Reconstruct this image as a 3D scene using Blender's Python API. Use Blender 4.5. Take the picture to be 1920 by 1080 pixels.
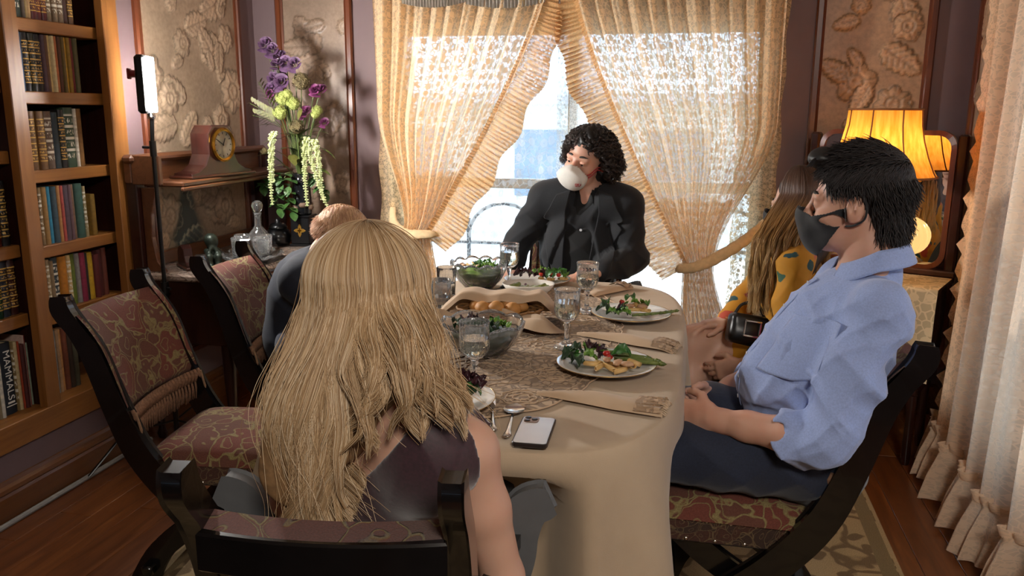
import bpy, math, random
import numpy as np
from mathutils import Vector, Matrix, Euler, noise as mnoise

for _o in list(bpy.data.objects):
    bpy.data.objects.remove(_o)
SC = bpy.context.scene
COL = SC.collection
R = math.radians
PI = math.pi
rnd = random.Random(7)

# ------------------------------------------------------------------ camera
cam_d = bpy.data.cameras.new('camera')
cam_d.sensor_width = 36.0
cam_d.sensor_fit = 'HORIZONTAL'
cam_d.lens = 36.0 * 1540.0 / 1920.0
cam_d.clip_start = 0.02
cam = bpy.data.objects.new('camera', cam_d)
COL.objects.link(cam)
cam.matrix_world = (Matrix.Translation((0, 0, 1.42)) @ Matrix.Rotation(R(12.2), 4, 'Z')
                    @ Matrix.Rotation(R(90 - 12.11), 4, 'X') @ Matrix.Rotation(R(0.33), 4, 'Z'))
SC.camera = cam
SC.view_settings.view_transform = 'Standard'
SC.view_settings.look = 'None'
SC.view_settings.gamma = 1.0
SC.view_settings.use_curve_mapping = False
SC.view_settings.exposure = 1.5
SC.cycles.use_denoising = True
SC.cycles.max_bounces = 8
SC.cycles.diffuse_bounces = 4
SC.cycles.glossy_bounces = 4
SC.cycles.transmission_bounces = 8
SC.cycles.transparent_max_bounces = 24
SC.cycles.caustics_reflective = False
SC.cycles.caustics_refractive = False
SC.cycles.sample_clamp_indirect = 6.0

# ------------------------------------------------------------------ daylight: sky, sun, window portal
world = bpy.data.worlds.new('world')
SC.world = world
world.use_nodes = True
bgn = world.node_tree.nodes['Background']
bgn.inputs['Color'].default_value = (0.50, 0.72, 1.0, 1)
bgn.inputs['Strength'].default_value = 1.9
def light(name, kind, loc, rot, energy, color=(1, 1, 1), **kw):
    d = bpy.data.lights.new(name, kind)
    d.energy = energy
    d.color = color
    for k, v in kw.items():
        setattr(d, k, v)
    o = bpy.data.objects.new(name, d)
    o.location = loc
    o.rotation_euler = rot
    COL.objects.link(o)
    return o
light('sun', 'SUN', (0, 12, 8), Euler((R(-38), 0, R(28))), 3.2, (1.0, 0.93, 0.82), angle=R(0.6))
pt = light('window_portal', 'AREA', (-0.605, 4.20, 1.05), Euler((R(-90), 0, 0)), 1.0, shape='RECTANGLE', size=1.6, size_y=1.6)
pt.data.cycles.is_portal = True
# unseen fill light, added high up behind the camera
light('rear_fill_light', 'AREA', (0.55, -0.75, 2.42), Euler((R(30), 0, R(10))), 17.0, (1.0, 0.92, 0.82), shape='DISK', size=0.5)

# ------------------------------------------------------------------ mesh helpers
class MB:
    """Collects verts and faces; build() links them as ONE mesh object."""
    def __init__(s):
        s.v, s.f, s.m, s.uv = [], [], [], []
    def add(s, verts, faces, mi=0, uvs=None):
        b = len(s.v)
        s.v.extend([tuple(p) for p in verts])
        for k, f in enumerate(faces):
            s.f.append(tuple(i + b for i in f))
            s.m.append(mi)
            s.uv.append([uvs[i] for i in f] if uvs is not None else None)
        return s
    def box(s, lo, hi, ch=0.0, mi=0, M=None):
        c = [(lo[i] + hi[i]) / 2 for i in range(3)]
        h = [abs(hi[i] - lo[i]) / 2 for i in range(3)]
        ch = min(ch, min(h) * 0.9)
        vs, fs = [], []
        if ch <= 0:
            for x in (-1, 1):
                for y in (-1, 1):
                    for z in (-1, 1):
                        vs.append((c[0] + x * h[0], c[1] + y * h[1], c[2] + z * h[2]))
            fs = [(0, 1, 3, 2), (4, 6, 7, 5), (0, 4, 5, 1), (2, 3, 7, 6), (0, 2, 6, 4), (1, 5, 7, 3)]
        else:
            idx = {}
            for x in (-1, 1):
                for y in (-1, 1):
                    for z in (-1, 1):
                        sg = (x, y, z)
                        for a in range(3):
                            p = [c[i] + sg[i] * (h[i] - (0 if i == a else ch)) for i in range(3)]
                            idx[sg, a] = len(vs)
                            vs.append(p)
            S = [(x, y, z) for x in (-1, 1) for y in (-1, 1) for z in (-1, 1)]
            for a in range(3):
                b, d = (a + 1) % 3, (a + 2) % 3
                for sg in (-1, 1):
                    q = []
                    for u, w in ((-1, -1), (1, -1), (1, 1), (-1, 1)):
                        t = [0, 0, 0]; t[a] = sg; t[b] = u; t[d] = w
                        q.append(idx[tuple(t), a])
                    fs.append(q if sg > 0 else q[::-1])
                for u in (-1, 1):
                    for w in (-1, 1):
                        t0 = [0, 0, 0]; t1 = [0, 0, 0]
                        t0[a] = -1; t1[a] = 1
                        for t in (t0, t1):
                            t[b] = u; t[d] = w
                        q = [idx[tuple(t0), b], idx[tuple(t1), b], idx[tuple(t1), d], idx[tuple(t0), d]]
                        fs.append(q if u * w < 0 else q[::-1])
            for sg in S:
                q = [idx[sg, 0], idx[sg, 1], idx[sg, 2]]
                fs.append(q if sg[0] * sg[1] * sg[2] > 0 else q[::-1])
        if M is not None:
            vs = [M @ Vector(p) for p in vs]
        return s.add(vs, fs, mi)
    def prism(s, poly, t0, t1, fr, mi=0, ch=0.0):
        """poly: 2-D outline (counter-clockwise); fr(a, b, t) -> 3-D point."""
        n = len(poly)
        if ch > 0:
            P = np.array(poly)
            d = np.roll(P, -1, 0) - np.roll(P, 1, 0)
            nn = np.stack([d[:, 1], -d[:, 0]], 1)
            nn /= np.linalg.norm(nn, axis=1)[:, None] + 1e-9
            inn = P - nn * ch
            rings = [(inn, t0), (P, t0 + ch), (P, t1 - ch), (inn, t1)]
        else:
            rings = [(np.array(poly), t0), (np.array(poly), t1)]
        vs = [fr(a, b, t) for Q, t in rings for a, b in Q]
        fs = []
        for k in range(len(rings) - 1):
            for i in range(n):
                j = (i + 1) % n
                fs.append((k * n + i, k * n + j, (k + 1) * n + j, (k + 1) * n + i))
        fs.append(tuple(range(n))[::-1])
        fs.append(tuple(range((len(rings) - 1) * n, len(rings) * n)))
        return s.add(vs, fs, mi)
    def tube(s, path, rad, n=8, mi=0, cap=True, flat=1.0, up=None, uvs=False):
        P = [Vector(p) for p in path]
        if not hasattr(rad, '__len__'):
            rad = [rad] * len(P)
        vs, fs, uv = [], [], []
        T0 = (P[1] - P[0]).normalized()
        N = Vector(up) if up is not None else (Vector((0, 0, 1)) if abs(T0.z) < 0.9 else Vector((1, 0, 0)))
        N = (N - T0 * N.dot(T0)).normalized()
        L = 0
        for i, p in enumerate(P):
            T = (P[min(i + 1, len(P) - 1)] - P[max(i - 1, 0)]).normalized()
            N = (N - T * N.dot(T))
            N = N.normalized() if N.length > 1e-6 else T.orthogonal().normalized()
            B = T.cross(N)
            if i: L += (P[i] - P[i - 1]).length
            for k in range(n):
                a = 2 * PI * k / n
                vs.append(p + (N * math.cos(a) * flat + B * math.sin(a)) * rad[i])
                uv.append((k / n, L))
        for i in range(len(P) - 1):
            for k in range(n):
                j = (k + 1) % n
                fs.append((i * n + k, i * n + j, (i + 1) * n + j, (i + 1) * n + k))
        if cap:
            fs.append(tuple(range(n))[::-1])
            fs.append(tuple(range((len(P) - 1) * n, len(P) * n)))
        return s.add(vs, fs, mi, uv if uvs else None)
    def lathe(s, prof, n=24, c=(0, 0, 0), mi=0, fn=None, sx=1.0, sy=1.0, closed=False):
        """prof: (radius, z) pairs; fn(i, angle, r, z) -> (r, z) cuts flutes and scallops."""
        vs, fs = [], []
        m = len(prof)
        for i, (r, z) in enumerate(prof):
            for k in range(n):
                a = 2 * PI * k / n
                rr, zz = fn(i, a, r, z) if fn else (r, z)
                vs.append((c[0] + rr * math.cos(a) * sx, c[1] + rr * math.sin(a) * sy, c[2] + zz))
        for i in range(m if closed else m - 1):
            i2 = (i + 1) % m
            for k in range(n):
                j = (k + 1) % n
                fs.append((i * n + k, i * n + j, i2 * n + j, i2 * n + k))
        if not closed:
            if prof[0][0] > 1e-5: fs.append(tuple(range(n))[::-1])
            if prof[-1][0] > 1e-5: fs.append(tuple(range((m - 1) * n, m * n)))
        return s.add(vs, fs, mi)
    def grid(s, fn, nu, nv, mi=0, wrap=False):
        """fn(u, v) -> (point, (uv)); u, v in 0..1"""
        vs, uv, fs = [], [], []
        for j in range(nv + 1):
            for i in range(nu + 1):
                p, w = fn(i / nu, j / nv)
                vs.append(p); uv.append(w)
        W = nu + 1
        for j in range(nv):
            for i in range(nu):
                fs.append((j * W + i, j * W + i + 1, (j + 1) * W + i + 1, (j + 1) * W + i))
        return s.add(vs, fs, mi, uv)
    def mesh(s, name, mats, smooth=True):
        me = bpy.data.meshes.new(name)
        me.from_pydata(s.v, [], s.f)
        for m in (mats if isinstance(mats, (list, tuple)) else [mats]):
            me.materials.append(m)
        if any(s.m):
            me.polygons.foreach_set('material_index', s.m)
        if any(u is not None for u in s.uv):
            l = me.uv_layers.new(name='UVMap')
            flat = []
            for f, u in zip(s.f, s.uv):
                for k in range(len(f)):
                    flat.extend(u[k] if u is not None else (0, 0))
            l.data.foreach_set('uv', flat)
        if smooth:
            me.polygons.foreach_set('use_smooth', [True] * len(me.polygons))
            if smooth != 'all':
                try: me.set_sharp_from_angle(angle=R(38))
                except Exception: pass
        me.update()
        return me
    def build(s, name, mats, parent=None, loc=None, rot=None, smooth=True):
        return obj(name, s.mesh(name, mats, smooth), parent, loc, rot)

def obj(name, me, parent=None, loc=None, rot=None):
    o = bpy.data.objects.new(name, me)
    COL.objects.link(o)
    if parent is not None: o.parent = parent
    if loc is not None: o.location = loc
    if rot is not None: o.rotation_euler = rot
    return o
def tag(o, label, cat, group=None, kind=None):
    o['label'] = label
    o['category'] = cat
    if group: o['group'] = group
    if kind: o['kind'] = kind
    return o
def thing(name, label, cat, loc=(0, 0, 0), rz=0.0, group=None):
    o = bpy.data.objects.new(name, None)
    o.empty_display_size = 0.05
    o.location = loc
    o.rotation_euler = (0, 0, rz)
    COL.objects.link(o)
    return tag(o, label, cat, group)
def struct(o):
    o['kind'] = 'structure'
    return o
def copy_tree(o, parent=None):
    c = o.copy()
    COL.objects.link(c)
    if parent is not None: c.parent = parent
    for ch in list(o.children):
        copy_tree(ch, c)
    return c

# ------------------------------------------------------------------ node materials
class NT:
    def __init__(s, name):
        s.mat = bpy.data.materials.new(name)
        s.mat.use_nodes = True
        s.t = s.mat.node_tree
        s.b = s.t.nodes['Principled BSDF']
        s.out = s.t.nodes['Material Output']
    def n(s, typ, **kw):
        o = s.t.nodes.new(typ)
        for k, v in kw.items():
            if k.startswith('i_'):
                o.inputs[k[2:].replace('_', ' ')].default_value = v
            else:
                setattr(o, k, v)
        return o
    def l(s, a, b):
        s.t.links.new(a, b)
    def coord(s, kind='Object', scale=(1, 1, 1)):
        tc = s.n('ShaderNodeTexCoord')
        mp = s.n('ShaderNodeMapping')
        mp.inputs['Scale'].default_value = scale
        s.l(tc.outputs[kind], mp.inputs['Vector'])
        return mp.outputs['Vector']
    def noise(s, vec, scale, detail=4, rough=0.55, dist=0.0):
        o = s.n('ShaderNodeTexNoise')
        o.inputs['Scale'].default_value = scale
        o.inputs['Detail'].default_value = detail
        o.inputs['Roughness'].default_value = rough
        o.inputs['Distortion'].default_value = dist
        s.l(vec, o.inputs['Vector'])
        return o.outputs['Fac']
    def vor(s, vec, scale, feature='F1', out='Distance', rnd_=1.0):
        o = s.n('ShaderNodeTexVoronoi', feature=feature)
        o.inputs['Scale'].default_value = scale
        o.inputs['Randomness'].default_value = rnd_
        s.l(vec, o.inputs['Vector'])
        return o.outputs[out]
    def ramp(s, fac, stops, interp='LINEAR'):
        o = s.n('ShaderNodeValToRGB')
        o.color_ramp.interpolation = interp
        e = o.color_ramp.elements
        while len(e) < len(stops): e.new(0.5)
        for k, (p, c) in enumerate(stops):
            e[k].position = p
            e[k].color = (*c, 1) if len(c) == 3 else c
        s.l(fac, o.inputs['Fac'])
        return o.outputs['Color']
    def gray(s, fac, a, b, lo=0.0, hi=1.0):
        o = s.n('ShaderNodeMapRange')
        o.inputs['From Min'].default_value = a
        o.inputs['From Max'].default_value = b
        o.inputs['To Min'].default_value = lo
        o.inputs['To Max'].default_value = hi
        s.l(fac, o.inputs['Value'])
        return o.outputs['Result']
    def math(s, op, a, b=0.0):
        o = s.n('ShaderNodeMath', operation=op)
        for k, x in enumerate((a, b)):
            if isinstance(x, (int, float)): o.inputs[k].default_value = x
            else: s.l(x, o.inputs[k])
        return o.outputs[0]
    def mix(s, fac, a, b, typ='MIX'):
        o = s.n('ShaderNodeMix', data_type='RGBA', blend_type=typ)
        for k, x in ((0, fac), (6, a), (7, b)):
            if isinstance(x, (int, float)): o.inputs[k].default_value = x
            elif isinstance(x, tuple): o.inputs[k].default_value = (*x, 1) if len(x) == 3 else x
            else: s.l(x, o.inputs[k])
        return o.outputs[2]
    def bump(s, h, strength=0.3, dist=0.01):
        o = s.n('ShaderNodeBump')
        o.inputs['Strength'].default_value = strength
        o.inputs['Distance'].default_value = dist
        s.l(h, o.inputs['Height'])
        s.l(o.outputs['Normal'], s.b.inputs['Normal'])
        return o
    def set(s, **kw):
        for k, v in kw.items():
            i = s.b.inputs[k.replace('_', ' ')]
            if isinstance(v, (int, float)): i.default_value = v
            elif isinstance(v, tuple): i.default_value = (*v, 1) if len(v) == 3 else v
            else: s.l(v, i)
        return s
def C(h):
    """sRGB hex -> linear"""
    c = [int(h[i:i + 2], 16) / 255 for i in (0, 2, 4)]
    return tuple(x / 12.92 if x <= 0.04045 else ((x + 0.055) / 1.055) ** 2.4 for x in c)
def var(c, k):
    return tuple(min(1, x * k) for x in c)
def plain(name, c, rough=0.5, metal=0.0, v=0.15, scale=30, bump=0.0, coat=0.0, spec=0.5, coord='Object', sss=0.0):
    t = NT(name)
    vec = t.coord(coord)
    f = t.noise(vec, scale)
    t.set(Base_Color=t.ramp(f, [(0.3, var(c, 1 - v)), (0.7, var(c, 1 + v))]), Roughness=rough, Metallic=metal)
    t.b.inputs['Coat Weight'].default_value = coat
    t.b.inputs['Specular IOR Level'].default_value = spec
    if sss:
        t.b.inputs['Subsurface Weight'].default_value = sss
        t.b.inputs['Subsurface Radius'].default_value = (1.0, 0.35, 0.2)
        t.b.inputs['Subsurface Scale'].default_value = 0.008
    if bump: t.bump(f, bump, 0.004)
    return t.mat
def wood(name, c1, c2, rough=0.4, axis=2, sc=1.0, coat=0.0, coord='Object'):
    t = NT(name)
    s = [22.0, 22.0, 22.0]; s[axis] = 1.6
    vec = t.coord(coord, tuple(x * sc for x in s))
    f = t.noise(vec, 1.0, 6, 0.6, 1.2)
    f2 = t.noise(t.coord(coord, (3, 3, 3)), 1.0, 3)
    col = t.ramp(f, [(0.25, c1), (0.55, c2), (0.8, var(c1, 1.25))])
    t.set(Base_Color=t.mix(t.gray(f2, 0.3, 0.8, 0.0, 0.45), col, var(c1, 0.7)), Roughness=rough)
    t.b.inputs['Coat Weight'].default_value = coat
    t.bump(f, 0.08, 0.003)
    return t.mat
def glass(name, tint=(1, 1, 1), rough=0.0, ior=1.5):
    t = NT(name)
    t.set(Base_Color=tint, Roughness=rough, IOR=ior)
    t.b.inputs['Transmission Weight'].default_value = 1.0
    return t.mat

# ------------------------------------------------------------------ signed-distance bodies (numpy) and surface nets
class SDF:
    def __init__(s):
        s.ops = []
    @staticmethod
    def _a(p): return np.array(p, dtype=np.float32)
    def cap(s, a, b, ra, rb, k=0.02, sub=False, flat=None):
        """tapered capsule; flat = (axis, factor) squashes the section along axis"""
        a, b = s._a(a), s._a(b)
        ab = b - a
        L2 = float(ab @ ab) + 1e-9
        m = max(ra, rb)
        fx = None
        if flat is not None:
            ax = s._a(flat[0]); ax = ax / np.linalg.norm(ax); fx = (ax, flat[1])
            m *= max(1.0, flat[1])
        def f(P):
            q = P - a
            t = np.clip((q @ ab) / L2, 0, 1)
            d = q - t[..., None] * ab
            if fx is not None:
                w = d @ fx[0]
                d = d + (w * (1 / fx[1] - 1))[..., None] * fx[0]
            return np.sqrt((d * d).sum(-1)) - (ra + (rb - ra) * t)
        s.ops.append((f, np.minimum(a, b) - m, np.maximum(a, b) + m, k, sub))
        return s
    def chain(s, pts, k=0.02, flat=None, sub=False):
        """pts: (point, radius) joints"""
        for (a, ra), (b, rb) in zip(pts[:-1], pts[1:]):
            s.cap(a, b, ra, rb, k, sub, flat)
        return s
    def ell(s, c, r, rot=None, k=0.02, sub=False):
        c, r = s._a(c), s._a(r)
        M = np.array(rot.to_matrix() if isinstance(rot, Euler) else rot, dtype=np.float32) if rot is not None else None
        m = float(max(r))
        def f(P):
            q = P - c
            if M is not None: q = q @ M
            k0 = np.sqrt(((q / r) ** 2).sum(-1))
            k1 = np.sqrt(((q / (r * r)) ** 2).sum(-1)) + 1e-9
            return k0 * (k0 - 1) / k1
        s.ops.append((f, c - m, c + m, k, sub))
        return s
    def rbox(s, c, h, r, rot=None, k=0.02, sub=False):
        c, h = s._a(c), s._a(h)
        M = np.array(rot.to_matrix() if isinstance(rot, Euler) else rot, dtype=np.float32) if rot is not None else None
        m = float(np.linalg.norm(h)) if M is not None else h
        def f(P):
            q = P - c
            if M is not None: q = q @ M
            q = np.abs(q) - (h - r)
            return np.sqrt((np.maximum(q, 0) ** 2).sum(-1)) + np.minimum(q.max(-1), 0) - r
        s.ops.append((f, c - m, c + m, k, sub))
        return s
    def disp(s, fn, lo, hi):
        s.ops.append((fn, s._a(lo), s._a(hi), None, 'disp'))
        return s
    def mesh(s, h=0.005, lo=None, hi=None):
        adds = [o for o in s.ops if o[4] is False]
        lo0 = np.min([o[1] for o in adds], 0) - 3 * h
        hi0 = np.max([o[2] for o in adds], 0) + 3 * h
        if lo is not None: lo0 = np.maximum(lo0, np.array(lo))
        if hi is not None: hi0 = np.minimum(hi0, np.array(hi))
        N = np.ceil((hi0 - lo0) / h).astype(int) + 1
        D = np.full(tuple(N), 0.3, dtype=np.float32)
        axs = [(lo0[i] + h * np.arange(N[i])).astype(np.float32) for i in range(3)]
        for f, a, b, k, sub in s.ops:
            pad = (k or 0) + 2.5 * h
            i0 = np.clip(np.floor((a - pad - lo0) / h).astype(int), 0, N)
            i1 = np.clip(np.ceil((b + pad - lo0) / h).astype(int) + 1, 0, N)
            if (i1 <= i0).any(): continue
            sl = tuple(slice(i0[i], i1[i]) for i in range(3))
            P = np.stack(np.meshgrid(*[axs[i][sl[i]] for i in range(3)], indexing='ij'), -1)
            cur = D[sl]
            if sub == 'disp':
                near = np.abs(cur) < 0.05
                v = f(P[near])
                cur[near] += v
                continue
            d = f(P)
            if sub: d = -d
            kk = max(k, 1e-4)
            hh = np.maximum(kk - np.abs(cur - d), 0) / kk
            D[sl] = (np.maximum(cur, d) + hh * hh * kk * 0.25) if sub else (np.minimum(cur, d) - hh * hh * kk * 0.25)
        if lo is not None or hi is not None or True:
            D[0], D[-1] = np.maximum(D[0], h * .5), np.maximum(D[-1], h * .5)
            D[:, 0], D[:, -1] = np.maximum(D[:, 0], h * .5), np.maximum(D[:, -1], h * .5)
            D[:, :, 0], D[:, :, -1] = np.maximum(D[:, :, 0], h * .5), np.maximum(D[:, :, -1], h * .5)
        return surface_nets(D, lo0, h)
def surface_nets(D, lo, h):
    ins = D < 0
    cnt = np.zeros(tuple(n - 1 for n in D.shape), dtype=np.int8)
    for dx in (0, 1):
        for dy in (0, 1):
            for dz in (0, 1):
                cnt += ins[dx:D.shape[0] - 1 + dx, dy:D.shape[1] - 1 + dy, dz:D.shape[2] - 1 + dz]
    act = (cnt > 0) & (cnt < 8)
    I = np.argwhere(act)
    idx = np.full(act.shape, -1, dtype=np.int32)
    idx[act] = np.arange(len(I))
    cor = [(x, y, z) for x in (0, 1) for y in (0, 1) for z in (0, 1)]
    V = np.stack([D[I[:, 0] + c[0], I[:, 1] + c[1], I[:, 2] + c[2]] for c in cor], 1)
    acc = np.zeros((len(I), 3)); n = np.zeros(len(I))
    for a in range(8):
        for b in range(a + 1, 8):
            if sum(abs(cor[a][i] - cor[b][i]) for i in range(3)) != 1: continue
            va, vb = V[:, a], V[:, b]
            m = (va < 0) != (vb < 0)
            t = np.where(m, va / np.where(m, va - vb, 1), 0)
            ca, cb = np.array(cor[a]), np.array(cor[b])
            acc += np.where(m[:, None], ca + t[:, None] * (cb - ca), 0)
            n += m
    P = (I + acc / np.maximum(n, 1)[:, None]) * h + lo
    F = []
    for ax in range(3):
        u, w = (ax + 1) % 3, (ax + 2) % 3
        sl0 = [slice(None)] * 3; sl1 = [slice(None)] * 3
        sl0[ax] = slice(0, -1); sl1[ax] = slice(1, None)
        a = ins[tuple(sl0)]; b = ins[tuple(sl1)]
        E = np.argwhere(a != b)
        ok = (E[:, u] > 0) & (E[:, w] > 0) & (E[:, u] < D.shape[u] - 1) & (E[:, w] < D.shape[w] - 1)
        E = E[ok]
        s0 = a[E[:, 0], E[:, 1], E[:, 2]]
        q = []
        for du, dw in ((0, 0), (-1, 0), (-1, -1), (0, -1)):
            c = E.copy(); c[:, u] += du; c[:, w] += dw
            q.append(idx[c[:, 0], c[:, 1], c[:, 2]])
        q = np.stack(q, 1)
        q = np.where(s0[:, None], q, q[:, ::-1])
        F.append(q)
    F = np.concatenate(F)
    F = F[(F >= 0).all(1)]
    return P, F
def smooth_np(P, F, it=2, lam=0.5):
    i = np.concatenate([F[:, k] for k in (0, 1, 2, 3)] + [F[:, k] for k in (1, 2, 3, 0)])
    j = np.concatenate([F[:, k] for k in (1, 2, 3, 0)] + [F[:, k] for k in (0, 1, 2, 3)])
    n = np.maximum(np.bincount(i, minlength=len(P)), 1)
    for _ in range(it):
        acc = np.stack([np.bincount(i, weights=P[j, c], minlength=len(P)) for c in range(3)], 1)
        P = P + lam * (acc / n[:, None] - P)
    return P
def np_mesh(name, P, F, mats, midx=None, col=None, smooth=True):
    me = bpy.data.meshes.new(name)
    me.vertices.add(len(P)); me.vertices.foreach_set('co', P.astype(np.float32).ravel())
    k = F.shape[1]
    me.loops.add(F.size); me.loops.foreach_set('vertex_index', F.astype(np.int32).ravel())
    me.polygons.add(len(F))
    me.polygons.foreach_set('loop_start', np.arange(0, F.size, k, dtype=np.int32))
    for m in (mats if isinstance(mats, (list, tuple)) else [mats]): me.materials.append(m)
    if midx is not None: me.polygons.foreach_set('material_index', midx.astype(np.int32))
    if smooth: me.polygons.foreach_set('use_smooth', np.ones(len(F), dtype=bool))
    if col is not None:
        a = me.color_attributes.new('Col', 'FLOAT_COLOR', 'POINT')
        a.data.foreach_set('color', np.concatenate([col, np.ones((len(col), 1))], 1).astype(np.float32).ravel())
    me.update(); me.validate()
    return me
def sdf_obj(name, S, mats, parent, h=0.005, it=1, mfn=None, lo=None, hi=None):
    P, F = S.mesh(h, lo, hi)
    if it: P = smooth_np(P, F, it)
    mi = mfn(P[F].mean(1)) if mfn else None
    return obj(name, np_mesh(name, P, F, mats, mi), parent)
def qbez(a, b, c, n=8):
    a, b, c = Vector(a), Vector(b), Vector(c)
    return [(a * (1 - t) ** 2 + b * 2 * t * (1 - t) + c * t * t) for t in [i / n for i in range(n + 1)]]
def crom(pts, n=6):
    """Catmull-Rom through points"""
    P = [np.array(p, float) for p in pts]
    P = [2 * P[0] - P[1]] + P + [2 * P[-1] - P[-2]]
    out = []
    for i in range(1, len(P) - 2):
        for j in range(n):
            t = j / n
            a, b, c, d = P[i - 1:i + 3]
            out.append(0.5 * (2 * b + (c - a) * t + (2 * a - 5 * b + 4 * c - d) * t * t + (3 * b - a - 3 * c + d) * t ** 3))
    out.append(P[-2])
    return [tuple(p) for p in out]
def crom_r(pts, n=6):
    """Catmull-Rom on (point, radius) joints"""
    q = crom([tuple(p) + (r,) for p, r in pts], n)
    return [(p[:3], p[3]) for p in q]
# hair as real curve strands
def hair(name, strands, rad, mat, parent, tip=0.25):
    """strands: list of (n,3) arrays"""
    cu = bpy.data.hair_curves.new(name)
    cu.add_curves([len(x) for x in strands])
    P = np.concatenate(strands).astype(np.float32)
    cu.attributes.get('position') or cu.attributes.new('position', 'FLOAT_VECTOR', 'POINT')
    cu.attributes['position'].data.foreach_set('vector', P.ravel())
    ra = cu.attributes.get('radius') or cu.attributes.new('radius', 'FLOAT', 'POINT')
    rr = np.concatenate([rad * (1 - (1 - tip) * np.linspace(0, 1, len(x)) ** 2) for x in strands]).astype(np.float32)
    ra.data.foreach_set('value', rr)
    cu.materials.append(mat)
    return obj(name, cu, parent)

# ------------------------------------------------------------------ materials of the room
M = {}
M['mauve'] = plain('mauve_paint', C('745f60'), 0.7, v=0.05, scale=8)
M['ceiling'] = plain('ceiling_paint', C('b8aca0'), 0.8, v=0.03)
M['oak'] = wood('oak', C('7a4a20'), C('94602e'), 0.42, axis=2)
M['oak_y'] = wood('oak_along', C('7a4a20'), C('99642f'), 0.42, axis=1)
M['trim'] = wood('red_wood_trim', C('4a2113'), C('6e3719'), 0.3, axis=2, coat=0.3)
M['trim_x'] = wood('red_wood_trim_across', C('4a2113'), C('6e3719'), 0.3, axis=0, coat=0.3)
M['base'] = wood('baseboard_wood', C('52301a'), C('744620'), 0.35, axis=1, coat=0.2)
M['base_x'] = wood('baseboard_wood_across', C('52301a'), C('744620'), 0.35, axis=0, coat=0.2)
M['dark_wood'] = wood('dark_mahogany', C('1c0b08'), C('331610'), 0.3, axis=2, coat=0.3)
M['dark_wood_y'] = wood('dark_mahogany_along', C('23100a'), C('3f1d11'), 0.3, axis=1, coat=0.3)
M['brown_wood'] = wood('brown_wood', C('4a2a19'), C('6b4228'), 0.35, axis=1, coat=0.2)
M['ebony'] = plain('ebonised_wood', C('0d0b0b'), 0.22, v=0.3, scale=14, coat=0.3)
M['arm_sheen'] = plain('black_wood_painted_sheen', C('5c5e60'), 0.45, v=0.06)  # black wood; the grey stands in for light reflected on the arms
M['black_metal'] = plain('black_metal', C('0c0c0d'), 0.35, v=0.2)
M['iron'] = plain('black_iron', C('0a0908'), 0.5, 0.4)
M['chrome'] = plain('chrome', C('d8d8da'), 0.12, 1.0, v=0.03)
M['silver'] = plain('silver', C('d5d0c8'), 0.16, 1.0, v=0.05)
M['brass'] = plain('brass', C('b0802f'), 0.25, 1.0, v=0.1)
M['gilt'] = plain('gilt', C('b98d3c'), 0.35, 0.8, v=0.15)
M['nail'] = plain('nailhead_steel', C('cfc8bc'), 0.2, 1.0)
M['black_paint'] = plain('black_lacquer', C('0b0b0d'), 0.3, coat=0.2)

def floor_mat():
    t = NT('floor_boards')
    vec = t.coord('Object', (14, 1.3, 1))
    oi = t.n('ShaderNodeObjectInfo')
    f = t.noise(vec, 1.0, 6, 0.62, 1.6)
    c = t.ramp(f, [(0.25, C('47220f')), (0.5, C('7d4720')), (0.75, C('9a6030'))])
    k = t.gray(oi.outputs['Random'], 0, 1, 0.0, 0.5)
    t.set(Base_Color=t.mix(k, c, C('4a2414')), Roughness=t.gray(f, 0.2, 0.8, 0.28, 0.42))
    t.b.inputs['Coat Weight'].default_value = 0.15
    t.bump(f, 0.06, 0.002)
    return t.mat
M['floor'] = floor_mat()
M['subfloor'] = plain('floor_gap', C('1a0d07'), 0.8)

XL, XR, YB, YF, ZC = -2.29, 1.20, 4.12, -2.3, 2.62
# floor with boards
fl = struct(MB().box((XL - .3, YF, -0.06), (XR + .1, YB + .1, -0.012)).build('floor', M['subfloor']))
wb = 0.128
plank_me = MB().box((0, 0, -0.012), (wb - 0.0015, 1.199, 0.0), 0.0012).mesh('plank', M['floor'], False)
nb = int((XR - XL) / wb) + 1
for i in range(nb):
    y = YF - rnd.random() * 1.2
    while y < YB:
        x0 = XL + i * wb
        if y + 1.2 > YF + 0.05 and x0 + wb < XR + 0.12 and y + 1.2 > 0.9:
            o = obj('plank', plank_me, fl, (x0, y, 0))
            if y + 1.2 > YB: o.scale = (1, (YB - y) / 1.2, 1)
        y += 1.2
struct(MB().box((XL - .4, YF - .1, ZC), (XR + .3, YB + .3, ZC + .1)).build('ceiling', M['ceiling']))

def wall_with_hole(name, axis, a0, a1, z0, z1, h, pos, thick):
    """axis 'x': wall runs along X at Y=pos; hole (b0, b1, c0, c1)"""
    b0, b1, c0, c1 = h
    mb = MB()
    for (p, q, r, s_) in ((a0, b0, z0, z1), (b1, a1, z0, z1), (b0, b1, z0, c0), (b0, b1, c1, z1)):
        if axis == 'x': mb.box((p, pos, r), (q, pos + thick, s_))
        else: mb.box((pos, p, r), (pos + thick, q, s_))
    return struct(mb.build(name, M['mauve'], smooth=False))
WX0, WX1, WZ0, WZ1 = -1.53, 0.33, 0.22, 1.845
wall_with_hole('wall_back', 'x', XL - .3, XR + .2, 0, ZC, (WX0, WX1, WZ0, WZ1), YB, 0.16)
wall_with_hole('wall_right', 'y', YF, YB, 0, ZC, (1.3, 3.1, 0.3, 1.95), XR, 0.16)
struct(MB().box((XL - .4, YF - .12, 0), (XR + .2, YF, ZC)).build('wall_front', M['mauve'], smooth=False))
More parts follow.
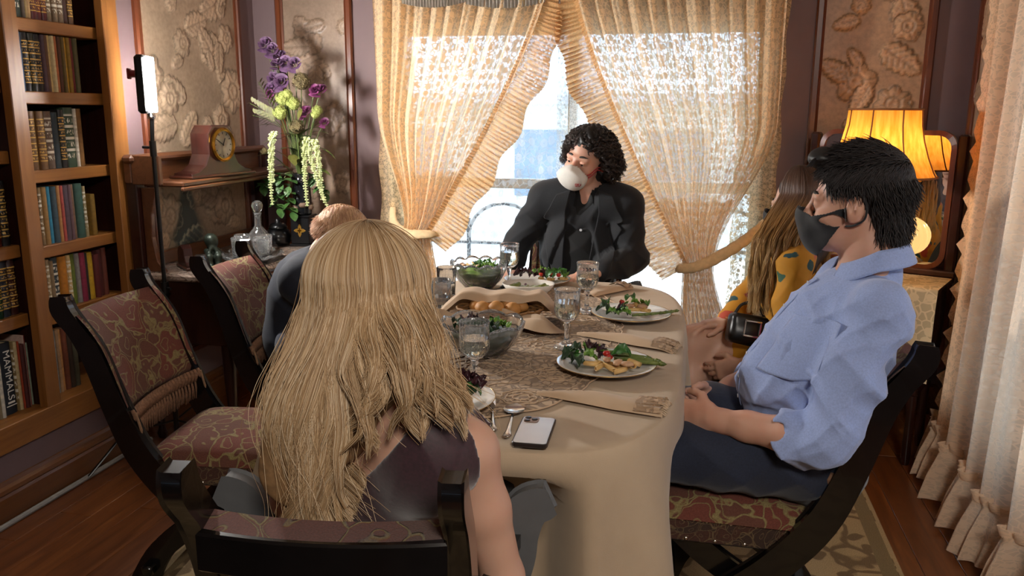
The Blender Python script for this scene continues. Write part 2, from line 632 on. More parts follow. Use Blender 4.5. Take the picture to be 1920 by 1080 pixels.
# the left wall is cut out for the built-in bookcase
BY0, BY1, BZ0, BZ1, BX = 1.30, 3.02, 0.25, 2.45, XL - 0.27
mb = MB()
for (p, q, r, s_) in ((YF, BY0, 0, ZC), (BY1, YB + .1, 0, ZC), (BY0, BY1, 0, BZ0), (BY0, BY1, BZ1, ZC)):
    mb.box((XL - .12, p, r), (XL, q, s_))
mb.box((XL - .40, BY0 - .1, 0), (XL - .30, BY1 + .1, ZC))
mb.box((XL - .32, BY0 - .1, 0), (XL - .10, BY0, ZC)); mb.box((XL - .32, BY1, 0), (XL - .10, BY1 + .1, ZC))
mb.box((XL - .32, BY0, BZ1), (XL - .10, BY1, ZC)); mb.box((XL - .32, BY0, 0), (XL - .10, BY1, BZ0))
struct(mb.build('wall_left', M['mauve'], smooth=False))

# baseboards: moulded board, cap and the pale cable strip on the floor
def baseboard(name, run, y0, y1, pos, sgn):
    prof = [(0, 0), (0.020, 0), (0.020, 0.095), (0.016, 0.105), (0.020, 0.112), (0.018, 0.125), (0.010, 0.135), (0.006, 0.148), (0, 0.15)]
    if run == 'y':
        fr = lambda a, b, t: (pos + sgn * a, t, b)
        if sgn < 0: prof = prof[::-1]
        prof = prof[::-1]
    else:
        fr = lambda a, b, t: (t, pos - a, b)
    return struct(MB().prism(prof, y0, y1, fr).build(name, M['base'] if run == 'y' else M['base_x'], smooth=False))
baseboard('baseboard_left', 'y', YF, YB, XL, 1)
baseboard('baseboard_right', 'y', YF, YB, XR, -1)
baseboard('baseboard_back', 'x', XL, XR, YB, 1)
M['strip'] = plain('cable_strip', C('8d8781'), 0.5)
tag(MB().tube([(XL + .034, -1.0, .010), (XL + .034, 2.2, .010), (XL + .036, 2.7, .010), (XL + .034, 2.97, .010)], 0.010, 8).build('cable_cover', M['strip']),
    'pale grey cable cover strip running along the foot of the wooden baseboard', 'cable')

# ------------------------------------------------------------------ embossed wallpaper panels in wooden frames
def relief_panel(w, h, seed, tone, teal=None, step=0.006):
    """relief paper: (P grid in w,h; depth; colour). Leaves with veins and round blossoms, pressed over one another."""
    rg = np.random.default_rng(seed)
    nx, ny = int(w / step) + 1, int(h / step) + 1
    X, Y = np.meshgrid(np.linspace(0, w, nx), np.linspace(0, h, ny), indexing='ij')
    H = np.zeros_like(X); K = np.zeros_like(X)
    for s_, a_ in ((5, .5), (11, .3), (24, .2)):
        ph = rg.random(6) * 6
        K += a_ * np.sin(X * s_ + ph[0] + 2 * np.sin(Y * s_ * .8 + ph[1])) * np.sin(Y * s_ * 1.1 + ph[2] + 1.7 * np.sin(X * s_ * .9 + ph[3]))
    base = K.copy()
    H += 0.0012 * K
    E = np.zeros_like(X); G = np.zeros_like(X)
    n = int(w * h * 40)
    for _ in range(n):
        cx, cy, a, s_ = rg.random() * w, rg.random() * h, rg.random() * 6.3, 0.045 + 0.085 * rg.random() ** 1.5
        u = ((X - cx) * math.cos(a) + (Y - cy) * math.sin(a)) / s_
        v = (-(X - cx) * math.sin(a) + (Y - cy) * math.cos(a)) / s_
        if rg.random() < 0.62:
            wd = 0.62 * np.sqrt(np.clip(1 - u * u, 0, 1)) * (1 - 0.25 * u) + 0.05 * np.sin(u * 19)
            ins = (np.abs(u) < 1) & (np.abs(v) < wd)
            q = np.where(ins, 1 - np.abs(v) / np.maximum(wd, 1e-3), 0)
            vein = (np.abs(v) < 0.045) | (np.abs(((u * 1.0 - np.abs(v) * 0.9) * 3.2) % 1 - 0.5) < 0.09)
            hh = 0.008 * np.minimum(1, q * 3) + 0.001 - 0.0024 * vein
            edge = ins & (q < 0.16)
        else:
            r = np.sqrt(u * u + v * v); th = np.arctan2(v, u)
            m = 5 + int(rg.random() * 3)
            R0 = 0.72 + 0.22 * np.abs(np.cos(th * m / 2))
            ins = r < R0
            q = np.where(ins, 1 - r / R0, 0)
            vein = (np.abs(np.sin(th * m / 2)) < 0.16) | (np.abs(r - 0.33) < 0.05)
            hh = 0.009 * np.minimum(1, q * 2.5) + 0.001 - 0.003 * vein - 0.003 * (r < .12)
            edge = ins & (q < 0.10)
        g = rg.random() - 0.45
        H = np.where(ins, np.maximum(hh, H * 0.4), H)
        E = np.where(ins, np.where(edge, 1.0, np.where(vein, 0.55, 0)), E)
        G = np.where(ins, g, G)
    c0 = np.array(tone)
    lo, hi = c0 * 0.42, c0 * 1.35
    col = c0[None, None] * (1 + 0.22 * base[..., None] + 0.30 * G[..., None])
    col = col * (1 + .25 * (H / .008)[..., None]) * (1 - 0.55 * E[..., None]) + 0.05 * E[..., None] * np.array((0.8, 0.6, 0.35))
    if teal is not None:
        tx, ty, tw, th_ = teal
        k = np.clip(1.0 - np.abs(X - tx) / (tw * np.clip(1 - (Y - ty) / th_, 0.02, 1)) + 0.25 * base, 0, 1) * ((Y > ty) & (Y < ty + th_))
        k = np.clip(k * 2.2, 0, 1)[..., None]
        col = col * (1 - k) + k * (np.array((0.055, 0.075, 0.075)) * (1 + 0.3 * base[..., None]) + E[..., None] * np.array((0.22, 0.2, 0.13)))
    P = np.stack([X, Y, H], -1).reshape(-1, 3)
    idx = np.arange(nx * ny).reshape(nx, ny)
    F = np.stack([idx[:-1, :-1], idx[1:, :-1], idx[1:, 1:], idx[:-1, 1:]], -1).reshape(-1, 4)
    return P, F, np.clip(col, 0, 1).reshape(-1, 3)
def paper_mat():
    t = NT('embossed_paper')
    a = t.n('ShaderNodeAttribute', attribute_name='Col')
    f = t.noise(t.coord('Object'), 55, 5)
    t.set(Base_Color=t.mix(t.gray(f, .35, .7, 0, .35), a.outputs['Color'], C('5e4a3c')), Roughness=0.40)
    t.bump(f, 0.12, 0.003)
    return t.mat
M['paper'] = paper_mat()
TRIM_N = [0]
def wall_panel(fr, w, h, tone, seed, teal=None, step=0.006):
    """fr(a, b, d): along the wall, up, out of the wall"""
    TRIM_N[0] += 1
    root = struct(bpy.data.objects.new('trim_%d' % TRIM_N[0], None)); COL.objects.link(root)
    P, F, col = relief_panel(w, h, seed, tone, teal, step)
    Q = np.array([fr(p[0], p[1], 0.004 + p[2]) for p in P])
    e = np.array(fr(1, 0, 0)) - np.array(fr(0, 0, 0)); g = np.array(fr(0, 1, 0)) - np.array(fr(0, 0, 0)); o_ = np.array(fr(0, 0, 1)) - np.array(fr(0, 0, 0))
    if np.cross(e, g) @ o_ < 0: F = F[:, ::-1]
    obj('wallpaper_panel', np_mesh('wallpaper_panel', Q, F, M['paper'], None, col), root)
    t, d = 0.042, 0.022
    prof = [(-t, 0), (0, 0), (0, 0.010), (-0.010, 0.014), (-0.014, d), (-0.034, d), (-t, 0.014)]
    for side in range(4):
        if side == 0: f2, L, m = (lambda a, b, s_: fr(a, s_, b)), (-t, h + t), M['trim']
        elif side == 1: f2, L, m = (lambda a, b, s_: fr(w - a, s_, b)), (-t, h + t), M['trim']
        elif side == 2: f2, L, m = (lambda a, b, s_: fr(s_, a, b)), (0, w), M['trim_x']
        else: f2, L, m = (lambda a, b, s_: fr(s_, h - a, b)), (0, w), M['trim_x']
        MB().prism(prof, L[0], L[1], f2).build('frame_rail', m, root, smooth=False)
        bpy.context.view_layer.update()
    return root
tanw = C('8f7a66')
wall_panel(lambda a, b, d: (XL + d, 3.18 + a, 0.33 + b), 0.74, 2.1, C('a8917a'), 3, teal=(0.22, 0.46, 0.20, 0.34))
wall_panel(lambda a, b, d: (-2.115 + a, YB - d, 0.30 + b), 0.34, 2.13, C('8c7664'), 5)
wall_panel(lambda a, b, d: (0.56 + a, YB - d, 0.30 + b), 0.43, 2.13, C('b08a68'), 11)
wall_panel(lambda a, b, d: (XR - d, 3.66 + a, 0.30 + b), 0.36, 2.13, C('a08064'), 14)

# ------------------------------------------------------------------ the window
M['sash'] = plain('cream_paint', C('d8cfbe'), 0.5, v=0.04)
def thin_glass():
    t = NT('window_glass')
    a = t.n('ShaderNodeBsdfTransparent'); g = t.n('ShaderNodeBsdfGlossy'); g.inputs['Roughness'].default_value = 0.02
    fr = t.n('ShaderNodeFresnel'); fr.inputs['IOR'].default_value = 1.45
    mx = t.n('ShaderNodeMixShader')
    t.l(fr.outputs[0], mx.inputs[0]); t.l(a.outputs[0], mx.inputs[1]); t.l(g.outputs[0], mx.inputs[2])
    t.l(mx.outputs[0], t.out.inputs['Surface'])
    return t.mat
M['pane'] = thin_glass()
w1 = struct(bpy.data.objects.new('window_1', None)); COL.objects.link(w1)
yw = YB + 0.08
def bar(name, lo, hi, par, m='sash'):
    return MB().box(lo, hi, 0.004).build(name, M[m], par, smooth=False)
for x in (WX0, (WX0 + WX1) / 2 - .0225, WX1 - .045):
    bar('stile', (x, yw - .02, WZ0), (x + .045, yw + .02, WZ1), w1)
for z in (WZ0, 1.03, WZ1 - .05):
    for x0, x1 in ((WX0 + .045, -0.6275), (-0.5825, WX1 - .045)):
        bar('rail', (x0, yw - .018, z), (x1, yw + .018, z + .05), w1)
for x0, x1 in ((WX0 + .045, -0.6275), (-0.5825, WX1 - .045)):
    for z0, z1 in ((WZ0 + .05, 1.03), (1.08, WZ1 - .05)):
        MB().box((x0, yw - .002, z0), (x1, yw + .002, z1)).build('pane', M['pane'], w1, smooth=False)
bar('sill', (WX0 - .04, YB - .03, WZ0 - .03), (WX1 + .04, YB + .10, WZ0), w1)
# window in the right wall behind the long lace curtain
w2 = struct(bpy.data.objects.new('window_2', None)); COL.objects.link(w2)
for y in (1.3, 2.175, 3.05):
    bar('stile', (XR + .05, y, 0.3), (XR + .09, y + .05, 1.95), w2)
for z in (0.3, 1.1, 1.90):
    for y0, y1 in ((1.35, 2.175), (2.225, 3.05)):
        bar('rail', (XR + .052, y0, z), (XR + .088, y1, z + .05), w2)
for y0, y1 in ((1.35, 2.175), (2.225, 3.05)):
    for z0, z1 in ((.35, 1.1), (1.15, 1.90)):
        MB().box((XR + .068, y0, z0), (XR + .072, y1, z1)).build('pane', M['pane'], w2, smooth=False)

# ------------------------------------------------------------------ outdoors
M['snow'] = plain('pale_paving', C('d9d5cc'), 0.9, v=0.08, scale=2)
M['stucco'] = plain('white_stucco', C('e4e0d6'), 0.9, v=0.06, scale=3)
M['slate'] = plain('blue_grey_slate', C('77828e'), 0.7, v=0.1, scale=4)
M['hedge'] = plain('hedge_leaves', C('5d6a4a'), 0.9, v=0.4, scale=9)
struct(MB().box((-30, YB + .5, -0.9), (30, 40, -0.8)).build('ground', M['snow'], smooth=False))
hs = thing('garden_house', 'white stuccoed house across the garden seen through the sheer curtains', 'building', (-1, 15, -0.8))
MB().box((-9, 0, 0), (14, 6, 2.35)).build('wall', M['stucco'], hs, smooth=False)
for x in (-7, -4.6, -2.2, 0.2, 2.6, 5.0):
    wdo = MB().box((x, -.05, .7), (x + 1.1, .02, 1.9), .01).build('window', M['slate'], hs, smooth=False)
MB().prism([(-0.4, 2.35), (6.4, 2.35), (3, 2.62)], -9.4, 14.4, lambda a, b, t: (t, a, b)).build('roof', M['slate'], hs, smooth=False)
rl = thing('garden_railing', 'black iron railing with arched tops outside the window', 'railing', (-0.6, 6.6, -0.8))
for i in range(9):
    x = -2.4 + i * 0.6
    MB().tube([(x, 0, 0), (x, 0, 1.35)], 0.018, 6).build('post', M['iron'], rl)
    if i < 8:
        MB().tube([(x + .3 - .3 * math.cos(a), 0, 1.2 + .28 * math.sin(a)) for a in [PI * k / 10 for k in range(11)]], 0.014, 6).build('arch', M['iron'], rl)
MB().tube([(-2.4, 0, 1.15), (2.4, 0, 1.15)], 0.015, 6).build('top_rail', M['iron'], rl)
MB().tube([(-2.4, 0, 0.3), (2.4, 0, 0.3)], 0.015, 6).build('bottom_rail', M['iron'], rl)

# ------------------------------------------------------------------ built-in bookcase and every book in it
bc = thing('bookcase', 'built-in oak bookcase full of old books in the left wall', 'bookcase', (XL, 2.2, BZ0))
def bpart(name, lo, hi, m='oak', ch=.003):
    return MB().box([lo[0] - XL, lo[1] - 2.2, lo[2] - BZ0], [hi[0] - XL, hi[1] - 2.2, hi[2] - BZ0], ch).build(name, M[m], bc, smooth=False)
XF = XL + 0.018
bpart('stile', (XL - .02, 2.935, BZ0), (XF, BY1, BZ1))
bpart('stile', (XL - .02, 2.440, BZ0), (XF, 2.505, BZ1))
bpart('stile', (XL - .02, BY0, BZ0), (XF, BY0 + .08, BZ1))
bpart('side_panel', (BX, 2.985, BZ0), (XL - .02, BY1, BZ1), 'dark_wood')
bpart('side_panel', (BX, 2.460, BZ0), (XL - .02, 2.485, BZ1), 'dark_wood')
bpart('side_panel', (BX, BY0, BZ0), (XL - .02, BY0 + .02, BZ1), 'dark_wood')
bpart('back_panel', (BX - .02, BY0, BZ0), (BX, BY1, BZ1), 'dark_wood')
bpart('top_board', (BX, BY0 + .02, BZ1 - .02), (XF, BY1, BZ1))
bpart('bottom_board', (BX, BY0 + .02, BZ0), (XF + .002, BY1, 0.345), 'oak_y')
RB = (2.490, 2.980); LB = (BY0 + .025, 2.455)
RZ = [2.040, 1.735, 1.482, 1.200, 0.923, 0.668]
LZ = [2.05, 1.780, 1.517, 1.277, 0.947, 0.697]
SX = XL - 0.035
for z in RZ: bpart('shelf', (BX, RB[0], z - .045), (SX, RB[1], z), 'oak_y')
for z in LZ: bpart('shelf', (BX, LB[0], z - .045), (SX, LB[1], z), 'oak_y')

def book_mat(name, rough, bands):
    t = NT(name)
    oi = t.n('ShaderNodeObjectInfo')
    vec = t.coord('Generated')
    f = t.noise(t.coord('Object'), 60, 4)
    c = t.mix(t.gray(f, .3, .75, 0, .4), oi.outputs['Color'], (0.02, 0.015, 0.012))
    if bands:
        sep = t.n('ShaderNodeSeparateXYZ'); t.l(vec, sep.inputs[0])
        w = t.n('ShaderNodeTexWave', bands_direction='Z', wave_profile='SIN'); w.inputs['Scale'].default_value = 3.1 if bands == 1 else 1.6
        w.inputs['Distortion'].default_value = 0.0; t.l(vec, w.inputs['Vector'])
        line = t.gray(w.outputs['Fac'], .86, .9)
        n2 = t.noise(t.coord('Object', (160, 160, 70)), 1.0, 3)
        glyph = t.math('MULTIPLY', t.gray(n2, .52, .56), t.gray(w.outputs['Fac'], .45, .2))
        front = t.gray(sep.outputs['X'], .93, .96)
        mid = t.math('MULTIPLY', t.gray(sep.outputs['Z'], .12, .15), t.gray(sep.outputs['Z'], .9, .87))
        k = t.math('MULTIPLY', t.math('MULTIPLY', t.math('MAXIMUM', line, glyph), front), mid)
        c = t.mix(k, c, C('c9a050') if bands == 1 else C('d8d2c2'))
    t.set(Base_Color=c, Roughness=rough)
    t.bump(f, .15, .002)
    return t.mat
M['cloth_book'] = book_mat('cloth_binding', 0.7, 0)
M['gilt_book'] = book_mat('gilt_leather_binding', 0.38, 1)
M['label_book'] = book_mat('lettered_binding', 0.5, 2)
M['pages'] = plain('book_pages', C('c9b893'), 0.85, v=0.1, scale=90)
BOOK_CACHE = {}
def book_mesh(th, h, d, style):
    key = (round(th, 4), round(h, 3), round(d, 3), style)
    if key in BOOK_CACHE: return BOOK_CACHE[key]
    mb = MB()
    e = min(.0035, th * .16)
    # spine and boards: outline in (x, y), open at the back, rounded at the spine
    n = 6
    rd = min(.010, th * .35)
    out = [(-d, 0), (-rd, 0)] + [(-rd + rd * math.sin(PI * k / n), th / 2 - th / 2 * math.cos(PI * k / n)) for k in range(1, n)] + [(-rd, th), (-d, th)]
    inn = [(-d, th - e), (-rd - .002, th - e), (-rd - .002, e), (-d, e)]
    zs = [0, h]
    if style == 'ribbed':
        zs = [0]
        for k in (.16, .33, .5, .67, .84):
            zs += [h * k - .006, h * k - .003, h * k + .003, h * k + .006]
        zs.append(h)
    no, rings = len(out), []
    for i, z in enumerate(zs):
        b = .0022 if style == 'ribbed' and 0 < i < len(zs) - 1 and (i - 1) % 4 in (1, 2) else 0
        rings.append([(x + (b if x > -rd + 1e-6 else 0), y, z) for x, y in out])
    vs = [p for r in rings for p in r]
    fs = []
    for i in range(len(rings) - 1):
        for k in range(no - 1):
            fs.append((i * no + k, i * no + k + 1, (i + 1) * no + k + 1, (i + 1) * no + k))
    mb.add(vs, fs)
    for z, fl in ((0, True), (h, False)):
        v2 = [(x, y, z) for x, y in out] + [(x, y, z) for x, y in inn]
        m = len(v2)
        f = [(0, 1, m - 3, m - 4 + 3)] if False else []
        # boards and spine as three quads
        a = [0, 1, no + 2, no + 3]
        b2 = [no - 2, no - 1, no + 0, no + 1]
        c2 = list(range(1, no - 1)) + [no + 1, no + 2]
        for q in (a, b2, c2): f.append(tuple(q[::-1] if fl else q))
        mb.add(v2, f)
    mb.add([(x, y, 0) for x, y in inn] + [(x, y, h) for x, y in inn], [(0, 4, 5, 1), (1, 5, 6, 2), (2, 6, 7, 3)])
    mk = 'gilt_book' if style in ('gilt', 'ribbed') else 'label_book' if style == 'label' else 'cloth_book'
    me = mb.mesh('book', M[mk])
    pg = MB().box((-d + .004, e, .003), (-rd - .002, th - e, h - .003)).mesh('pages', M['pages'], False)
    BOOK_CACHE[key] = (me, pg)
    return me, pg
ORD = ['first', 'second', 'third', 'fourth', 'fifth', 'sixth', 'seventh', 'eighth', 'ninth', 'tenth', 'eleventh', 'twelfth',
       'thirteenth', 'fourteenth', 'fifteenth', 'sixteenth', 'seventeenth', 'eighteenth']
def shelf_books(row, y0, z, items, bay, grp, lean=None, xin=0.012):
    """items: (thickness mm, height mm, colour, style, words)"""
    y = y0
    cap = min([q for q in (RZ if bay == 'r' else LZ) if q > z + .05] + [9]) - .049 - z
    for i, (th, hh, col, st, wd) in enumerate(items):
        th_, h_ = th / 1000, min(hh / 1000, cap)
        if wd:
            d_ = .15 + .02 * rnd.random()
            me, pg = book_mesh(th_ - .0008, h_, d_, st)
            o = obj('book', me, None, (SX - xin - rnd.random() * .012, y, z + .0003))
            o.color = (*C(col), 1)
            if lean and i in lean:
                o.rotation_euler.x = lean[i]
            tag(o, '%s, %s from the left on the %s' % (wd, ORD[i], row), 'book', grp)
            obj('pages', pg, o)
        y += th_ + .0006
    return y
A = [(26, 205, '8a7a66', 'label', 'white spined book'), (20, 210, '8a5a2a', 'cloth', 'orange brown book'), (58, 215, '16302a', 'label', 'wide dark green book'),
     (16, 205, '5c5146', 'cloth', 'brown grey book'), (14, 210, 'b49a6a', 'cloth', 'thin tan book'), (16, 205, 'caa878', 'cloth', 'cream book'),
     (27, 208, '5e1d26', 'gilt', 'wine red book'), (26, 206, '641f28', 'gilt', 'crimson book'), (26, 207, '581a22', 'gilt', 'dark crimson book'),
     (24, 206, '7c6a50', 'label', 'mottled tan book'), (24, 206, '80694e', 'label', 'mottled brown and cream book'), (26, 206, '7a6248', 'label', 'patterned fawn book'),
     (30, 204, '3a1e16', 'cloth', 'dark brown book'), (26, 206, '5a3a20', 'gilt', 'gilt lettered brown book')]
shelf_books('top shelf in view', 2.500, 1.735, A, 'r', 'books on the top shelf in view', None)
B = [(22, 178, '7a3520', 'gilt', 'rust and gilt book'), (34, 205, '20241f', 'cloth', 'black green book'), (36, 207, '2f4358', 'cloth', 'faded blue cloth book'),
     (30, 204, '16181c', 'ribbed', 'black book with silver bands'), (30, 206, '23271a', 'ribbed', 'black book with an olive label'), (32, 206, '1d1c22', 'ribbed', 'black book with a red label'),
     (15, 210, '5c4650', 'cloth', 'thin mauve book'), (13, 208, '6e4a36', 'cloth', 'thin brown book'), (14, 212, 'd2b478', 'cloth', 'thin straw yellow book'),
     (13, 212, 'd9c89a', 'cloth', 'thin cream book'), (18, 210, 'b0663a', 'cloth', 'thin salmon book'), (16, 205, '54321e', 'cloth', 'thin chocolate book'),
     (13, 208, '6e5a2c', 'cloth', 'thin olive brown book'), (15, 208, 'c0901e', 'cloth', 'thin bright yellow book'), (16, 207, '93701f', 'cloth', 'thin mustard book'),
     (22, 207, '6a1a1c', 'cloth', 'thin deep red book'), (20, 206, '5c5430', 'cloth', 'olive book')]
shelf_books('second shelf in view', 2.500, 1.482, B, 'r', 'books on the second shelf in view')
Cc = [(24, 225, '6a706a', 'cloth', 'tall grey green book'), (22, 212, 'b49a6a', 'gilt', 'tan gilt book'), (37, 212, '6e5130', 'gilt', 'brown book with gilt ornament'),
      (38, 212, '6a4b2c', 'gilt', 'gilt tooled brown book'), (35, 212, '745433', 'gilt', 'brown book with rubbed gilt'), (36, 212, '6c5646', 'label', 'patterned taupe book'),
      (34, 208, '2b3a42', 'cloth', 'dark slate book'), (30, 218, '161616', 'gilt', 'black book with gilt title'), (50, 226, '2f4630', 'label', 'thick green book with white labels'),
      (16, 222, 'cfc6b4', 'label', 'thin white and black book'), (30, 222, '7a5420', 'cloth', 'ochre brown book')]
shelf_books('third shelf in view', 2.498, 1.200, Cc, 'r', 'books on the third shelf in view')
D = [(16, 212, '6f7d84', 'cloth', 'pale blue grey book'), (34, 196, '9c8c60', 'label', 'short khaki book'), (40, 216, '6c665e', 'cloth', 'thick grey book'),
     (18, 214, '8a7250', 'label', 'mottled tan book'), (22, 214, 'a07c48', 'cloth', 'ochre tan book'), (18, 214, '2f86a8', 'cloth', 'bright cyan book'),
     (26, 212, '3f5560', 'cloth', 'slate blue book'), (16, 214, 'b98450', 'cloth', 'thin orange tan book'), (15, 213, 'b4524a', 'cloth', 'thin coral red book'),
     (30, 212, '54434f', 'cloth', 'mauve grey book'), (16, 212, '6a5058', 'cloth', 'thin dusty plum book'), (18, 212, '7a5c48', 'cloth', 'thin brown book'),
     (40, 213, '35584e', 'cloth', 'wide teal green book'), (16, 200, '9a8c64', 'label', 'thin cream patterned book'), (22, 150, '1a1510', 'cloth', None),
     (26, 165, '806018', 'cloth', 'dark mustard book')]
shelf_books('fourth shelf in view', 2.496, 0.923, D, 'r', 'books on the fourth shelf in view')
E_ = [(12, 198, '3c463e', 'cloth', 'thin green black book'), (32, 196, '39403c', 'cloth', 'charcoal green book'), (38, 196, '94603e', 'cloth', 'thick terracotta book'),
      (20, 200, 'a8926e', 'label', 'cream and black book'), (18, 192, '8c7455', 'cloth', 'thin tan book'), (34, 200, '34424a', 'label', 'slate book with dark bands'),
      (34, 200, 'bf7a20', 'cloth', 'wide orange book'), (18, 200, 'cdb078', 'label', 'cream book with dark lettering'), (36, 200, '66762a', 'cloth', 'olive green book'),
      (20, 198, '8d8784', 'cloth', 'thin grey book'), (28, 196, '8c2444', 'cloth', 'crimson book'), (14, 190, '2c2018', 'cloth', 'thin black brown book'),
      (32, 190, 'c49c1c', 'cloth', 'bright yellow book'), (28, 178, '5e1c1a', 'cloth', 'dark red book'), (26, 192, '4e1816', 'cloth', 'maroon book'), (24, 196, '6a3020', 'cloth', 'russet book')]
shelf_books('fifth shelf in view', 2.496, 0.668, E_, 'r', 'books on the fifth shelf in view')
F_ = [(30, 250, '15181c', 'label', 'tall black picture book'), (16, 262, '0f1a28', 'cloth', 'tall dark blue book'), (14, 255, '2c6a58', 'cloth', 'tall thin teal book'), (20, 250, '262a4a', 'cloth', 'navy book'),
      (14, 250, '9aa0a2', 'cloth', 'thin pale grey book'), (14, 248, 'b08a66', 'cloth', 'thin peach book'), (18, 246, 'c89058', 'cloth', 'thin amber book'), (22, 246, '7a4028', 'cloth', 'rust book'),
      (24, 230, '3b2b20', 'cloth', 'dark brown book'), (24, 228, '54503c', 'cloth', 'moss brown book')]
shelf_books('bottom right-bay shelf', 2.496, 0.3455, F_, 'r', 'books on the bottom shelf of the right bay')
# left bay, cut by the edge of the photograph
G_ = [(34, 225, '2c1a14', 'ribbed', 'dark brown leather book'), (32, 225, '17181a', 'ribbed', 'black leather book'), (34, 225, '55180f', 'ribbed', 'gilt banded red brown leather book'), (34, 228, '1b1c1f', 'ribbed', 'ribbed black leather book')]
shelf_books('upper left-bay shelf', 2.308, 0.947, G_, 'l', 'leather books on the upper shelf of the left bay')
H_ = [(32, 210, '4a1512', 'ribbed', 'dark red leather book'), (30, 212, '133a26', 'ribbed', 'gilt banded green leather book'), (36, 214, '27303e', 'ribbed', 'ribbed blue black leather book'), (36, 200, '3a1512', 'ribbed', 'black and red leather book')]
shelf_books('lower left-bay shelf', 2.312, 0.697, H_, 'l', 'leather books on the lower shelf of the left bay')
I_ = [(14, 240, '5a4a30', 'cloth', 'thin brown book'), (16, 236, 'c9bd92', 'cloth', 'thin straw coloured book'), (14, 240, '86785c', 'cloth', 'thin fawn book'), (16, 268, 'cfccc2', 'label', 'white book with jagged black edge'), (62, 262, '1b2430', 'cloth', 'thick navy book lettered MAMMALS'),
      (6, 258, '8a7348', 'label', 'thin mottled book'), (16, 256, 'c4b084', 'cloth', 'cream book with a faded spine'), (6, 254, 'a03c1c', 'cloth', 'thin orange red book'),
      (18, 240, '4a1614', 'cloth', 'dark red book'), (7, 270, 'c8a89a', 'cloth', 'tall thin pink and white book'), (6, 268, '96302c', 'cloth', 'tall thin red edged book'), (9, 238, '8a927e', 'cloth', 'sage green book')]
y = shelf_books('bottom left-bay shelf', 2.262, 0.3455, I_, 'l', 'books on the bottom shelf of the left bay')
mam = [o for o in COL.objects if o.get('label', '').startswith('thick navy book lettered')][0]
def text_mesh(s, size, mat, name, parent, M4, ext=.0004):
    cu = bpy.data.curves.new(name, 'FONT')
    cu.body = s; cu.size = size; cu.align_x = 'CENTER'; cu.align_y = 'CENTER'; cu.extrude = ext
    tmp = bpy.data.objects.new('tmp', cu); COL.objects.link(tmp)
    dg = bpy.context.evaluated_depsgraph_get()
    me = bpy.data.meshes.new_from_object(tmp.evaluated_get(dg))
    bpy.data.objects.remove(tmp)
    me.name = name
    me.transform(M4)
    me.materials.clear(); me.materials.append(mat)
    return obj(name, me, parent)
M['white_ink'] = plain('white_print', C('e8e6e0'), 0.6, v=0.02)
Rm = Matrix(((0, 0, 1, 0), (1, 0, 0, 0), (0, 1, 0, 0), (0, 0, 0, 1)))   # text lies in Y-Z, facing +X
text_mesh('MAMMALS', .040, M['white_ink'], 'lettering', mam, Matrix.Translation((.0012, .031, .145)) @ Rm @ Matrix.Rotation(-PI / 2, 4, 'Z'))
MB().box((0, .016, .040), (.0008, .046, .047)).build('printed_bar', M['white_ink'], mam, smooth=False)
MB().box((0, .008, .030), (.0008, .054, .0335)).build('printed_bar', M['white_ink'], mam, smooth=False)

# ------------------------------------------------------------------ textiles
def tapestry(name, ground, ground2, line, scale=13):
    t = NT(name)
    tc = t.n('ShaderNodeTexCoord')
    n = t.n('ShaderNodeTexNoise'); n.inputs['Scale'].default_value = 9; n.inputs['Detail'].default_value = 2
    t.l(tc.outputs['Object'], n.inputs['Vector'])
    wv = t.n('ShaderNodeVectorMath', operation='MULTIPLY_ADD')
    t.l(n.outputs['Color'], wv.inputs[0]); wv.inputs[1].default_value = (.20, .20, .20); t.l(tc.outputs['Object'], wv.inputs[2])
    vec = wv.outputs[0]
    e = t.vor(vec, scale, 'DISTANCE_TO_EDGE')
    f1 = t.vor(vec, scale)
    ring = t.math('ABSOLUTE', t.math('SUBTRACT', t.math('FRACT', t.math('MULTIPLY', f1, 2.4)), .5))
    l1 = t.gray(e, .018, .040, 1, 0)
    l2 = t.gray(ring, .03, .08, 1, 0)
    k = t.math('MAXIMUM', l1, t.math('MULTIPLY', l2, .8))
    cell = t.vor(vec, scale, 'F1', 'Color')
    sep = t.n('ShaderNodeSeparateColor'); t.l(cell, sep.inputs[0])
    g = t.mix(t.gray(sep.outputs[0], .45, .6, 0, 1), ground, ground2)
    weave = t.noise(t.coord('Object', (1, 1, 1)), 320, 2)
    c = t.mix(k, g, line)
    c = t.mix(t.gray(weave, .35, .65, .45, 0), c, var(ground, .35))
    t.set(Base_Color=c, Roughness=0.95)
    t.b.inputs['Sheen Weight'].default_value = .05
    h = t.math('ADD', t.math('MULTIPLY', k, .8), t.math('MULTIPLY', weave, .35))
    t.bump(h, .5, .004)
    return t.mat
M['tapestry'] = tapestry('rust_tapestry', C('6e3a2d'), C('623c2e'), C('8a7c50'), 10)
M['tapestry_dark'] = tapestry('brown_tapestry', C('4a2c20'), C('3c2a20'), C('6e5a3e'), 26)
M['fringe'] = plain('fringe_yarn', C('7c5a44'), 0.95, v=0.35, scale=120)
M['rope'] = plain('cord_yarn', C('8a6a50'), 0.9, v=0.2, scale=90)

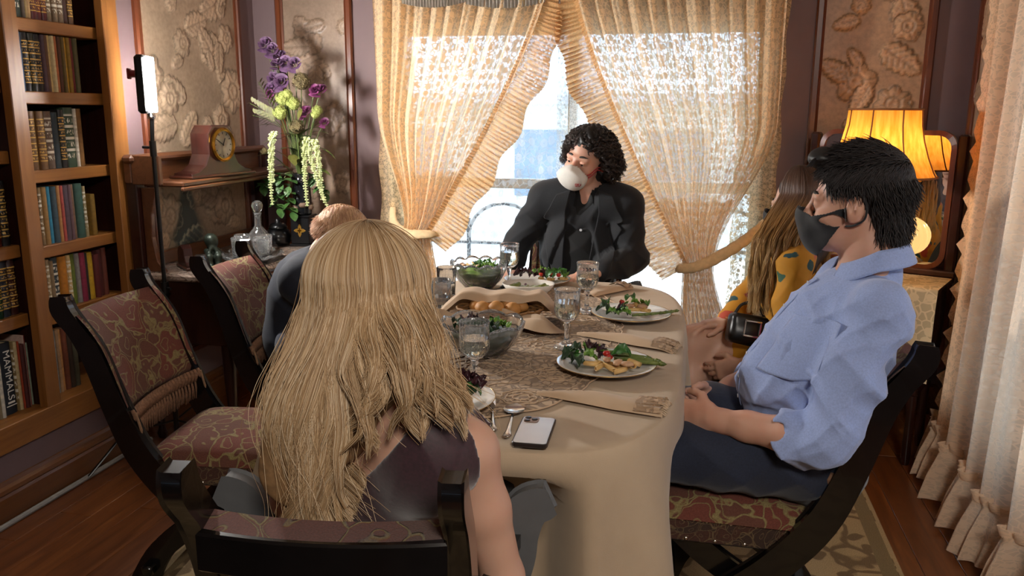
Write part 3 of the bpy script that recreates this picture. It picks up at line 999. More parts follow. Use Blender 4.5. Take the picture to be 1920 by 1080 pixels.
# ------------------------------------------------------------------ the black X-frame chairs
def ribbon(path, hw):
    P = np.array(path, float)
    d = np.gradient(P, axis=0); d /= np.linalg.norm(d, axis=1)[:, None]
    n = np.stack([-d[:, 1], d[:, 0]], 1)
    hw = np.interp(np.linspace(0, 1, len(P)), np.linspace(0, 1, len(hw)), hw)[:, None]
    return [tuple(p) for p in np.concatenate([P - n * hw, (P + n * hw)[::-1]])]
def ground_(poly):
    return [(a, max(b, 0.0)) for a, b in poly]
BACK = crom([(-.398, .957), (-.392, .915), (-.350, .85), (-.315, .78), (-.265, .62), (-.205, .47), (-.10, .33), (.02, .22), (.12, .12), (.175, .0)], 5)
BACKW = [.019, .024, .021, .026, .028, .032, .036, .036, .034, .036, .042]
FRONT = crom([(-.265, .0), (-.19, .13), (-.06, .24), (.06, .33), (.16, .43), (.19, .47)], 5)
def back_x(z):
    p = sorted((q[1], q[0]) for q in BACK)
    return float(np.interp(z, [a for a, b in p], [b for a, b in p]))
def chair(label, loc, rz, w=.41, arms=False, fringe=True, seat=True):
    t = thing('dining_chair' if not arms else 'dining_armchair', label, 'chair', (loc[0], loc[1], .0088), rz, 'black tapestry dining chairs')
    t.scale = (1, 1, .94)
    hw = w / 2
    po = ground_(ribbon(BACK, BACKW))
    for s in (-1, 1):
        y0, y1 = (s * hw - .019, s * hw + .019)
        MB().prism(po[::-1], y0, y1, lambda a, b, q: (a, q, b), ch=.005).build('back_post', M['ebony'], t)
        y2 = s * (hw - .045)
        MB().prism(ground_(ribbon(FRONT, [.036, .03, .03, .03, .026]))[::-1], y2 - .016, y2 + .016, lambda a, b, q: (a, q, b), ch=.004).build('cross_leg', M['ebony'], t)
    MB().box((.13, -hw, .055), (.165, hw, .09), .006).build('stretcher', M['ebony'], t)
    MB().box((-.245, -hw, .05), (-.21, hw, .085), .006).build('stretcher', M['ebony'], t)
    # seat: dark patterned rails with nailheads, tapestry cushion
    MB().box((-.205, -hw + .012, .365), (.205, hw - .012, .445), .008).build('seat_rail', M['tapestry_dark'], t)
    def cush(u, v):
        x, y = (u - .5) * .43, (v - .5) * (w - .01)
        a = (1 - (2 * u - 1) ** 6) * (1 - (2 * v - 1) ** 6)
        return (x * (1 - .02 * (1 - a)), y, .435 + .055 * a ** .5 + .012 * math.cos(1.6 * x / .2) * math.cos(1.6 * y / .2) * a), (x, y)
    MB().grid(cush, 22, 22).build('seat', M['tapestry'], t, smooth='all')
    nb = MB()
    for s in (-1, 1):
        for row, z in ((0, .378), (1, .432)):
            for k in range(6 + row):
                x = -.18 + k * .36 / (5 + row)
                nb.lathe([(0, .004), (.003, .003), (.005, 0)], 6, (0, 0, 0)) if False else nb.add(
                    [(x + .005 * math.cos(a), s * (hw - .011), z + .005 * math.sin(a)) for a in [PI * q / 3 for q in range(6)]] + [(x, s * (hw - .006), z)],
                    [(q, (q + 1) % 6, 6) if s < 0 else ((q + 1) % 6, q, 6) for q in range(6)])
    for s in (-1, 1):
        for k in range(6):
            z = .62 + k * .05
            x = back_x(z) + .02
            nb.add([(x, s * (hw - .01) + .0055 * math.cos(a), z + .0055 * math.sin(a)) for a in [PI * q / 3 for q in range(6)]] + [(x + .010, s * (hw - .01), z)],
                   [(q, (q + 1) % 6, 6) for q in range(6)])
    nb.build('nailheads', M['nail'], t, smooth='all')['kind'] = 'stuff'
    # slung tapestry back, front and rear skins
    bow = .030
    def back(off):
        def f(u, v):
            z = .60 + (.235 if arms else .29) * v
            y = (u - .5) * (w + .012)
            x = back_x(z) + off - bow * (1 - (2 * u - 1) ** 2) + (.030 if off > 0 else 0) * (1 if 0 < v < 1 else .6) * 1.0
            return (x, y, z + (.012 if off > 0 and v == 1 else 0)), (y, z)
        return f
    mb = MB().grid(back(.004), 18, 14).grid(back(-.02), 18, 14)
    W_, H_ = 19, 15
    n1 = W_ * H_
    b0 = 0
    fs = []
    for i in range(18):
        fs.append((i, n1 + i, n1 + i + 1, i + 1))
        fs.append(((H_ - 1) * W_ + i, (H_ - 1) * W_ + i + 1, n1 + (H_ - 1) * W_ + i + 1, n1 + (H_ - 1) * W_ + i))
    for f in fs:
        mb.f.append(f); mb.m.append(0); mb.uv.append(None)
    mb.build('back_panel', M['tapestry'], t, smooth='all')
    if fringe:
        fb = MB()
        nt = 26
        for k in range(nt):
            u = (k + .5) / nt
            y = (u - .5) * (w + .005)
            x = back_x(.60) + .036 - bow * (1 - (2 * u - 1) ** 2)
            j = rnd.random() * .012
            fb.tube([(x, y, .608), (x + .006, y + .002, .59), (x + .002, y - .001, .565)], [.006, .0085, .005], 5)
            for q in (-.004, .004):
                fb.tube([(x, y + q * .5, .572), (x + .004, y + q, .54), (x + .002, y + q * 1.4 + (rnd.random() - .5) * .008, .505 - j)], .0024, 4)
        o = fb.build('fringe', M['fringe'], t, smooth='all'); o['kind'] = 'stuff'
        for s in (-1, 1):
            x, y = back_x(.56) + .03, s * (hw - .005)
            MB().tube([(x, y, .60), (x + .012, y, .545), (x + .006, y, .50), (x + .014, y, .455)], .004, 6).lathe([(0, .0), (.012, -.006), (.011, -.02), (.006, -.03), (0, -.03)], 8, (x + .014, y, .458)).build('cord_tassel', M['rope'], t)
    if arms:
        MB().prism(ribbon([(back_x(.80) - .045 - .02 * (1 - q * q), q * (hw - .015)) for q in np.linspace(-1, 1, 15)], [.014]), .765, .835,
                   lambda a, b, q: (a, b, q), ch=.004).build('crest_rail', M['ebony'], t)
        for s in (-1, 1):
            pa = crom([(.165, .36), (.21, .465), (.240, .57), (.250, .635), (.272, .685), (.312, .705)], 5)
            pl = ribbon(pa, [.040, .041, .041, .039, .036, .030])
            pl = [(s * (a + hw - .205 + .02), b) for a, b in pl]
            if s > 0: pl = pl
            else: pl = pl[::-1]
            pl = pl[::-1]
            MB().prism(pl, .005, .045, lambda a, b, q: (q, a, b), ch=.006).build('arm_post', M['arm_sheen'], t)
            MB().prism(ribbon([(-.27, s * hw), (-.15, s * (hw + .03)), (.02, s * (hw + .06))], [.016]) if s < 0 else ribbon([(-.27, s * hw), (-.15, s * (hw + .03)), (.02, s * (hw + .06))], [.016]), .60, .63,
                       lambda a, b, q: (a, b, q)).build('arm_rail', M['ebony'], t)
    return t
chair('empty black tapestry chair nearest the bookcase', (-1.328, 2.165, 0), R(7))
chair('black tapestry chair in front of the marble sideboard, under the man in navy', (-1.325, 2.800, 0), R(5), .36)
chair('black tapestry chair under the man in the light blue shirt', (.140, 2.15, 0), R(180))
chair('black tapestry chair under the woman in the yellow floral dress', (.27, 2.95, 0), R(168))
chair('black armchair with sheen painted on its arms in the foreground, under the blonde woman', (-.57, 1.416, 0), R(98), .41, True, False)
chair('black armchair by the window, under the man in the blazer', (-.52, 3.56, 0), R(-90), .41, True, False)

# ------------------------------------------------------------------ rug
def rug_mat():
    t = NT('rug_wool')
    vec = t.coord('Object')
    sep = t.n('ShaderNodeSeparateXYZ'); t.l(vec, sep.inputs[0])
    ax = t.math('ABSOLUTE', sep.outputs[0]); ay = t.math('ABSOLUTE', sep.outputs[1])
    n = t.n('ShaderNodeTexNoise'); n.inputs['Scale'].default_value = 6; t.l(vec, n.inputs['Vector'])
    wv = t.n('ShaderNodeVectorMath', operation='MULTIPLY_ADD'); t.l(n.outputs['Color'], wv.inputs[0]); wv.inputs[1].default_value = (.12, .12, .12); t.l(vec, wv.inputs[2])
    f = t.vor(wv.outputs[0], 12); e = t.vor(wv.outputs[0], 5.5, 'DISTANCE_TO_EDGE')
    pat = t.math('MAXIMUM', t.gray(f, .30, .36, 1, 0), t.gray(e, .03, .06, 1, 0))
    c = t.mix(pat, C('b59b72'), C('7a6346'))
    d = t.math('MAXIMUM', t.math('SUBTRACT', ax, 1.155), t.math('SUBTRACT', ay, 1.60))
    c = t.mix(t.math('MULTIPLY', t.gray(d, -.07, -.068), t.gray(d, -.018, -.02)), c, C('85714f'))
    c = t.mix(t.gray(d, -.016, -.014), c, C('b59b72'))
    w = t.noise(vec, 260, 2)
    t.set(Base_Color=t.mix(t.gray(w, .35, .65, .35, 0), c, C('4a3a28')), Roughness=.95)
    t.bump(w, .4, .003)
    return t.mat
tag(MB().box((-1.155, -1.6, 0), (1.155, 1.6, .008), .004).build('area_rug', rug_mat(), None, (-.44, 2.2, .0005), smooth=False),
    'beige floral wool rug with a plain border under the dining table', 'rug')

# ------------------------------------------------------------------ dining table and its cloths
TC, TA, TB, TN = (-.5, 2.38), .50, .87, 4.0
def sup(th, a=TA, b=TB, n=TN):
    c, s = math.cos(th), math.sin(th)
    r = (abs(c / a) ** n + abs(s / b) ** n) ** (-1 / n)
    return r * c, r * s
tb = thing('dining_table', 'oval dining table under the beige cloth', 'table', (TC[0], TC[1], 0))
MB().prism([sup(2 * PI * k / 48, TA - .006, TB - .006) for k in range(48)], .712, .746, lambda a, b, q: (a, b, q), ch=.006).build('tabletop', M['dark_wood_y'], tb)
MB().prism([sup(2 * PI * k / 32, TA - .12, TB - .12) for k in range(32)], .64, .712, lambda a, b, q: (a, b, q)).build('apron', M['dark_wood_y'], tb)
for sx in (-1, 1):
    for sy in (-1, 1):
        MB().lathe([(.022, .01), (.03, .03), (.02, .06), (.026, .3), (.034, .5), (.024, .56), (.034, .60), (.034, .70)], 12, (sx * .26, sy * .6, 0)).build('leg', M['dark_wood'], tb)
def cloth_mat(name, c, c2, lace=0):
    t = NT(name)
    uv = t.n('ShaderNodeTexCoord').outputs['Object']
    w = t.noise(uv, 420, 2)
    if lace:
        n = t.n('ShaderNodeTexNoise'); n.inputs['Scale'].default_value = 14; t.l(uv, n.inputs['Vector'])
        wv = t.n('ShaderNodeVectorMath', operation='MULTIPLY_ADD'); t.l(n.outputs['Color'], wv.inputs[0]); wv.inputs[1].default_value = (.05, .05, .05); t.l(uv, wv.inputs[2])
        f = t.vor(wv.outputs[0], 17); e = t.vor(wv.outputs[0], 38, 'DISTANCE_TO_EDGE')
        ring = t.math('ABSOLUTE', t.math('SUBTRACT', t.math('FRACT', t.math('MULTIPLY', f, 3.2)), .5))
        k = t.math('MAXIMUM', t.gray(ring, .10, .2, 1, 0), t.gray(e, .05, .10, 1, 0))
        col = t.mix(k, c, c2)
        t.set(Base_Color=col, Roughness=.9)
        t.bump(t.math('ADD', t.math('MULTIPLY', k, -1.0), t.math('MULTIPLY', w, .2)), .7, .004)
    else:
        n = t.noise(uv, 5, 4)
        t.set(Base_Color=t.ramp(n, [(.3, c), (.7, c2)]), Roughness=.85)
        t.bump(w, .12, .002)
    t.b.inputs['Sheen Weight'].default_value = .15
    return t.mat
M['linen'] = cloth_mat('beige_damask', C('b09a80'), C('bea88c'))
M['lace_cloth'] = cloth_mat('ecru_lace', C('b79b7c'), C('836a50'), 1)
M['napkin'] = cloth_mat('ecru_napkin', C('b99c7e'), C('c4a98b'))
tcl = thing('tablecloth', 'long beige cloth draped over the dining table', 'tablecloth', (TC[0], TC[1], 0))
def tcloth():
    mb = MB()
    nth, top = 288, [0, .3, .55, .75, .88, .96, 1.0]
    drop = [.008, .02, .05, .09, .14, .20, .27, .34, .42, .5, .57, .62]
    rg = random.Random(3)
    fold = [(rg.randint(7, 24), rg.random() * 6.3, .6 + .5 * rg.random()) for _ in range(6)]
    vs = []
    for r in top:
        for k in range(nth):
            x, y = sup(2 * PI * k / nth)
            vs.append((x * r, y * r, .7515 + .0006 * math.sin(9 * x * r + 4 * y * r)))
    for d in drop:
        for k in range(nth):
            th = 2 * PI * k / nth
            x, y = sup(th)
            L = math.hypot(x, y)
            f = sum(a * math.sin(m * th + p) for m, p, a in fold) / 4
            corner = min(1, (abs(x) / TA) ** 3 * (abs(y) / TB) ** 3 * 2.4)
            out = .010 * min(1, d * 40) + d * (.03 + .14 * corner) + f * min(1, d * 5) * (.016 + .055 * d * (1 + 2.6 * corner))
            nx, ny = np.sign(x) * abs(x / TA) ** 3 / TA, np.sign(y) * abs(y / TB) ** 3 / TB
            nl = math.hypot(nx, ny)
            px, py, pz = x + nx / nl * out, y + ny / nl * out, .7515 - d + (.004 if d < .01 else 0)
            # pressed in by laps: foreground, window end and the two long sides
            wx, wy = px + TC[0], py + TC[1]
            def press(v, lim, cx, half, s):
                return v
            dz = min(1, d / .10)
            if wy < 1.62 and wx < -.16:
                w = min(1, max(0, (-.16 - wx) / .12)) * min(1, max(0, (d - .05) / .07))
                wy = wy + w * max(0, 1.655 - wy)
            if wy > 3.15:
                w = min(1, max(0, .36 - abs(wx + .52)) / .1) * min(1, max(0, (d - .05) / .07))
                wy = wy - w * max(0, wy - 3.10)
            if wx > -.15:
                for cy in (2.10, 2.86):
                    w = min(1, max(0, .30 - abs(wy - cy)) / .14) * min(1, max(0, (d - .10) / .12))
                    wx = wx - w * max(0, wx + .14)
            if wx < -.9:
                for cy in (2.17, 2.82):
                    w = min(1, max(0, .30 - abs(wy - cy)) / .12) * min(1, max(0, (d - .10) / .12))
                    wx = wx + w * max(0, -.87 - wx) * 0.6
            vs.append((wx - TC[0], wy - TC[1], pz))
    rows = len(top) + len(drop)
    fs = []
    for i in range(1, rows - 1):
        for k in range(nth):
            j = (k + 1) % nth
            a = i * nth
            fs.append((a + k, a + nth + k, a + nth + j, a + j))
    fs2 = [(nth + k, nth + (k + 1) % nth, 0) for k in range(nth)]
    mb.add(vs, fs + [(nth + (k + 1) % nth, 0, nth + k)[::1] for k in range(nth)])
    return mb
tcloth().build('cloth', M['linen'], tcl, smooth='all')
ov = thing('lace_overlay', 'ecru lace overlay with scalloped edge spread over the beige tablecloth', 'tablecloth', (TC[0] - .03, TC[1] - .01, 0))
def scal(k, n=360):
    th = 2 * PI * k / n
    x, y = sup(th, .34, .70, 2.6)
    q = 1 + .018 * abs(math.sin(th * 17))
    return x * q, y * q
mb = MB()
n = 360
rr = [0.02, .25, .5, .7, .85, .95, 1.0]
vs = [(scal(k)[0] * r, scal(k)[1] * r, .7555 - (.0012 if r == 1 else 0)) for r in rr for k in range(n)]
fs = [(i * n + k, (i + 1) * n + k, (i + 1) * n + (k + 1) % n, i * n + (k + 1) % n) for i in range(len(rr) - 1) for k in range(n)] + [tuple(range(n))]
mb.add(vs, fs).build('lace', M['lace_cloth'], ov, smooth='all')
hem = MB()
for q, rad in ((1.0, .0022), (.93, .0014)):
    pts = [(scal(k)[0] * q, scal(k)[1] * q, .7562) for k in range(361)]
    hem.tube(pts, rad, 5, cap=False)
hem.build('scalloped_hem', M['napkin'], ov, smooth='all')
# raised lace medallions
def medallion(cx, cy, r, par):
    mb = MB()
    for q in (1.0, .72, .4):
        m = 9 if q == 1 else 7
        mb.tube([(cx + r * q * (1 + .06 * math.cos(m * a)) * math.cos(a), cy + r * q * (1 + .06 * math.cos(m * a)) * math.sin(a), .7565) for a in [2 * PI * k / 60 for k in range(61)]], .0016, 4, cap=False)
    for k in range(8):
        a = 2 * PI * k / 8
        mb.tube([(cx + r * .4 * math.cos(a), cy + r * .4 * math.sin(a), .7565), (cx + r * .55 * math.cos(a + .2), cy + r * .55 * math.sin(a + .2), .757), (cx + r * .72 * math.cos(a), cy + r * .72 * math.sin(a), .7565)], .0014, 4)
    mb.build('medallion', M['napkin'], par, smooth='all')
for cx, cy, r in ((.02, -.36, .13), (.21, -.36, .055), (.0, .0, .12), (.16, -.1, .07), (.2, .22, .06), (.06, .36, .1), (.02, -.58, .07), (.16, -.55, .05), (-.18, -.4, .06)):
    medallion(cx, cy, r, ov)

# ------------------------------------------------------------------ sideboard with marble top
def marble():
    t = NT('veined_marble')
    v = t.coord('Object', (1, 1, 1))
    n = t.noise(v, 7, 8, .65, 2.2)
    t.set(Base_Color=t.ramp(n, [(.35, C('6b5a50')), (.47, C('b5a294')), (.52, C('4e4039')), (.58, C('a08c7f')), (.75, C('7d6a5e'))]), Roughness=.18)
    t.b.inputs['Coat Weight'].default_value = .4
    return t.mat
M['marble'] = marble()
sb = thing('sideboard', 'dark wooden sideboard with marble top and a raised back shelf by the left wall', 'sideboard', (-2.05, 3.5, 0))
def sp(name, lo, hi, m, ch=.004):
    q = (-2.05, 3.5, 0)
    return MB().box([lo[i] - q[i] for i in range(3)], [hi[i] - q[i] for i in range(3)], ch).build(name, M[m], sb, smooth=False)
X0 = XL + .026
sp('body', (X0, 2.985, .45), (-1.845, 4.03, .725), 'dark_wood')
sp('marble_top', (X0, 2.955, .725), (-1.80, 4.06, .755), 'marble', .008)
for y in (3.02, 3.52):
    d_ = sp('drawer', (-1.85, y, .50), (-1.832, y + .47, .705), 'brown_wood', .005)
    MB().lathe([(0, .022), (.012, .02), (.014, .014), (.006, .008), (.008, 0)], 12).mesh('knob', M['brass'])
    k = obj('knob', bpy.data.meshes['knob'], d_, (-1.832 + 2.05, y + .235 - 3.5, .60), (0, R(90), 0))
for x in (X0 + .03, -1.88):
    for y in (3.02, 3.99):
        MB().lathe([(.016, 0), (.022, .02), (.014, .05), (.024, .25), (.03, .40), (.03, .452)], 12, (x + 2.05, y - 3.5, 0)).build('leg', M['dark_wood'], sb)
sp('back_upright', (X0, 2.965, .755), (X0 + .05, 3.02, 1.235), 'dark_wood')
sp('back_upright', (X0, 3.98, .755), (X0 + .05, 4.03, 1.235), 'dark_wood')
sp('splash_rail', (X0, 3.02, .755), (X0 + .025, 3.98, .815), 'brown_wood')
sp('gallery_board', (X0, 2.96, 1.125), (X0 + .035, 4.03, 1.225), 'brown_wood')
sp('gallery_cap', (X0, 2.945, 1.205), (X0 + .055, 4.04, 1.24), 'brown_wood', .012)
sp('gallery_end', (X0 + .035, 2.96, 1.12), (-2.10, 2.985, 1.24), 'brown_wood')
sp('shelf', (X0, 3.05, 1.105), (-2.055, 4.03, 1.128), 'brown_wood', .006)
sp('shelf_edge', (-2.068, 3.045, 1.088), (-2.05, 4.03, 1.106), 'brown_wood', .005)
# end bracket with a pale curved edge
MB().prism([(X0 + .05, .755), (X0 + .13, .755), (X0 + .10, .80), (X0 + .085, .90), (X0 + .09, 1.0), (X0 + .12, 1.105), (X0 + .05, 1.105)], 2.99, 3.015, lambda a, b, q: (a + 2.05, q - 3.5, b), ch=.003).build('end_bracket', M['brown_wood'], sb, smooth=False)

# mantel clock
ck = thing('mantel_clock', 'dark wooden mantel clock with round face on the upper shelf', 'clock', (-2.115, 3.38, 1.1286), R(-8))
pr = [(-.20, 0), (.20, 0), (.20, .022), (.155, .03), (.11, .055), (.085, .10), (.085, .19), (.055, .225), (-.055, .225), (-.085, .19), (-.085, .10), (-.11, .055), (-.155, .03), (-.20, .022)]
MB().prism(pr, -.05, .05, lambda a, b, q: (q, a, b), ch=.005).build('case', M['dark_wood'], ck, smooth=False)
MB().box((-.065, -.215, -.0), (.065, .215, .012), .004).build('plinth', M['dark_wood_y'], ck, smooth=False)
M['dial'] = plain('aged_dial', C('d9cfb8'), .3, 0.0, v=.12, scale=20)
M['clock_glass'] = glass('clock_glass', (1, 1, 1), .02)
Ry = Matrix.Translation((.05, 0, .14)) @ Matrix.Rotation(R(90), 4, 'Y')
def lat(name, prof, m, par, X, n=28, closed=False):
    mb = MB().lathe(prof, n, closed=closed)
    mb.v = [tuple(X @ Vector(p)) for p in mb.v]
    return mb.build(name, M[m], par)
lat('bezel', [(.062, 0), (.074, .004), (.076, .014), (.068, .02), (.060, .016)], 'brass', ck, Ry, 36, True)
lat('dial', [(0, .008), (.062, .008)], 'dial', ck, Ry)
M['ink'] = plain('black_ink', C('15120f'), .6)
for k in range(12):
    a = 2 * PI * k / 12
    MB().box((-.0015, .046, .0085), (.0015, .056, .0095)).build('hour_mark', M['ink'], ck, smooth=False).matrix_local = Ry @ Matrix.Rotation(a, 4, 'Z')
for a, L in ((1.1, .032), (2.6, .045)):
    MB().box((-.0016, -.006, .0098), (.0016, L, .0108)).build('hand', M['ink'], ck, smooth=False).matrix_local = Ry @ Matrix.Rotation(a, 4, 'Z')

# bronze child and scroll bookend
M['bronze'] = plain('verdigris_bronze', C('2c342c'), .42, .55, v=.3, scale=40)
S = SDF()
S.ell((0, 0, .105), (.030, .027, .031)).cap((0, 0, .08), (-.004, .008, .055), .013, .026, .015).ell((-.008, .0, .035), (.030, .026, .03), k=.02)
S.ell((-.005, -.004, .118), (.033, .028, .024), k=.01)
for s in (-1, 1):
    S.chain([((-.004, s * .024, .066), .011), ((.028, s * .02, .055), .009), ((.022, s * .006, .085), .008)], .008)
    S.chain([((-.005, s * .014, .024), .018), ((.040, s * .018, .045), .014), ((.045, s * .016, .008), .011), ((.062, s * .016, .006), .008)], .01)
stt = thing('child_statuette', 'small green bronze of a crouching child beside the lamp stand pole', 'statuette', (-2.02, 3.17, .7555), R(-50))
sdf_obj('figure', S, M['bronze'], stt, .003, 1)
bk = thing('scroll_bookend', 'dark wooden scroll bookend behind the bronze child', 'bookend', (-2.10, 3.10, .7555), R(-40))
MB().prism([(-.06, 0), (.075, 0), (.075, .022), (.045, .03), (.028, .055), (.02, .085), (-.01, .10), (-.04, .092), (-.06, .07)], -.02, .02, lambda a, b, q: (a, q, b), ch=.003).build('scroll_panel', M['dark_wood'], bk, smooth=False)
MB().box((-.065, -.028, 0), (.08, .028, .012), .003).build('foot_plate', M['dark_wood_y'], bk, smooth=False)

# LED panel on a light stand
ls = thing('light_stand', 'black tripod stand carrying a lit slim LED panel beside the bookcase', 'light stand', (-2.075, 2.90, 0))
MB().tube([(0, 0, .06), (0, 0, .72)], .011, 10).tube([(0, 0, .70), (0, 0, 1.30)], .0085, 10).build('pole', M['black_metal'], ls)
MB().tube([(0, 0, .69), (0, 0, .735)], .016, 10).tube([(0, 0, .71), (.035, -.012, .71)], .006, 8).build('collar', M['black_metal'], ls)
MB().tube([(0, 0, 1.24), (0, 0, 1.30)], .013, 10).tube([(-.045, 0, 1.275), (.0, 0, 1.275)], .006, 8).tube([(0, 0, 1.30), (.006, 0, 1.39)], .008, 8).build('tilt_head', M['black_metal'], ls)
MB().lathe([(.014, 0), (.017, .008), (.012, .02), (.014, .03), (.008, .035)], 12, (.004, 0, 1.385)).build('ball_joint', M['chrome'], ls)
MB().tube([(0, 0, .30), (0, 0, .345)], .018, 10).build('leg_collar', M['black_metal'], ls)
for a in (R(98), R(243), R(340)):
    L = .40
    MB().tube([(.012 * math.cos(a), .012 * math.sin(a), .33), (L * math.cos(a) * .93, L * math.sin(a) * .93, .016)], .0075, 8, flat=.6).build('leg', M['black_metal'], ls)
    MB().tube([(0, 0, .14), (L * .55 * math.cos(a), L * .55 * math.sin(a), .145)], .0045, 6).build('brace', M['black_metal'], ls)
bd = MB().box((-.032, -.05, 1.405), (.008, .05, 1.625), .010).build('panel_body', M['black_metal'], ls, None, (0, 0, R(20)), smooth=False)
M['led'] = None
t = NT('led_face'); t.set(Base_Color=(1, 1, 1), Roughness=.4); t.b.inputs['Emission Color'].default_value = (1, .97, .93, 1); t.b.inputs['Emission Strength'].default_value = 250
M['led'] = t.mat
MB().box((.008, -.046, 1.41), (.018, .046, 1.62), .004).build('panel_diffuser', M['led'], bd, smooth=False)
M['red'] = plain('red_plastic', C('6a1a1c'), .4)
MB().tube([(-.03, 0, 1.555), (-.06, 0, 1.555)], .014, 8).box((-.06, -.016, 1.535), (-.070, .016, 1.575), .003).build('battery_knob', M['red'], bd, smooth=False)

# ------------------------------------------------------------------ lace
def lace(name, c, dens=.5, scale=26, kind='flower', see=.0, transl=.55):
    t = NT(name)
    t.t.nodes.remove(t.b)
    uv = t.n('ShaderNodeTexCoord').outputs['UV']
    n = t.n('ShaderNodeTexNoise'); n.inputs['Scale'].default_value = scale * .7; t.l(uv, n.inputs['Vector'])
    wv = t.n('ShaderNodeVectorMath', operation='MULTIPLY_ADD'); t.l(n.outputs['Color'], wv.inputs[0]); wv.inputs[1].default_value = (.6 / scale,) * 3; t.l(uv, wv.inputs[2])
    f = t.vor(wv.outputs[0], scale, rnd_=.6)
    e = t.vor(wv.outputs[0], scale * 1.9, 'DISTANCE_TO_EDGE')
    petal = t.math('MULTIPLY', t.gray(f, .38, .30), t.gray(f, .07, .10))
    net = t.gray(e, .10, .05)
    big = t.gray(t.noise(uv, scale * .16, 2), .40, .55)
    k = t.math('MAXIMUM', petal, t.math('MULTIPLY', net, .75))
    k = t.math('ADD', t.math('MULTIPLY', k, .42), t.math('MULTIPLY', t.math('MULTIPLY', big, k), .18))
    k = t.math('MINIMUM', t.math('ADD', k, dens), .98)
    df = t.n('ShaderNodeBsdfDiffuse'); df.inputs['Color'].default_value = (*c, 1)
    tl = t.n('ShaderNodeBsdfTranslucent'); tl.inputs['Color'].default_value = (*c, 1)
    m1 = t.n('ShaderNodeMixShader'); m1.inputs[0].default_value = transl
    t.l(df.outputs[0], m1.inputs[1]); t.l(tl.outputs[0], m1.inputs[2])
    tr = t.n('ShaderNodeBsdfTransparent')
    m2 = t.n('ShaderNodeMixShader')
    t.l(k, m2.inputs[0]); t.l(tr.outputs[0], m2.inputs[1]); t.l(m1.outputs[0], m2.inputs[2])
    t.l(m2.outputs[0], t.out.inputs['Surface'])
    return t.mat
M['lace'] = lace('gold_ecru_lace', C('f5dab4'), .68, 24)
M['ruffle'] = lace('ruffle_lace', C('e6bd88'), .80, 40, transl=.42)
M['band_lace'] = lace('border_lace', C('e6cdA2'.lower()), .52, 34)
M['sheer'] = lace('white_sheer', C('f3f1ea'), .16, 15, transl=.6)
M['sheer_edge'] = lace('sheer_edging', C('efeee6'), .34, 46, transl=.6)
M['long_lace'] = lace('ivory_lace', C('f0cfae'), .78, 30, transl=.3)
M['flounce'] = lace('ivory_flounce', C('f1d6ba'), .82, 36, transl=.3)
M['tie'] = plain('tieback_cloth', C('dcbf94'), .9, v=.12, scale=50)

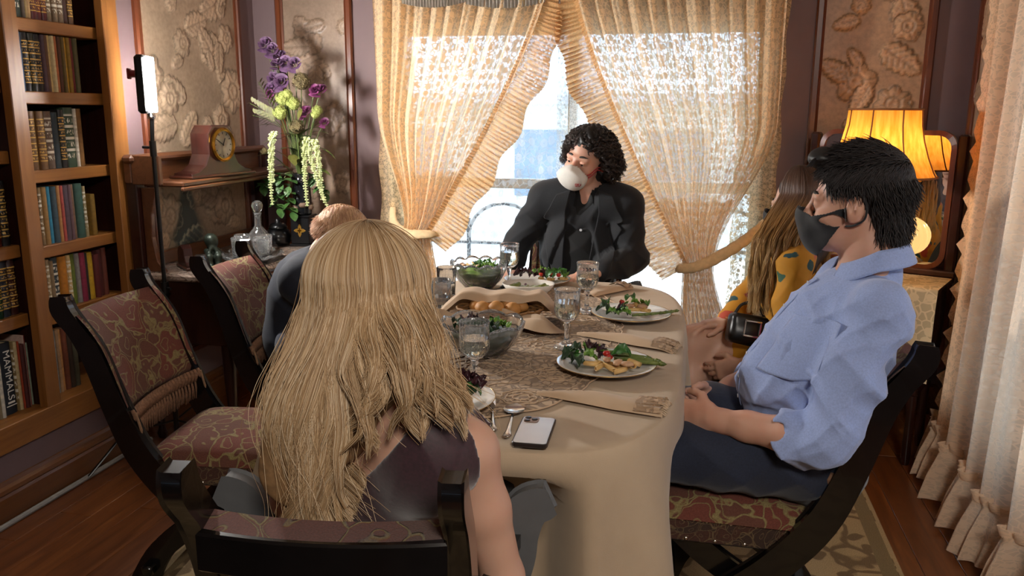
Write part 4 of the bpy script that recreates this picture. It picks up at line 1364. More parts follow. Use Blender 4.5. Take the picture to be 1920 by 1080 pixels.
def lerp(a, b, t): return a + (b - a) * t
def sstep(t):
    t = min(1, max(0, t)); return t * t * (3 - 2 * t)
def tied_curtain(side, label):
    """side -1: left of the window, 1: right"""
    root = thing('lace_curtain', label, 'curtain', (0, 0, 0))
    if side < 0:
        xo, xi, to, ti, zt, bo, bi = -1.57, -.70, -1.42, -1.28, .815, -1.49, -1.20
        n = 10
    else:
        xo, xi, to, ti, zt, bo, bi = .37, -.575, .125, -.02, .715, .26, -.02
        n = 11
    ztop, zbot, Y0 = 1.98, .03, 3.965
    ph = [rnd.random() * 6.3 for _ in range(4)]
    def edge_in(z):
        t = (1.95 - z) / (1.95 - zt)
        return lerp(xi, ti, max(0, t) ** 1.22) if t > 0 else xi
    def edge_out(z):
        t = (1.95 - z) / (1.95 - zt)
        return lerp(xo, to, sstep((t - .45) / .55) * .98)
    def X(s, z):
        if z >= zt:
            return lerp(edge_out(z), edge_in(z), s), (1.95 - z) / (1.95 - zt)
        q = sstep((zt - z) / .5)
        return lerp(lerp(to, bo, q), lerp(ti, bi, q), s), 1 + (zt - z)
    def fn(s, v):
        z = lerp(ztop, zbot, v)
        x, t = X(s, z)
        wgt = 1 - .45 * sstep((t - .5) * 2) if t <= 1 else .55 + .45 * sstep((zt - z) / .4)
        a = 2 * PI * n * (s + .012 * math.sin(9 * s + ph[0]))
        y = Y0 + wgt * (.026 * math.sin(a) + .010 * math.sin(2.3 * a + ph[1] + 2 * t)) - .035 * math.exp(-((z - zt) / .05) ** 2) * (.5)
        y += .02 * math.sin(3 * t + ph[2] + 5 * s)
        return (x, y, z), (s * 1.55 * (1 if side < 0 else -1), z)
    MB().grid(fn, 150, 90).build('panel', M['lace'], root, smooth='all')
    def fn2(s, v):
        z = lerp(zt + .30, zbot, v)
        x, t = X(.06 + .88 * s, z)
        a = 2 * PI * (n - 2) * (s + .1)
        return (x, Y0 + .022 + .014 * math.sin(a) - .012 * math.exp(-((z - zt) / .05) ** 2), z + .012 * math.sin(s * 30) * (v == 0)), (s * 1.3 + .3, z)
    MB().grid(fn2, 110, 50).build('gathered_fold', M['lace'], root, smooth='all')
    # gathered ruffle along the inner edge
    N = 620
    e = []
    for k in range(N + 1):
        z = lerp(1.98, zt - .02, k / N)
        e.append(Vector((edge_in(z), Y0 - .018, z)))
    def ruf(width, amp, freq, sgn, jit):
        def f(u, v):
            k = int(round(u * N)); p = e[k]
            d = (e[min(k + 1, N)] - e[max(k - 1, 0)]).normalized()
            out = Vector((-d.z, 0, d.x)) * (1 if side > 0 else -1) * sgn * -1
            w = width * (1 + .12 * math.sin(u * 31 + ph[3])) * (.35 + .65 * min(1, u * 6)) if sgn > 0 else width
            a = 2 * PI * freq * (u + .004 * math.sin(u * 57))
            q = p + out * (w * v) + Vector((0, -amp * (.25 + .75 * v) * math.sin(a) - .012 * v, 0)) + d * (amp * .45 * v * math.cos(a + jit))
            return tuple(q), (u * 4, v * width)
        return f
    MB().grid(ruf(.135, .016, 66, 1, .4), N, 6).build('ruffle', M['ruffle'], root, smooth='all')
    MB().grid(ruf(.022, .014, 82, -1, 1.7), N, 3).build('ruffle_heading', M['ruffle'], root, smooth='all')
    # tieback and hook
    tie = MB()
    if side < 0:
        hook = (-1.525, 4.085, .965)
        p = crom([hook, (-1.49, 3.99, .86), (-1.40, 3.915, .815), (-1.33, 3.90, .815), (-1.26, 3.925, .815), (-1.25, 3.985, .81)], 8)
    else:
        hook = (.375, 4.085, .965)
        p = crom([hook, (.36, 4.0, .93), (.25, 3.925, .835), (.13, 3.90, .755), (.04, 3.90, .71), (-.035, 3.92, .695), (-.04, 3.98, .70)], 8)
    W_ = [.014 + .015 * math.sin(PI * k / (len(p) - 1)) + .002 * math.sin(k * 2.1) for k in range(len(p))]
    tie.tube(p, W_, 10, flat=.45, up=(0, 1, 0))
    tie.build('tieback', M['tie'], root, smooth='all')
    hk = thing('curtain_hook', 'black iron curtain hook on the mauve wall at the %s tieback' % ('left' if side < 0 else 'right'), 'hook', (hook[0], YB, hook[2]))
    MB().tube([(0, -.002, -.06), (0, -.012, -.02), (0, -.014, .05), (side * .004, -.02, .085), (side * .004, -.045, .095), (0, -.055, .075), (0, -.045, .05)], .006, 8).build('hook_arm', M['iron'], hk)
    MB().lathe([(.016, 0), (.016, .004), (.010, .008), (0, .008)], 12).build('rosette', M['iron'], hk, (0, -.001, .02), (R(90), 0, 0))
    return root
tied_curtain(-1, 'gold ecru lace curtain with ruffled edge, tied back beside the flower arrangement')
tied_curtain(1, 'gold ecru lace curtain with ruffled edge, tied back behind the woman in the yellow dress')
def side_strip(x0, x1, label, y):
    def f(u, v):
        z = lerp(1.99, .02, v)
        return (lerp(x0, x1, u) + .006 * math.sin(v * 40) * (1 if u in (0, 1) else 0), y + .012 * math.sin(u * 13) + .006 * math.sin(3 * v + 5 * u), z), (u * .24, z)
    o = MB().grid(f, 24, 60).build('lace_border_panel', M['band_lace'], None, smooth='all')
    tag(o, label, 'curtain')
side_strip(-1.585, -1.39, 'narrow straight lace panel at the outer edge of the window, near the sideboard', 4.058)
side_strip(.20, .395, 'narrow straight lace panel at the outer edge of the window, beside the lamp wall panel', 4.058)
def sheer(x0, x1, label, inner):
    r = thing('sheer_curtain', label, 'curtain', (0, 0, 0))
    def f(u, v):
        z = lerp(1.97, .03, v)
        return (lerp(x0, x1, u), 4.088 + .008 * math.sin(u * 2 * PI * 9 + .5 * math.sin(3 * v)) + .004 * math.sin(u * 41), z), (u * 1.1, z)
    MB().grid(f, 90, 30).build('sheer_panel', M['sheer'], r, smooth='all')
    xa, xb = (x1 - .055, x1) if inner > 0 else (x0, x0 + .055)
    def g(u, v):
        z = lerp(1.97, .03, v)
        return (lerp(xa, xb, u), 4.076 + .003 * math.sin(u * 6), z), (u * .06, z)
    MB().grid(g, 4, 30).build('lace_edging', M['sheer_edge'], r, smooth='all')
sheer(-1.46, -.605, 'white sheer curtain over the half of the window nearer the sideboard', 1)
sheer(-.60, .25, 'white sheer curtain over the half of the window nearer the lamp', -1)
# pleated valance at the top of the window
M['valance'] = plain('grey_pleated_satin', C('b0a99f'), .5, v=.2, scale=40)
va = thing('window_valance', 'pleated greyish satin valance across the top of the window', 'valance', (0, 0, 0))
for x0, x1, dz in ((-1.40, -1.08, .01), (-1.08, -.70, .0), (-.70, -.30, .055), (-.30, .06, .055), (.06, .38, .05)):
    def f(u, v):
        sag = .022 * math.sin(PI * u)
        return (lerp(x0, x1, u), 3.93 + .012 * math.sin(u * 2 * PI * 22) * (.3 + .7 * v), lerp(2.03, 1.915 + dz - sag, v)), (u, v)
    MB().grid(f, 176, 5).build('swag', M['valance'], va, smooth='all')
MB().tube([(-1.62, 3.98, 2.03), (.42, 3.98, 2.03)], .013, 10).build('rod', M['brass'], va)

# long ivory lace curtain in front of the window in the right wall
lc = thing('lace_curtain', 'long ivory lace curtain with gathered flounce at its foot', 'curtain', (0, 0, 0))
def col_(u): return lerp(3.47, 1.2, u)
def fx(y, z):
    a = 2 * PI * (3.47 - y) / .215
    amp = .050 + .018 * (1.9 - z)
    return 1.045 + amp * .62 * math.sin(a + .35 * math.sin(y * 5)) + .012 * math.sin(2.7 * a + 1.3 * z) - .03 * (1.9 - z) * .5 + .016 * math.sin(y * 4 + z)
def f(u, v):
    z = lerp(2.0, .205, v)
    y = col_(u) + .025 * math.sin(u * 60) * v - .06 * (u) * 0
    if u == 0: y += .008 * math.sin(z * 70)
    return (fx(y, z), y, z), (u * 3.0, z)
MB().grid(f, 300, 50).build('panel', M['long_lace'], lc, smooth='all')
def g(u, v):
    z = lerp(.225, .022, v)
    y = col_(u) + .02 * math.sin(u * 60)
    a = 2 * PI * 60 * u
    k = (.35 + .65 * min(1, abs(v - .08) * 2.2)) if v > .08 else .9
    return (fx(y, .2) + .018 * k * math.sin(a + .8 * math.sin(a * .37)) - .05 * v - .008, y + .008 * k * math.cos(a), z + .006 * math.sin(a * .5) * (1 if v in (0, 1) else .3)), (u * 4.5, z)
MB().grid(g, 900, 12).build('flounce', M['flounce'], lc, smooth='all')
def hgr(u, v):
    y = col_(u) + .02 * math.sin(u * 60)
    a = 2 * PI * 95 * u
    return (fx(y, .2) - .012 - .012 * math.sin(a) * (.4 + v), y + .006 * math.cos(a), .212 + .03 * v + .004 * math.sin(a * .7)), (u * 4, v * .04)
MB().grid(hgr, 900, 3).build('flounce_heading', M['flounce'], lc, smooth='all')

# ------------------------------------------------------------------ corner table with mirror, runner and lamp
MZ = R(-25)     # the mirror stands across the corner
ct = thing('dressing_table', 'dark dressing table with a tall rounded mirror across the right corner', 'dressing table', (.88, 3.715, 0), MZ)
def dp(name, lo, hi, m='dark_wood', ch=.005, par=None):
    return MB().box(lo, hi, ch).build(name, M[m], par or ct, smooth=False)
dp('table_top', (-.36, -.27, .725), (.20, .075, .755), 'dark_wood_y', .008)
dp('body', (-.33, -.24, .30), (.17, .05, .725))
for x, y in ((-.31, -.22), (.15, -.22), (-.31, .03), (.15, .03)):
    MB().lathe([(.014, 0), (.02, .03), (.016, .2), (.022, .302)], 10, (x, y, 0)).build('leg', M['dark_wood'], ct)
def rrect(w0, w1, h0, h1, r, n=6):
    out = []
    for cx, cy, a0 in ((w1 - r, h0 + r, -90), (w1 - r, h1 - r, 0), (w0 + r, h1 - r, 90), (w0 + r, h0 + r, 180)):
        for k in range(n + 1):
            a = R(a0 + 90 * k / n)
            out.append((cx + r * math.cos(a), cy + r * math.sin(a)))
    return out
M['mirror'] = plain('mirror_glass', (.82, .82, .82), .01, 1.0, v=0)
mx0, mx1, mz0, mz1 = -.36, .147, .80, 1.335
MB().prism(rrect(mx0, mx1, mz0, mz1, .055), .045, .052, lambda a, b, q: (a, q, b)).build('mirror_glass', M['mirror'], ct, smooth=False)
inn, out = rrect(mx0, mx1, mz0, mz1, .055), rrect(mx0 - .02, mx1 + .02, mz0 - .02, mz1 + .02, .07)
n = len(inn)
mb = MB()
vs = [(a, .030, b) for a, b in inn] + [(a, .036, b) for a, b in out] + [(a, .07, b) for a, b in out] + [(a, .056, b) for a, b in inn]
fs = [(k + i * n, (k + 1) % n + i * n, (k + 1) % n + ((i + 1) % 4) * n, k + ((i + 1) % 4) * n) for i in range(4) for k in range(n)]
mb.add(vs, fs).build('mirror_frame', M['trim'], ct, smooth=False)
dp('mirror_post', (mx1 + .022, .03, .755), (mx1 + .062, .085, 1.34), 'dark_wood', .008)
dp('mirror_post', (mx0 - .062, .03, .755), (mx0 - .022, .085, 1.34), 'dark_wood', .008)
dp('mirror_shelf', (mx0 - .06, .01, .755), (mx1 + .07, .09, .782), 'dark_wood_y', .006)
rn = thing('lace_runner', 'cream lace runner hanging over the front of the dressing table', 'runner', (.88, 3.715, 0), MZ)
def f(u, v):
    x = lerp(-.37, .21, u)
    s = v * .66
    if s < .285: y, z = .005 - s, .7565
    else:
        q = s - .285
        y, z = -.282 - .012 * min(1, q * 12) - .01 * math.sin(u * 26) * min(1, q * 5), .7565 - q
    return (x, y, z), (x, s)
M['runner'] = lace('runner_lace', C('d9c29c'), .70, 16, transl=.2)
MB().grid(f, 70, 60).build('lace', M['runner'], rn, smooth='all')
# the table lamp
lp = thing('table_lamp', 'table lamp with amber panelled bell shade and ribbed cream glass globe base', 'lamp', (.725, 3.50, .757))
def rib(i, a, r, z): return r * (1 + .035 * math.cos(16 * a)), z
gl = NT('cream_glass'); gl.set(Base_Color=C('f0d08c'), Roughness=.15); gl.b.inputs['Subsurface Weight'].default_value = .2; gl.b.inputs['Coat Weight'].default_value = .6
gl.b.inputs['Emission Color'].default_value = (1.0, .62, .22, 1); gl.b.inputs['Emission Strength'].default_value = .45
M['globe'] = gl.mat
MB().lathe([(0, 0), (.075, 0), (.078, .006), (.06, .016), (.045, .026), (.042, .032), (0, .032)], 32, fn=lambda i, a, r, z: (r * (1 + .03 * math.cos(8 * a)), z)).build('foot', M['brass'], lp)
MB().lathe([(.035, .030)] + [(.100 * math.sin(PI * (k + 1.8) / 13.6), .03 + .09 - .09 * math.cos(PI * (k + 1.8) / 13.6) - .005) for k in range(11)] + [(.03, .205)], 96, fn=rib).build('globe', M['globe'], lp, smooth='all')
def rib2(i, a, r, z): return r * (1 + (.09 * math.cos(12 * a) if 3 <= i <= 9 else 0)), z
MB().lathe([(.034, .203), (.030, .212), (.022, .225), (.017, .24), (.020, .25), (.034, .275), (.040, .295), (.034, .315), (.022, .335), (.014, .352), (.030, .36), (.042, .366), (.022, .372), (.018, .39), (0, .39)], 48, fn=rib2).build('stem', M['brass'], lp)
SHR = [(.208, .425), (.196, .445), (.172, .50), (.152, .56), (.139, .62), (.134, .680)]
sh = NT('amber_shade')
sh.t.nodes.remove(sh.b)
vec = sh.coord('Object', (60, 60, 4))
fz = sh.noise(vec, 1.0, 4)
cl = sh.ramp(fz, [(.35, C('dd9436')), (.65, C('efb25c'))])
d1 = sh.n('ShaderNodeBsdfDiffuse'); d2 = sh.n('ShaderNodeBsdfTranslucent'); m1 = sh.n('ShaderNodeMixShader'); m1.inputs[0].default_value = .6
sh.l(cl, d1.inputs[0]); sh.l(cl, d2.inputs[0]); sh.l(d1.outputs[0], m1.inputs[1]); sh.l(d2.outputs[0], m1.inputs[2]); sh.l(m1.outputs[0], sh.out.inputs['Surface'])
M['shade'] = sh.mat
M['piping'] = plain('brown_piping', C('8a5a34'), .8)
def pan(i, a, r, z): return r * (1 - .018 * abs(math.sin(4 * a)) ** 2), z
shd = MB().lathe(SHR, 64, fn=pan, closed=False)
shd.f = [f for f in shd.f if len(f) == 4]; shd.m = [0] * len(shd.f); shd.uv = [None] * len(shd.f)
so = shd.build('shade', M['shade'], lp, smooth='all')
for k in range(8):
    a = 2 * PI * (k + .35) / 8
    MB().tube([((r + .001) * math.cos(a), (r + .001) * math.sin(a), z) for r, z in SHR], .0028, 6).build('rib_piping', M['piping'], so, smooth='all')
for r, z in (SHR[0], SHR[-1]):
    MB().tube([(r * math.cos(2 * PI * k / 48), r * math.sin(2 * PI * k / 48), z) for k in range(49)], .004, 6, cap=False).build('rim_piping', M['piping'], so, smooth='all')
MB().tube([(0, 0, .39), (0, 0, .66)], .004, 8).lathe([(.008, .655), (.011, .664), (.006, .676), (0, .68)], 10).build('harp_rod', M['brass'], lp)
bl = NT('bulb_glow'); bl.b.inputs['Emission Color'].default_value = (1, .68, .34, 1); bl.b.inputs['Emission Strength'].default_value = 26
MB().lathe([(0, .48), (.018, .485), (.03, .505), (.032, .53), (.022, .555), (.012, .575), (0, .58)], 16).build('bulb', bl.mat, lp, smooth='all')

# ------------------------------------------------------------------ crystal, china and food
def crystal():
    t = NT('crystal')
    t.set(Base_Color=(1, 1, 1), Roughness=0.0, IOR=1.38)
    t.b.inputs['Transmission Weight'].default_value = 1.0
    e = t.vor(t.coord('Object', (1, 1, .6)), 120, 'DISTANCE_TO_EDGE', rnd_=.3)
    d = t.n('ShaderNodeBsdfDiffuse'); d.inputs['Color'].default_value = (.85, .86, .86, 1)  # frosted cuts; the white also stands in for light caught by crystal
    tl = t.n('ShaderNodeBsdfTranslucent'); tl.inputs['Color'].default_value = (.9, .9, .9, 1)
    a = t.n('ShaderNodeAddShader'); t.l(d.outputs[0], a.inputs[0]); t.l(tl.outputs[0], a.inputs[1])
    m = t.n('ShaderNodeMixShader')
    t.l(t.gray(e, .03, .09, .11, .025), m.inputs[0]); t.l(t.b.outputs[0], m.inputs[1]); t.l(a.outputs[0], m.inputs[2])
    t.l(m.outputs[0], t.out.inputs['Surface'])
    return t.mat
M['crystal'] = crystal()
M['wine'] = glass('white_wine', C('faf4dc'), 0.0, 1.33)
M['water'] = glass('water', (1, 1, 1), 0.0, 1.33)
M['china'] = plain('white_china', C('e6e2da'), .18, v=.02, coat=.5)
M['gold_rim'] = plain('gold_rim', C('b8924a'), .3, .9)
ZT = .7582
def diamond(z0, z1, amp=.05, m=9):
    def fn(i, a, r, z):
        if z0 < z < z1:
            q = (z - z0) / (z1 - z0) * 3.2
            r *= 1 - amp * abs(math.sin(m * a + q * PI / 2)) * abs(math.sin(m * a - q * PI / 2))
        elif z >= z1:
            r *= 1 - amp * .35 * abs(math.sin(m * a))
        return r, z
    return fn
def goblet_mesh(s=1.0):
    out = [(0, .003), (.030, .002), (.037, .0), (.0375, .003), (.030, .008), (.014, .016), (.007, .026), (.006, .050), (.008, .060), (.011, .066), (.008, .071), (.013, .078)]
    out += [(.013 + .0245 * math.sin(PI / 2 * k / 8), .078 + .034 * (k / 8) ** 1.3) for k in range(1, 9)]
    out += [(.0375, .122), (.037, .135), (.0362, .148), (.0368, .160), (.0378, .170), (.0372, .1712)]
    inn = [(.0360, .170), (.0345, .150), (.0345, .122), (.030, .104), (.018, .092), (0, .088)]
    return MB().lathe([(r * s, z * s) for r, z in out + inn], 72, fn=diamond(.078 * s, .124 * s, .07)).mesh('goblet', M['crystal'], 'all')
GOB = goblet_mesh()
def fill_mesh(level):
    p = [(0, .0885), (.018, .0925), (.030, .1045), (.0344, .122), (.0344, level), (0, level)]
    return MB().lathe(p, 40).mesh('wine', M['wine'])
def goblet(x, y, level, label):
    o = obj('goblet', GOB, None, (x, y, ZT))
    tag(o, label, 'goblet', 'crystal goblets on the dining table')
    obj('wine', fill_mesh(level), o)
goblet(-.491, 1.846, .128, 'crystal goblet half full of white wine between the blonde hair and the glass salad bowl')
goblet(-.327, 2.258, .134, 'crystal goblet standing left of the nearest full dinner plate')
goblet(-.324, 2.697, .124, 'crystal goblet between the second dinner plate and the folded napkin at the far end')
goblet(-.664, 3.022, .140, "crystal goblet in front of the blazer man's hand on the armrest")
def tumbler_mesh(h, r, n=12):
    out = [(0, .001), (r * .80, .0), (r * .86, .004)] + [(r * (.86 + .14 * k / 6), .004 + (h - .006) * k / 6) for k in range(1, 7)] + [(r * .985, h)]
    inn = [(r * .93, h - .001), (r * .83, h * .5), (r * .76, .012), (0, .011)]
    def fn(i, a, rr, z):
        if z < h * .62: rr *= 1 - .05 * abs(math.sin(n / 2 * a))
        return rr, z
    return MB().lathe(out + inn, 60, fn=fn).mesh('tumbler', M['crystal'], 'all')
TUM = tumbler_mesh(.115, .036)
for x, y, l in ((-.845, 2.79, 'cut crystal tumbler beside the glass bowl of mixed salad'), (-.80, 2.57, 'cut crystal tumbler just beyond the blonde hair, nearer than its twin')):
    o = obj('tumbler', TUM, None, (x, y, ZT)); tag(o, l, 'tumbler', 'tumblers on the dining table')
    obj('water', MB().lathe([(0, .0115), (.0272, .0125), (.0296, .05), (.0296, .056), (0, .056)], 32).mesh('water', M['water']), o)

# food pieces
def leafmat(name, c1, c2, rough=.45):
    t = NT(name)
    v = t.coord('Object')
    f = t.noise(v, 45, 4)
    oi = t.n('ShaderNodeObjectInfo')
    c = t.mix(t.gray(oi.outputs['Random'], 0, 1, 0, .5), t.ramp(f, [(.35, c1), (.65, c2)]), c1)
    t.set(Base_Color=c, Roughness=rough)
    t.b.inputs['Coat Weight'].default_value = .2
    t.bump(f, .3, .003)
    return t.mat
M['spinach'] = leafmat('spinach_green', C('24501a'), C('3f7a26'))
M['lettuce'] = leafmat('lettuce_green', C('4c7a26'), C('86a83e'))
M['redleaf'] = leafmat('red_lettuce', C('2a1218'), C('4e1f2a'))
M['darkleaf'] = leafmat('dark_leaf', C('16301a'), C('2a4a22'))
M['asparagus'] = leafmat('asparagus_green', C('4a5a22'), C('6f7c38'))
M['pasta'] = leafmat('pasta_cream', C('c9a060'), C('dcb878'), .4)
M['tomato'] = plain('tomato_red', C('b02418'), .2, coat=.4)
M['chicken'] = leafmat('pale_meat', C('b58a66'), C('cfa884'))
M['crust'] = plain('bread_crust', C('bd8444'), .6, v=.25, scale=18)
def leaf_mesh(name, L, W, curl, frill, m, seed):
    rg = random.Random(seed)
    p0, p1 = rg.random() * 6, rg.random() * 6
    def f(u, v):
        s = u
        w = W * (math.sin(PI * min(1, s * .97 + .03)) ** .7) * (1 - .25 * s) + .0015
        q = v * 2 - 1
        y = q * w / 2
        z = .010 * (1 - abs(q)) * -.35 + curl * (math.sin(PI * s) * .02) + frill * abs(q) ** 1.5 * .006 * math.sin(s * 19 + p0 + q * 2) + .004 * math.sin(4 * s + p1) + .008 * q * q * curl
        x = L * (s - .5) * (1 - .12 * abs(curl))
        if frill: x += frill * .003 * math.sin(v * 23 + p1)
        return (x, y, z), (u, v)
    return MB().grid(f, 14, 10).mesh(name, m, 'all')
LEAF = {
    'spinach_leaf': [leaf_mesh('spinach_leaf', .055, .040, .8, .3, M['spinach'], 1), leaf_mesh('spinach_leaf', .045, .034, -.4, .2, M['spinach'], 2)],
    'lettuce_leaf': [leaf_mesh('lettuce_leaf', .06, .042, 1., 1.1, M['lettuce'], 3), leaf_mesh('lettuce_leaf', .05, .035, .5, 1., M['lettuce'], 4)],
    'red_lettuce_leaf': [leaf_mesh('red_lettuce_leaf', .05, .042, 1., 1.8, M['redleaf'], 5)],
    'dark_leaf': [leaf_mesh('dark_leaf', .05, .036, .9, .8, M['darkleaf'], 6)],
}
def spear(L, r):
    mb = MB().tube([(-L / 2, 0, 0), (-L / 4, .002, .001), (0, 0, 0), (L / 4, -.002, .001), (L * .36, -.001, .001)], [r * .9, r, r, r * .95, r * .95], 8)
    mb.lathe([(r, 0), (r * 1.15, L * .04), (r * .9, L * .09), (0, L * .15)], 8, (0, 0, 0), fn=lambda i, a, q, z: (q * (1 + .2 * math.sin(3 * a + 9 * i)), z))
    k = 5 * 8
    mb.v = mb.v[:k] + [(z + L * .36, -.001 + x, .001 + y) for x, y, z in mb.v[k:]]
    return mb.mesh('asparagus_spear', M['asparagus'], 'all')
SPEAR = spear(.12, .0048)
def penne():
    mb = MB()
    n = 10
    for i, (x, r) in enumerate(((-.016, .0055), (.016, .0055), (.016, .0042), (-.016, .0042))): pass
    ring = lambda x, r, s: [(x + s * .005 * math.cos(2 * PI * k / n), r * math.cos(2 * PI * k / n), r * math.sin(2 * PI * k / n)) for k in range(n)]
    vs = ring(-.017, .0056, 1) + ring(0, .006, 0) + ring(.017, .0056, 1) + ring(.017, .0042, 1) + ring(-.017, .0042, 1)
    fs = [(i * n + k, i * n + (k + 1) % n, ((i + 1) % 5) * n + (k + 1) % n, ((i + 1) % 5) * n + k) for i in range(5) for k in range(n)]
    return mb.add(vs, fs).mesh('penne', M['pasta'], 'all')
PENNE = penne()
TOM = MB().lathe([(0, 0), (.007, .002), (.0105, .008), (.009, .014), (.004, .0165), (0, .016)], 16).mesh('cherry_tomato', M['tomato'], 'all')
CHK = MB().lathe([(0, 0), (.010, .001), (.014, .006), (.011, .012), (0, .014)], 10, fn=lambda i, a, r, z: (r * (1 + .2 * math.sin(2 * a + i)), z), sx=1.3).mesh('chicken_piece', M['chicken'], 'all')
CENT = {'on the near plate': (-.195, 2.085), 'on the second plate': (-.172, 2.66), 'on the far plate': (-.575, 3.135), 'on the plate by the blonde hair': (-.545, 1.725),
        'in the near crystal bowl': (-.545, 2.14), 'in the far crystal bowl': (-.775, 2.99)}
SEEN = {}
PLUR = {'penne': 'penne pasta', 'spinach_leaf': 'spinach leaves', 'lettuce_leaf': 'lettuce leaves', 'red_lettuce_leaf': 'red lettuce leaves', 'dark_leaf': 'dark salad leaves', 'cherry_tomato': 'cherry tomatoes'}
def put(kind, x, y, z, yaw, pitch=0.0, roll=0.0, s=1.0, where=''):
    me = {'asparagus_spear': SPEAR, 'penne': PENNE, 'cherry_tomato': TOM, 'chicken_piece': CHK}.get(kind) or rnd.choice(LEAF[kind])
    o = obj(kind, me, None, (x, y, z), (roll, pitch, yaw))
    o.scale = (s, s, s)
    nm = {'asparagus_spear': 'green asparagus spear', 'penne': 'cream penne pasta tube', 'cherry_tomato': 'red cherry tomato', 'chicken_piece': 'pale piece of chicken',
          'spinach_leaf': 'glossy green spinach leaf', 'lettuce_leaf': 'bright green lettuce leaf', 'red_lettuce_leaf': 'red lettuce leaf', 'dark_leaf': 'dark green salad leaf'}[kind]
    cx, cy = CENT.get(where, (x, y))
    dx, dy = x - cx, y - cy
    sec = 'middle' if math.hypot(dx, dy) < .028 else ('right', 'far right', 'far', 'far left', 'left', 'near left', 'near', 'near right')[int(round(math.atan2(dy, dx) / (PI / 4))) % 8]
    lab = '%s at the %s %s' % (nm, sec + (' rim' if math.hypot(dx, dy) > .085 else ' side' if sec != 'middle' else ''), where)
    SEEN[lab] = SEEN.get(lab, 0) + 1
    if SEEN[lab] > 1: lab = lab.replace(nm, ('second ', 'third ', 'fourth ', 'fifth ')[min(3, SEEN[lab] - 2)] + nm)
    tag(o, lab, 'food', '%s %s' % (PLUR.get(kind, kind.replace('_', ' ') + 's'), where))
    return o
def plate_mesh(r):
    p = [(0, .003), (r * .55, .002), (r * .6, 0), (r * .64, .003), (r * .82, .010), (r * .985, .0165), (r, .0185), (r * .985, .0195), (r * .82, .0135), (r * .62, .0065), (0, .006)]
    return MB().lathe(p, 64).mesh('plate', M['china'], 'all'), MB().tube([(r * .995 * math.cos(2 * PI * k / 64), r * .995 * math.sin(2 * PI * k / 64), .0188) for k in range(65)], .0011, 5, cap=False).mesh('gold_rim', M['gold_rim'], 'all')
PL = plate_mesh(.132)
def plate(x, y, label):
    o = obj('dinner_plate', PL[0], None, (x, y, ZT)); tag(o, label, 'plate', 'gold rimmed dinner plates')
    obj('gold_rim', PL[1], o)
plate(-.195, 2.085, 'gold rimmed white dinner plate of salad nearest the man in light blue')
plate(-.172, 2.66, 'gold rimmed white dinner plate of salad in front of the woman in yellow')
plate(-.575, 3.135, 'gold rimmed white dinner plate of salad in front of the man in the blazer')
plate(-.545, 1.725, 'gold rimmed white dinner plate half hidden by the blonde hair')
b = ZT + .012
w = 'on the near plate'
for k, (x, y, yaw, pit, rol, s) in enumerate(((-.262, 2.085, 2.0, .5, .9, 1.25), (-.29, 2.10, .6, -.2, .3, 1.1), (-.278, 2.06, 2.6, .3, -.4, 1.0))):
    put('spinach_leaf', x, y, b + .018 + .006 * k, yaw, pit, rol, s, w)
put('spinach_leaf', -.155, 2.065, b + .034, .3, .15, .5, 1.0, w)
for x, y, yaw in ((-.285, 2.125, .4), (-.27, 2.03, 2.2), (-.30, 2.08, 1.2)): put('dark_leaf', x, y, b + .012, yaw, .2, .3, 1.0, w)
for x, y, yaw in ((-.245, 2.135, 1.2), (-.225, 2.11, 2.4)): put('red_lettuce_leaf', x, y, b + .022, yaw, -.5, .3, .8, w)
for k in range(5): put('asparagus_spear', -.155 + .012 * k, 2.14 - .013 * k, b + .012 + .004 * (k % 2), -.28 + .05 * k, .03, 0, 1.15, w)
for x, y, yaw, p in ((-.225, 2.03, .2, .1), (-.205, 2.005, 1.2, .0), (-.18, 2.02, -.6, .2), (-.15, 2.01, .7, -.1), (-.125, 2.035, 1.9, .3), (-.145, 2.04, .1, -.3), (-.17, 2.05, 2.4, .1), (-.12, 2.06, .5, .4), (-.21, 2.05, 2.0, .2)):
    put('penne', x, y, b + .009 + .008 * rnd.random(), yaw, p, 0, 1.15, w)
put('cherry_tomato', -.195, 2.085, b + .020, 0, 0, 0, 1, w); put('cherry_tomato', -.185, 2.075, b + .016, 0, 0, 0, .8, w)
for x, y, yaw in ((-.235, 2.07, .5), (-.25, 2.11, 2.0), (-.215, 2.12, 1.1)): put('lettuce_leaf', x, y, b + .02, yaw, .3, .4, .9, w)
for x, y in ((-.16, 2.03), (-.19, 2.045), (-.135, 2.02)): put('chicken_piece', x, y, b + .018, x * 90, .1, 0, .9, w)
w = 'on the second plate'
for k, (x, y, yaw) in enumerate(((-.235, 2.66, .3), (-.255, 2.69, 1.4), (-.215, 2.63, 2.3), (-.18, 2.72, .9))): put('spinach_leaf', x, y, b + .016 + .005 * k, yaw, .3, .3 * (-1) ** k, .95, w)
for x, y, yaw in ((-.265, 2.64, .3), (-.24, 2.615, 1.3), (-.2, 2.61, .2)): put('dark_leaf', x, y, b + .010, yaw, .2, .2, .95, w)
for x, y, yaw in ((-.225, 2.60, .2), (-.19, 2.59, -.2)): put('lettuce_leaf', x, y, b + .014, yaw, .1, .2, .8, w)
for k in range(4): put('asparagus_spear', -.115 + .018 * k, 2.62 + .012 * k, b + .011, .55 + .05 * k, 0, 0, .95, w)
for k in range(9): put('penne', -.175 + .07 * rnd.random(), 2.645 + .07 * rnd.random(), b + .012 + .012 * rnd.random(), rnd.random() * 3, .3 * rnd.random(), 0, 1.05, w)
for k in range(4): put('chicken_piece', -.19 + .06 * rnd.random(), 2.66 + .04 * rnd.random(), b + .016, rnd.random() * 3, .2, 0, 1, w)
for x, y, yaw in ((-.16, 2.71, .4), (-.2, 2.69, 1.5), (-.13, 2.69, 2.2)): put('lettuce_leaf', x, y, b + .022, yaw, .3, .2, .8, w)
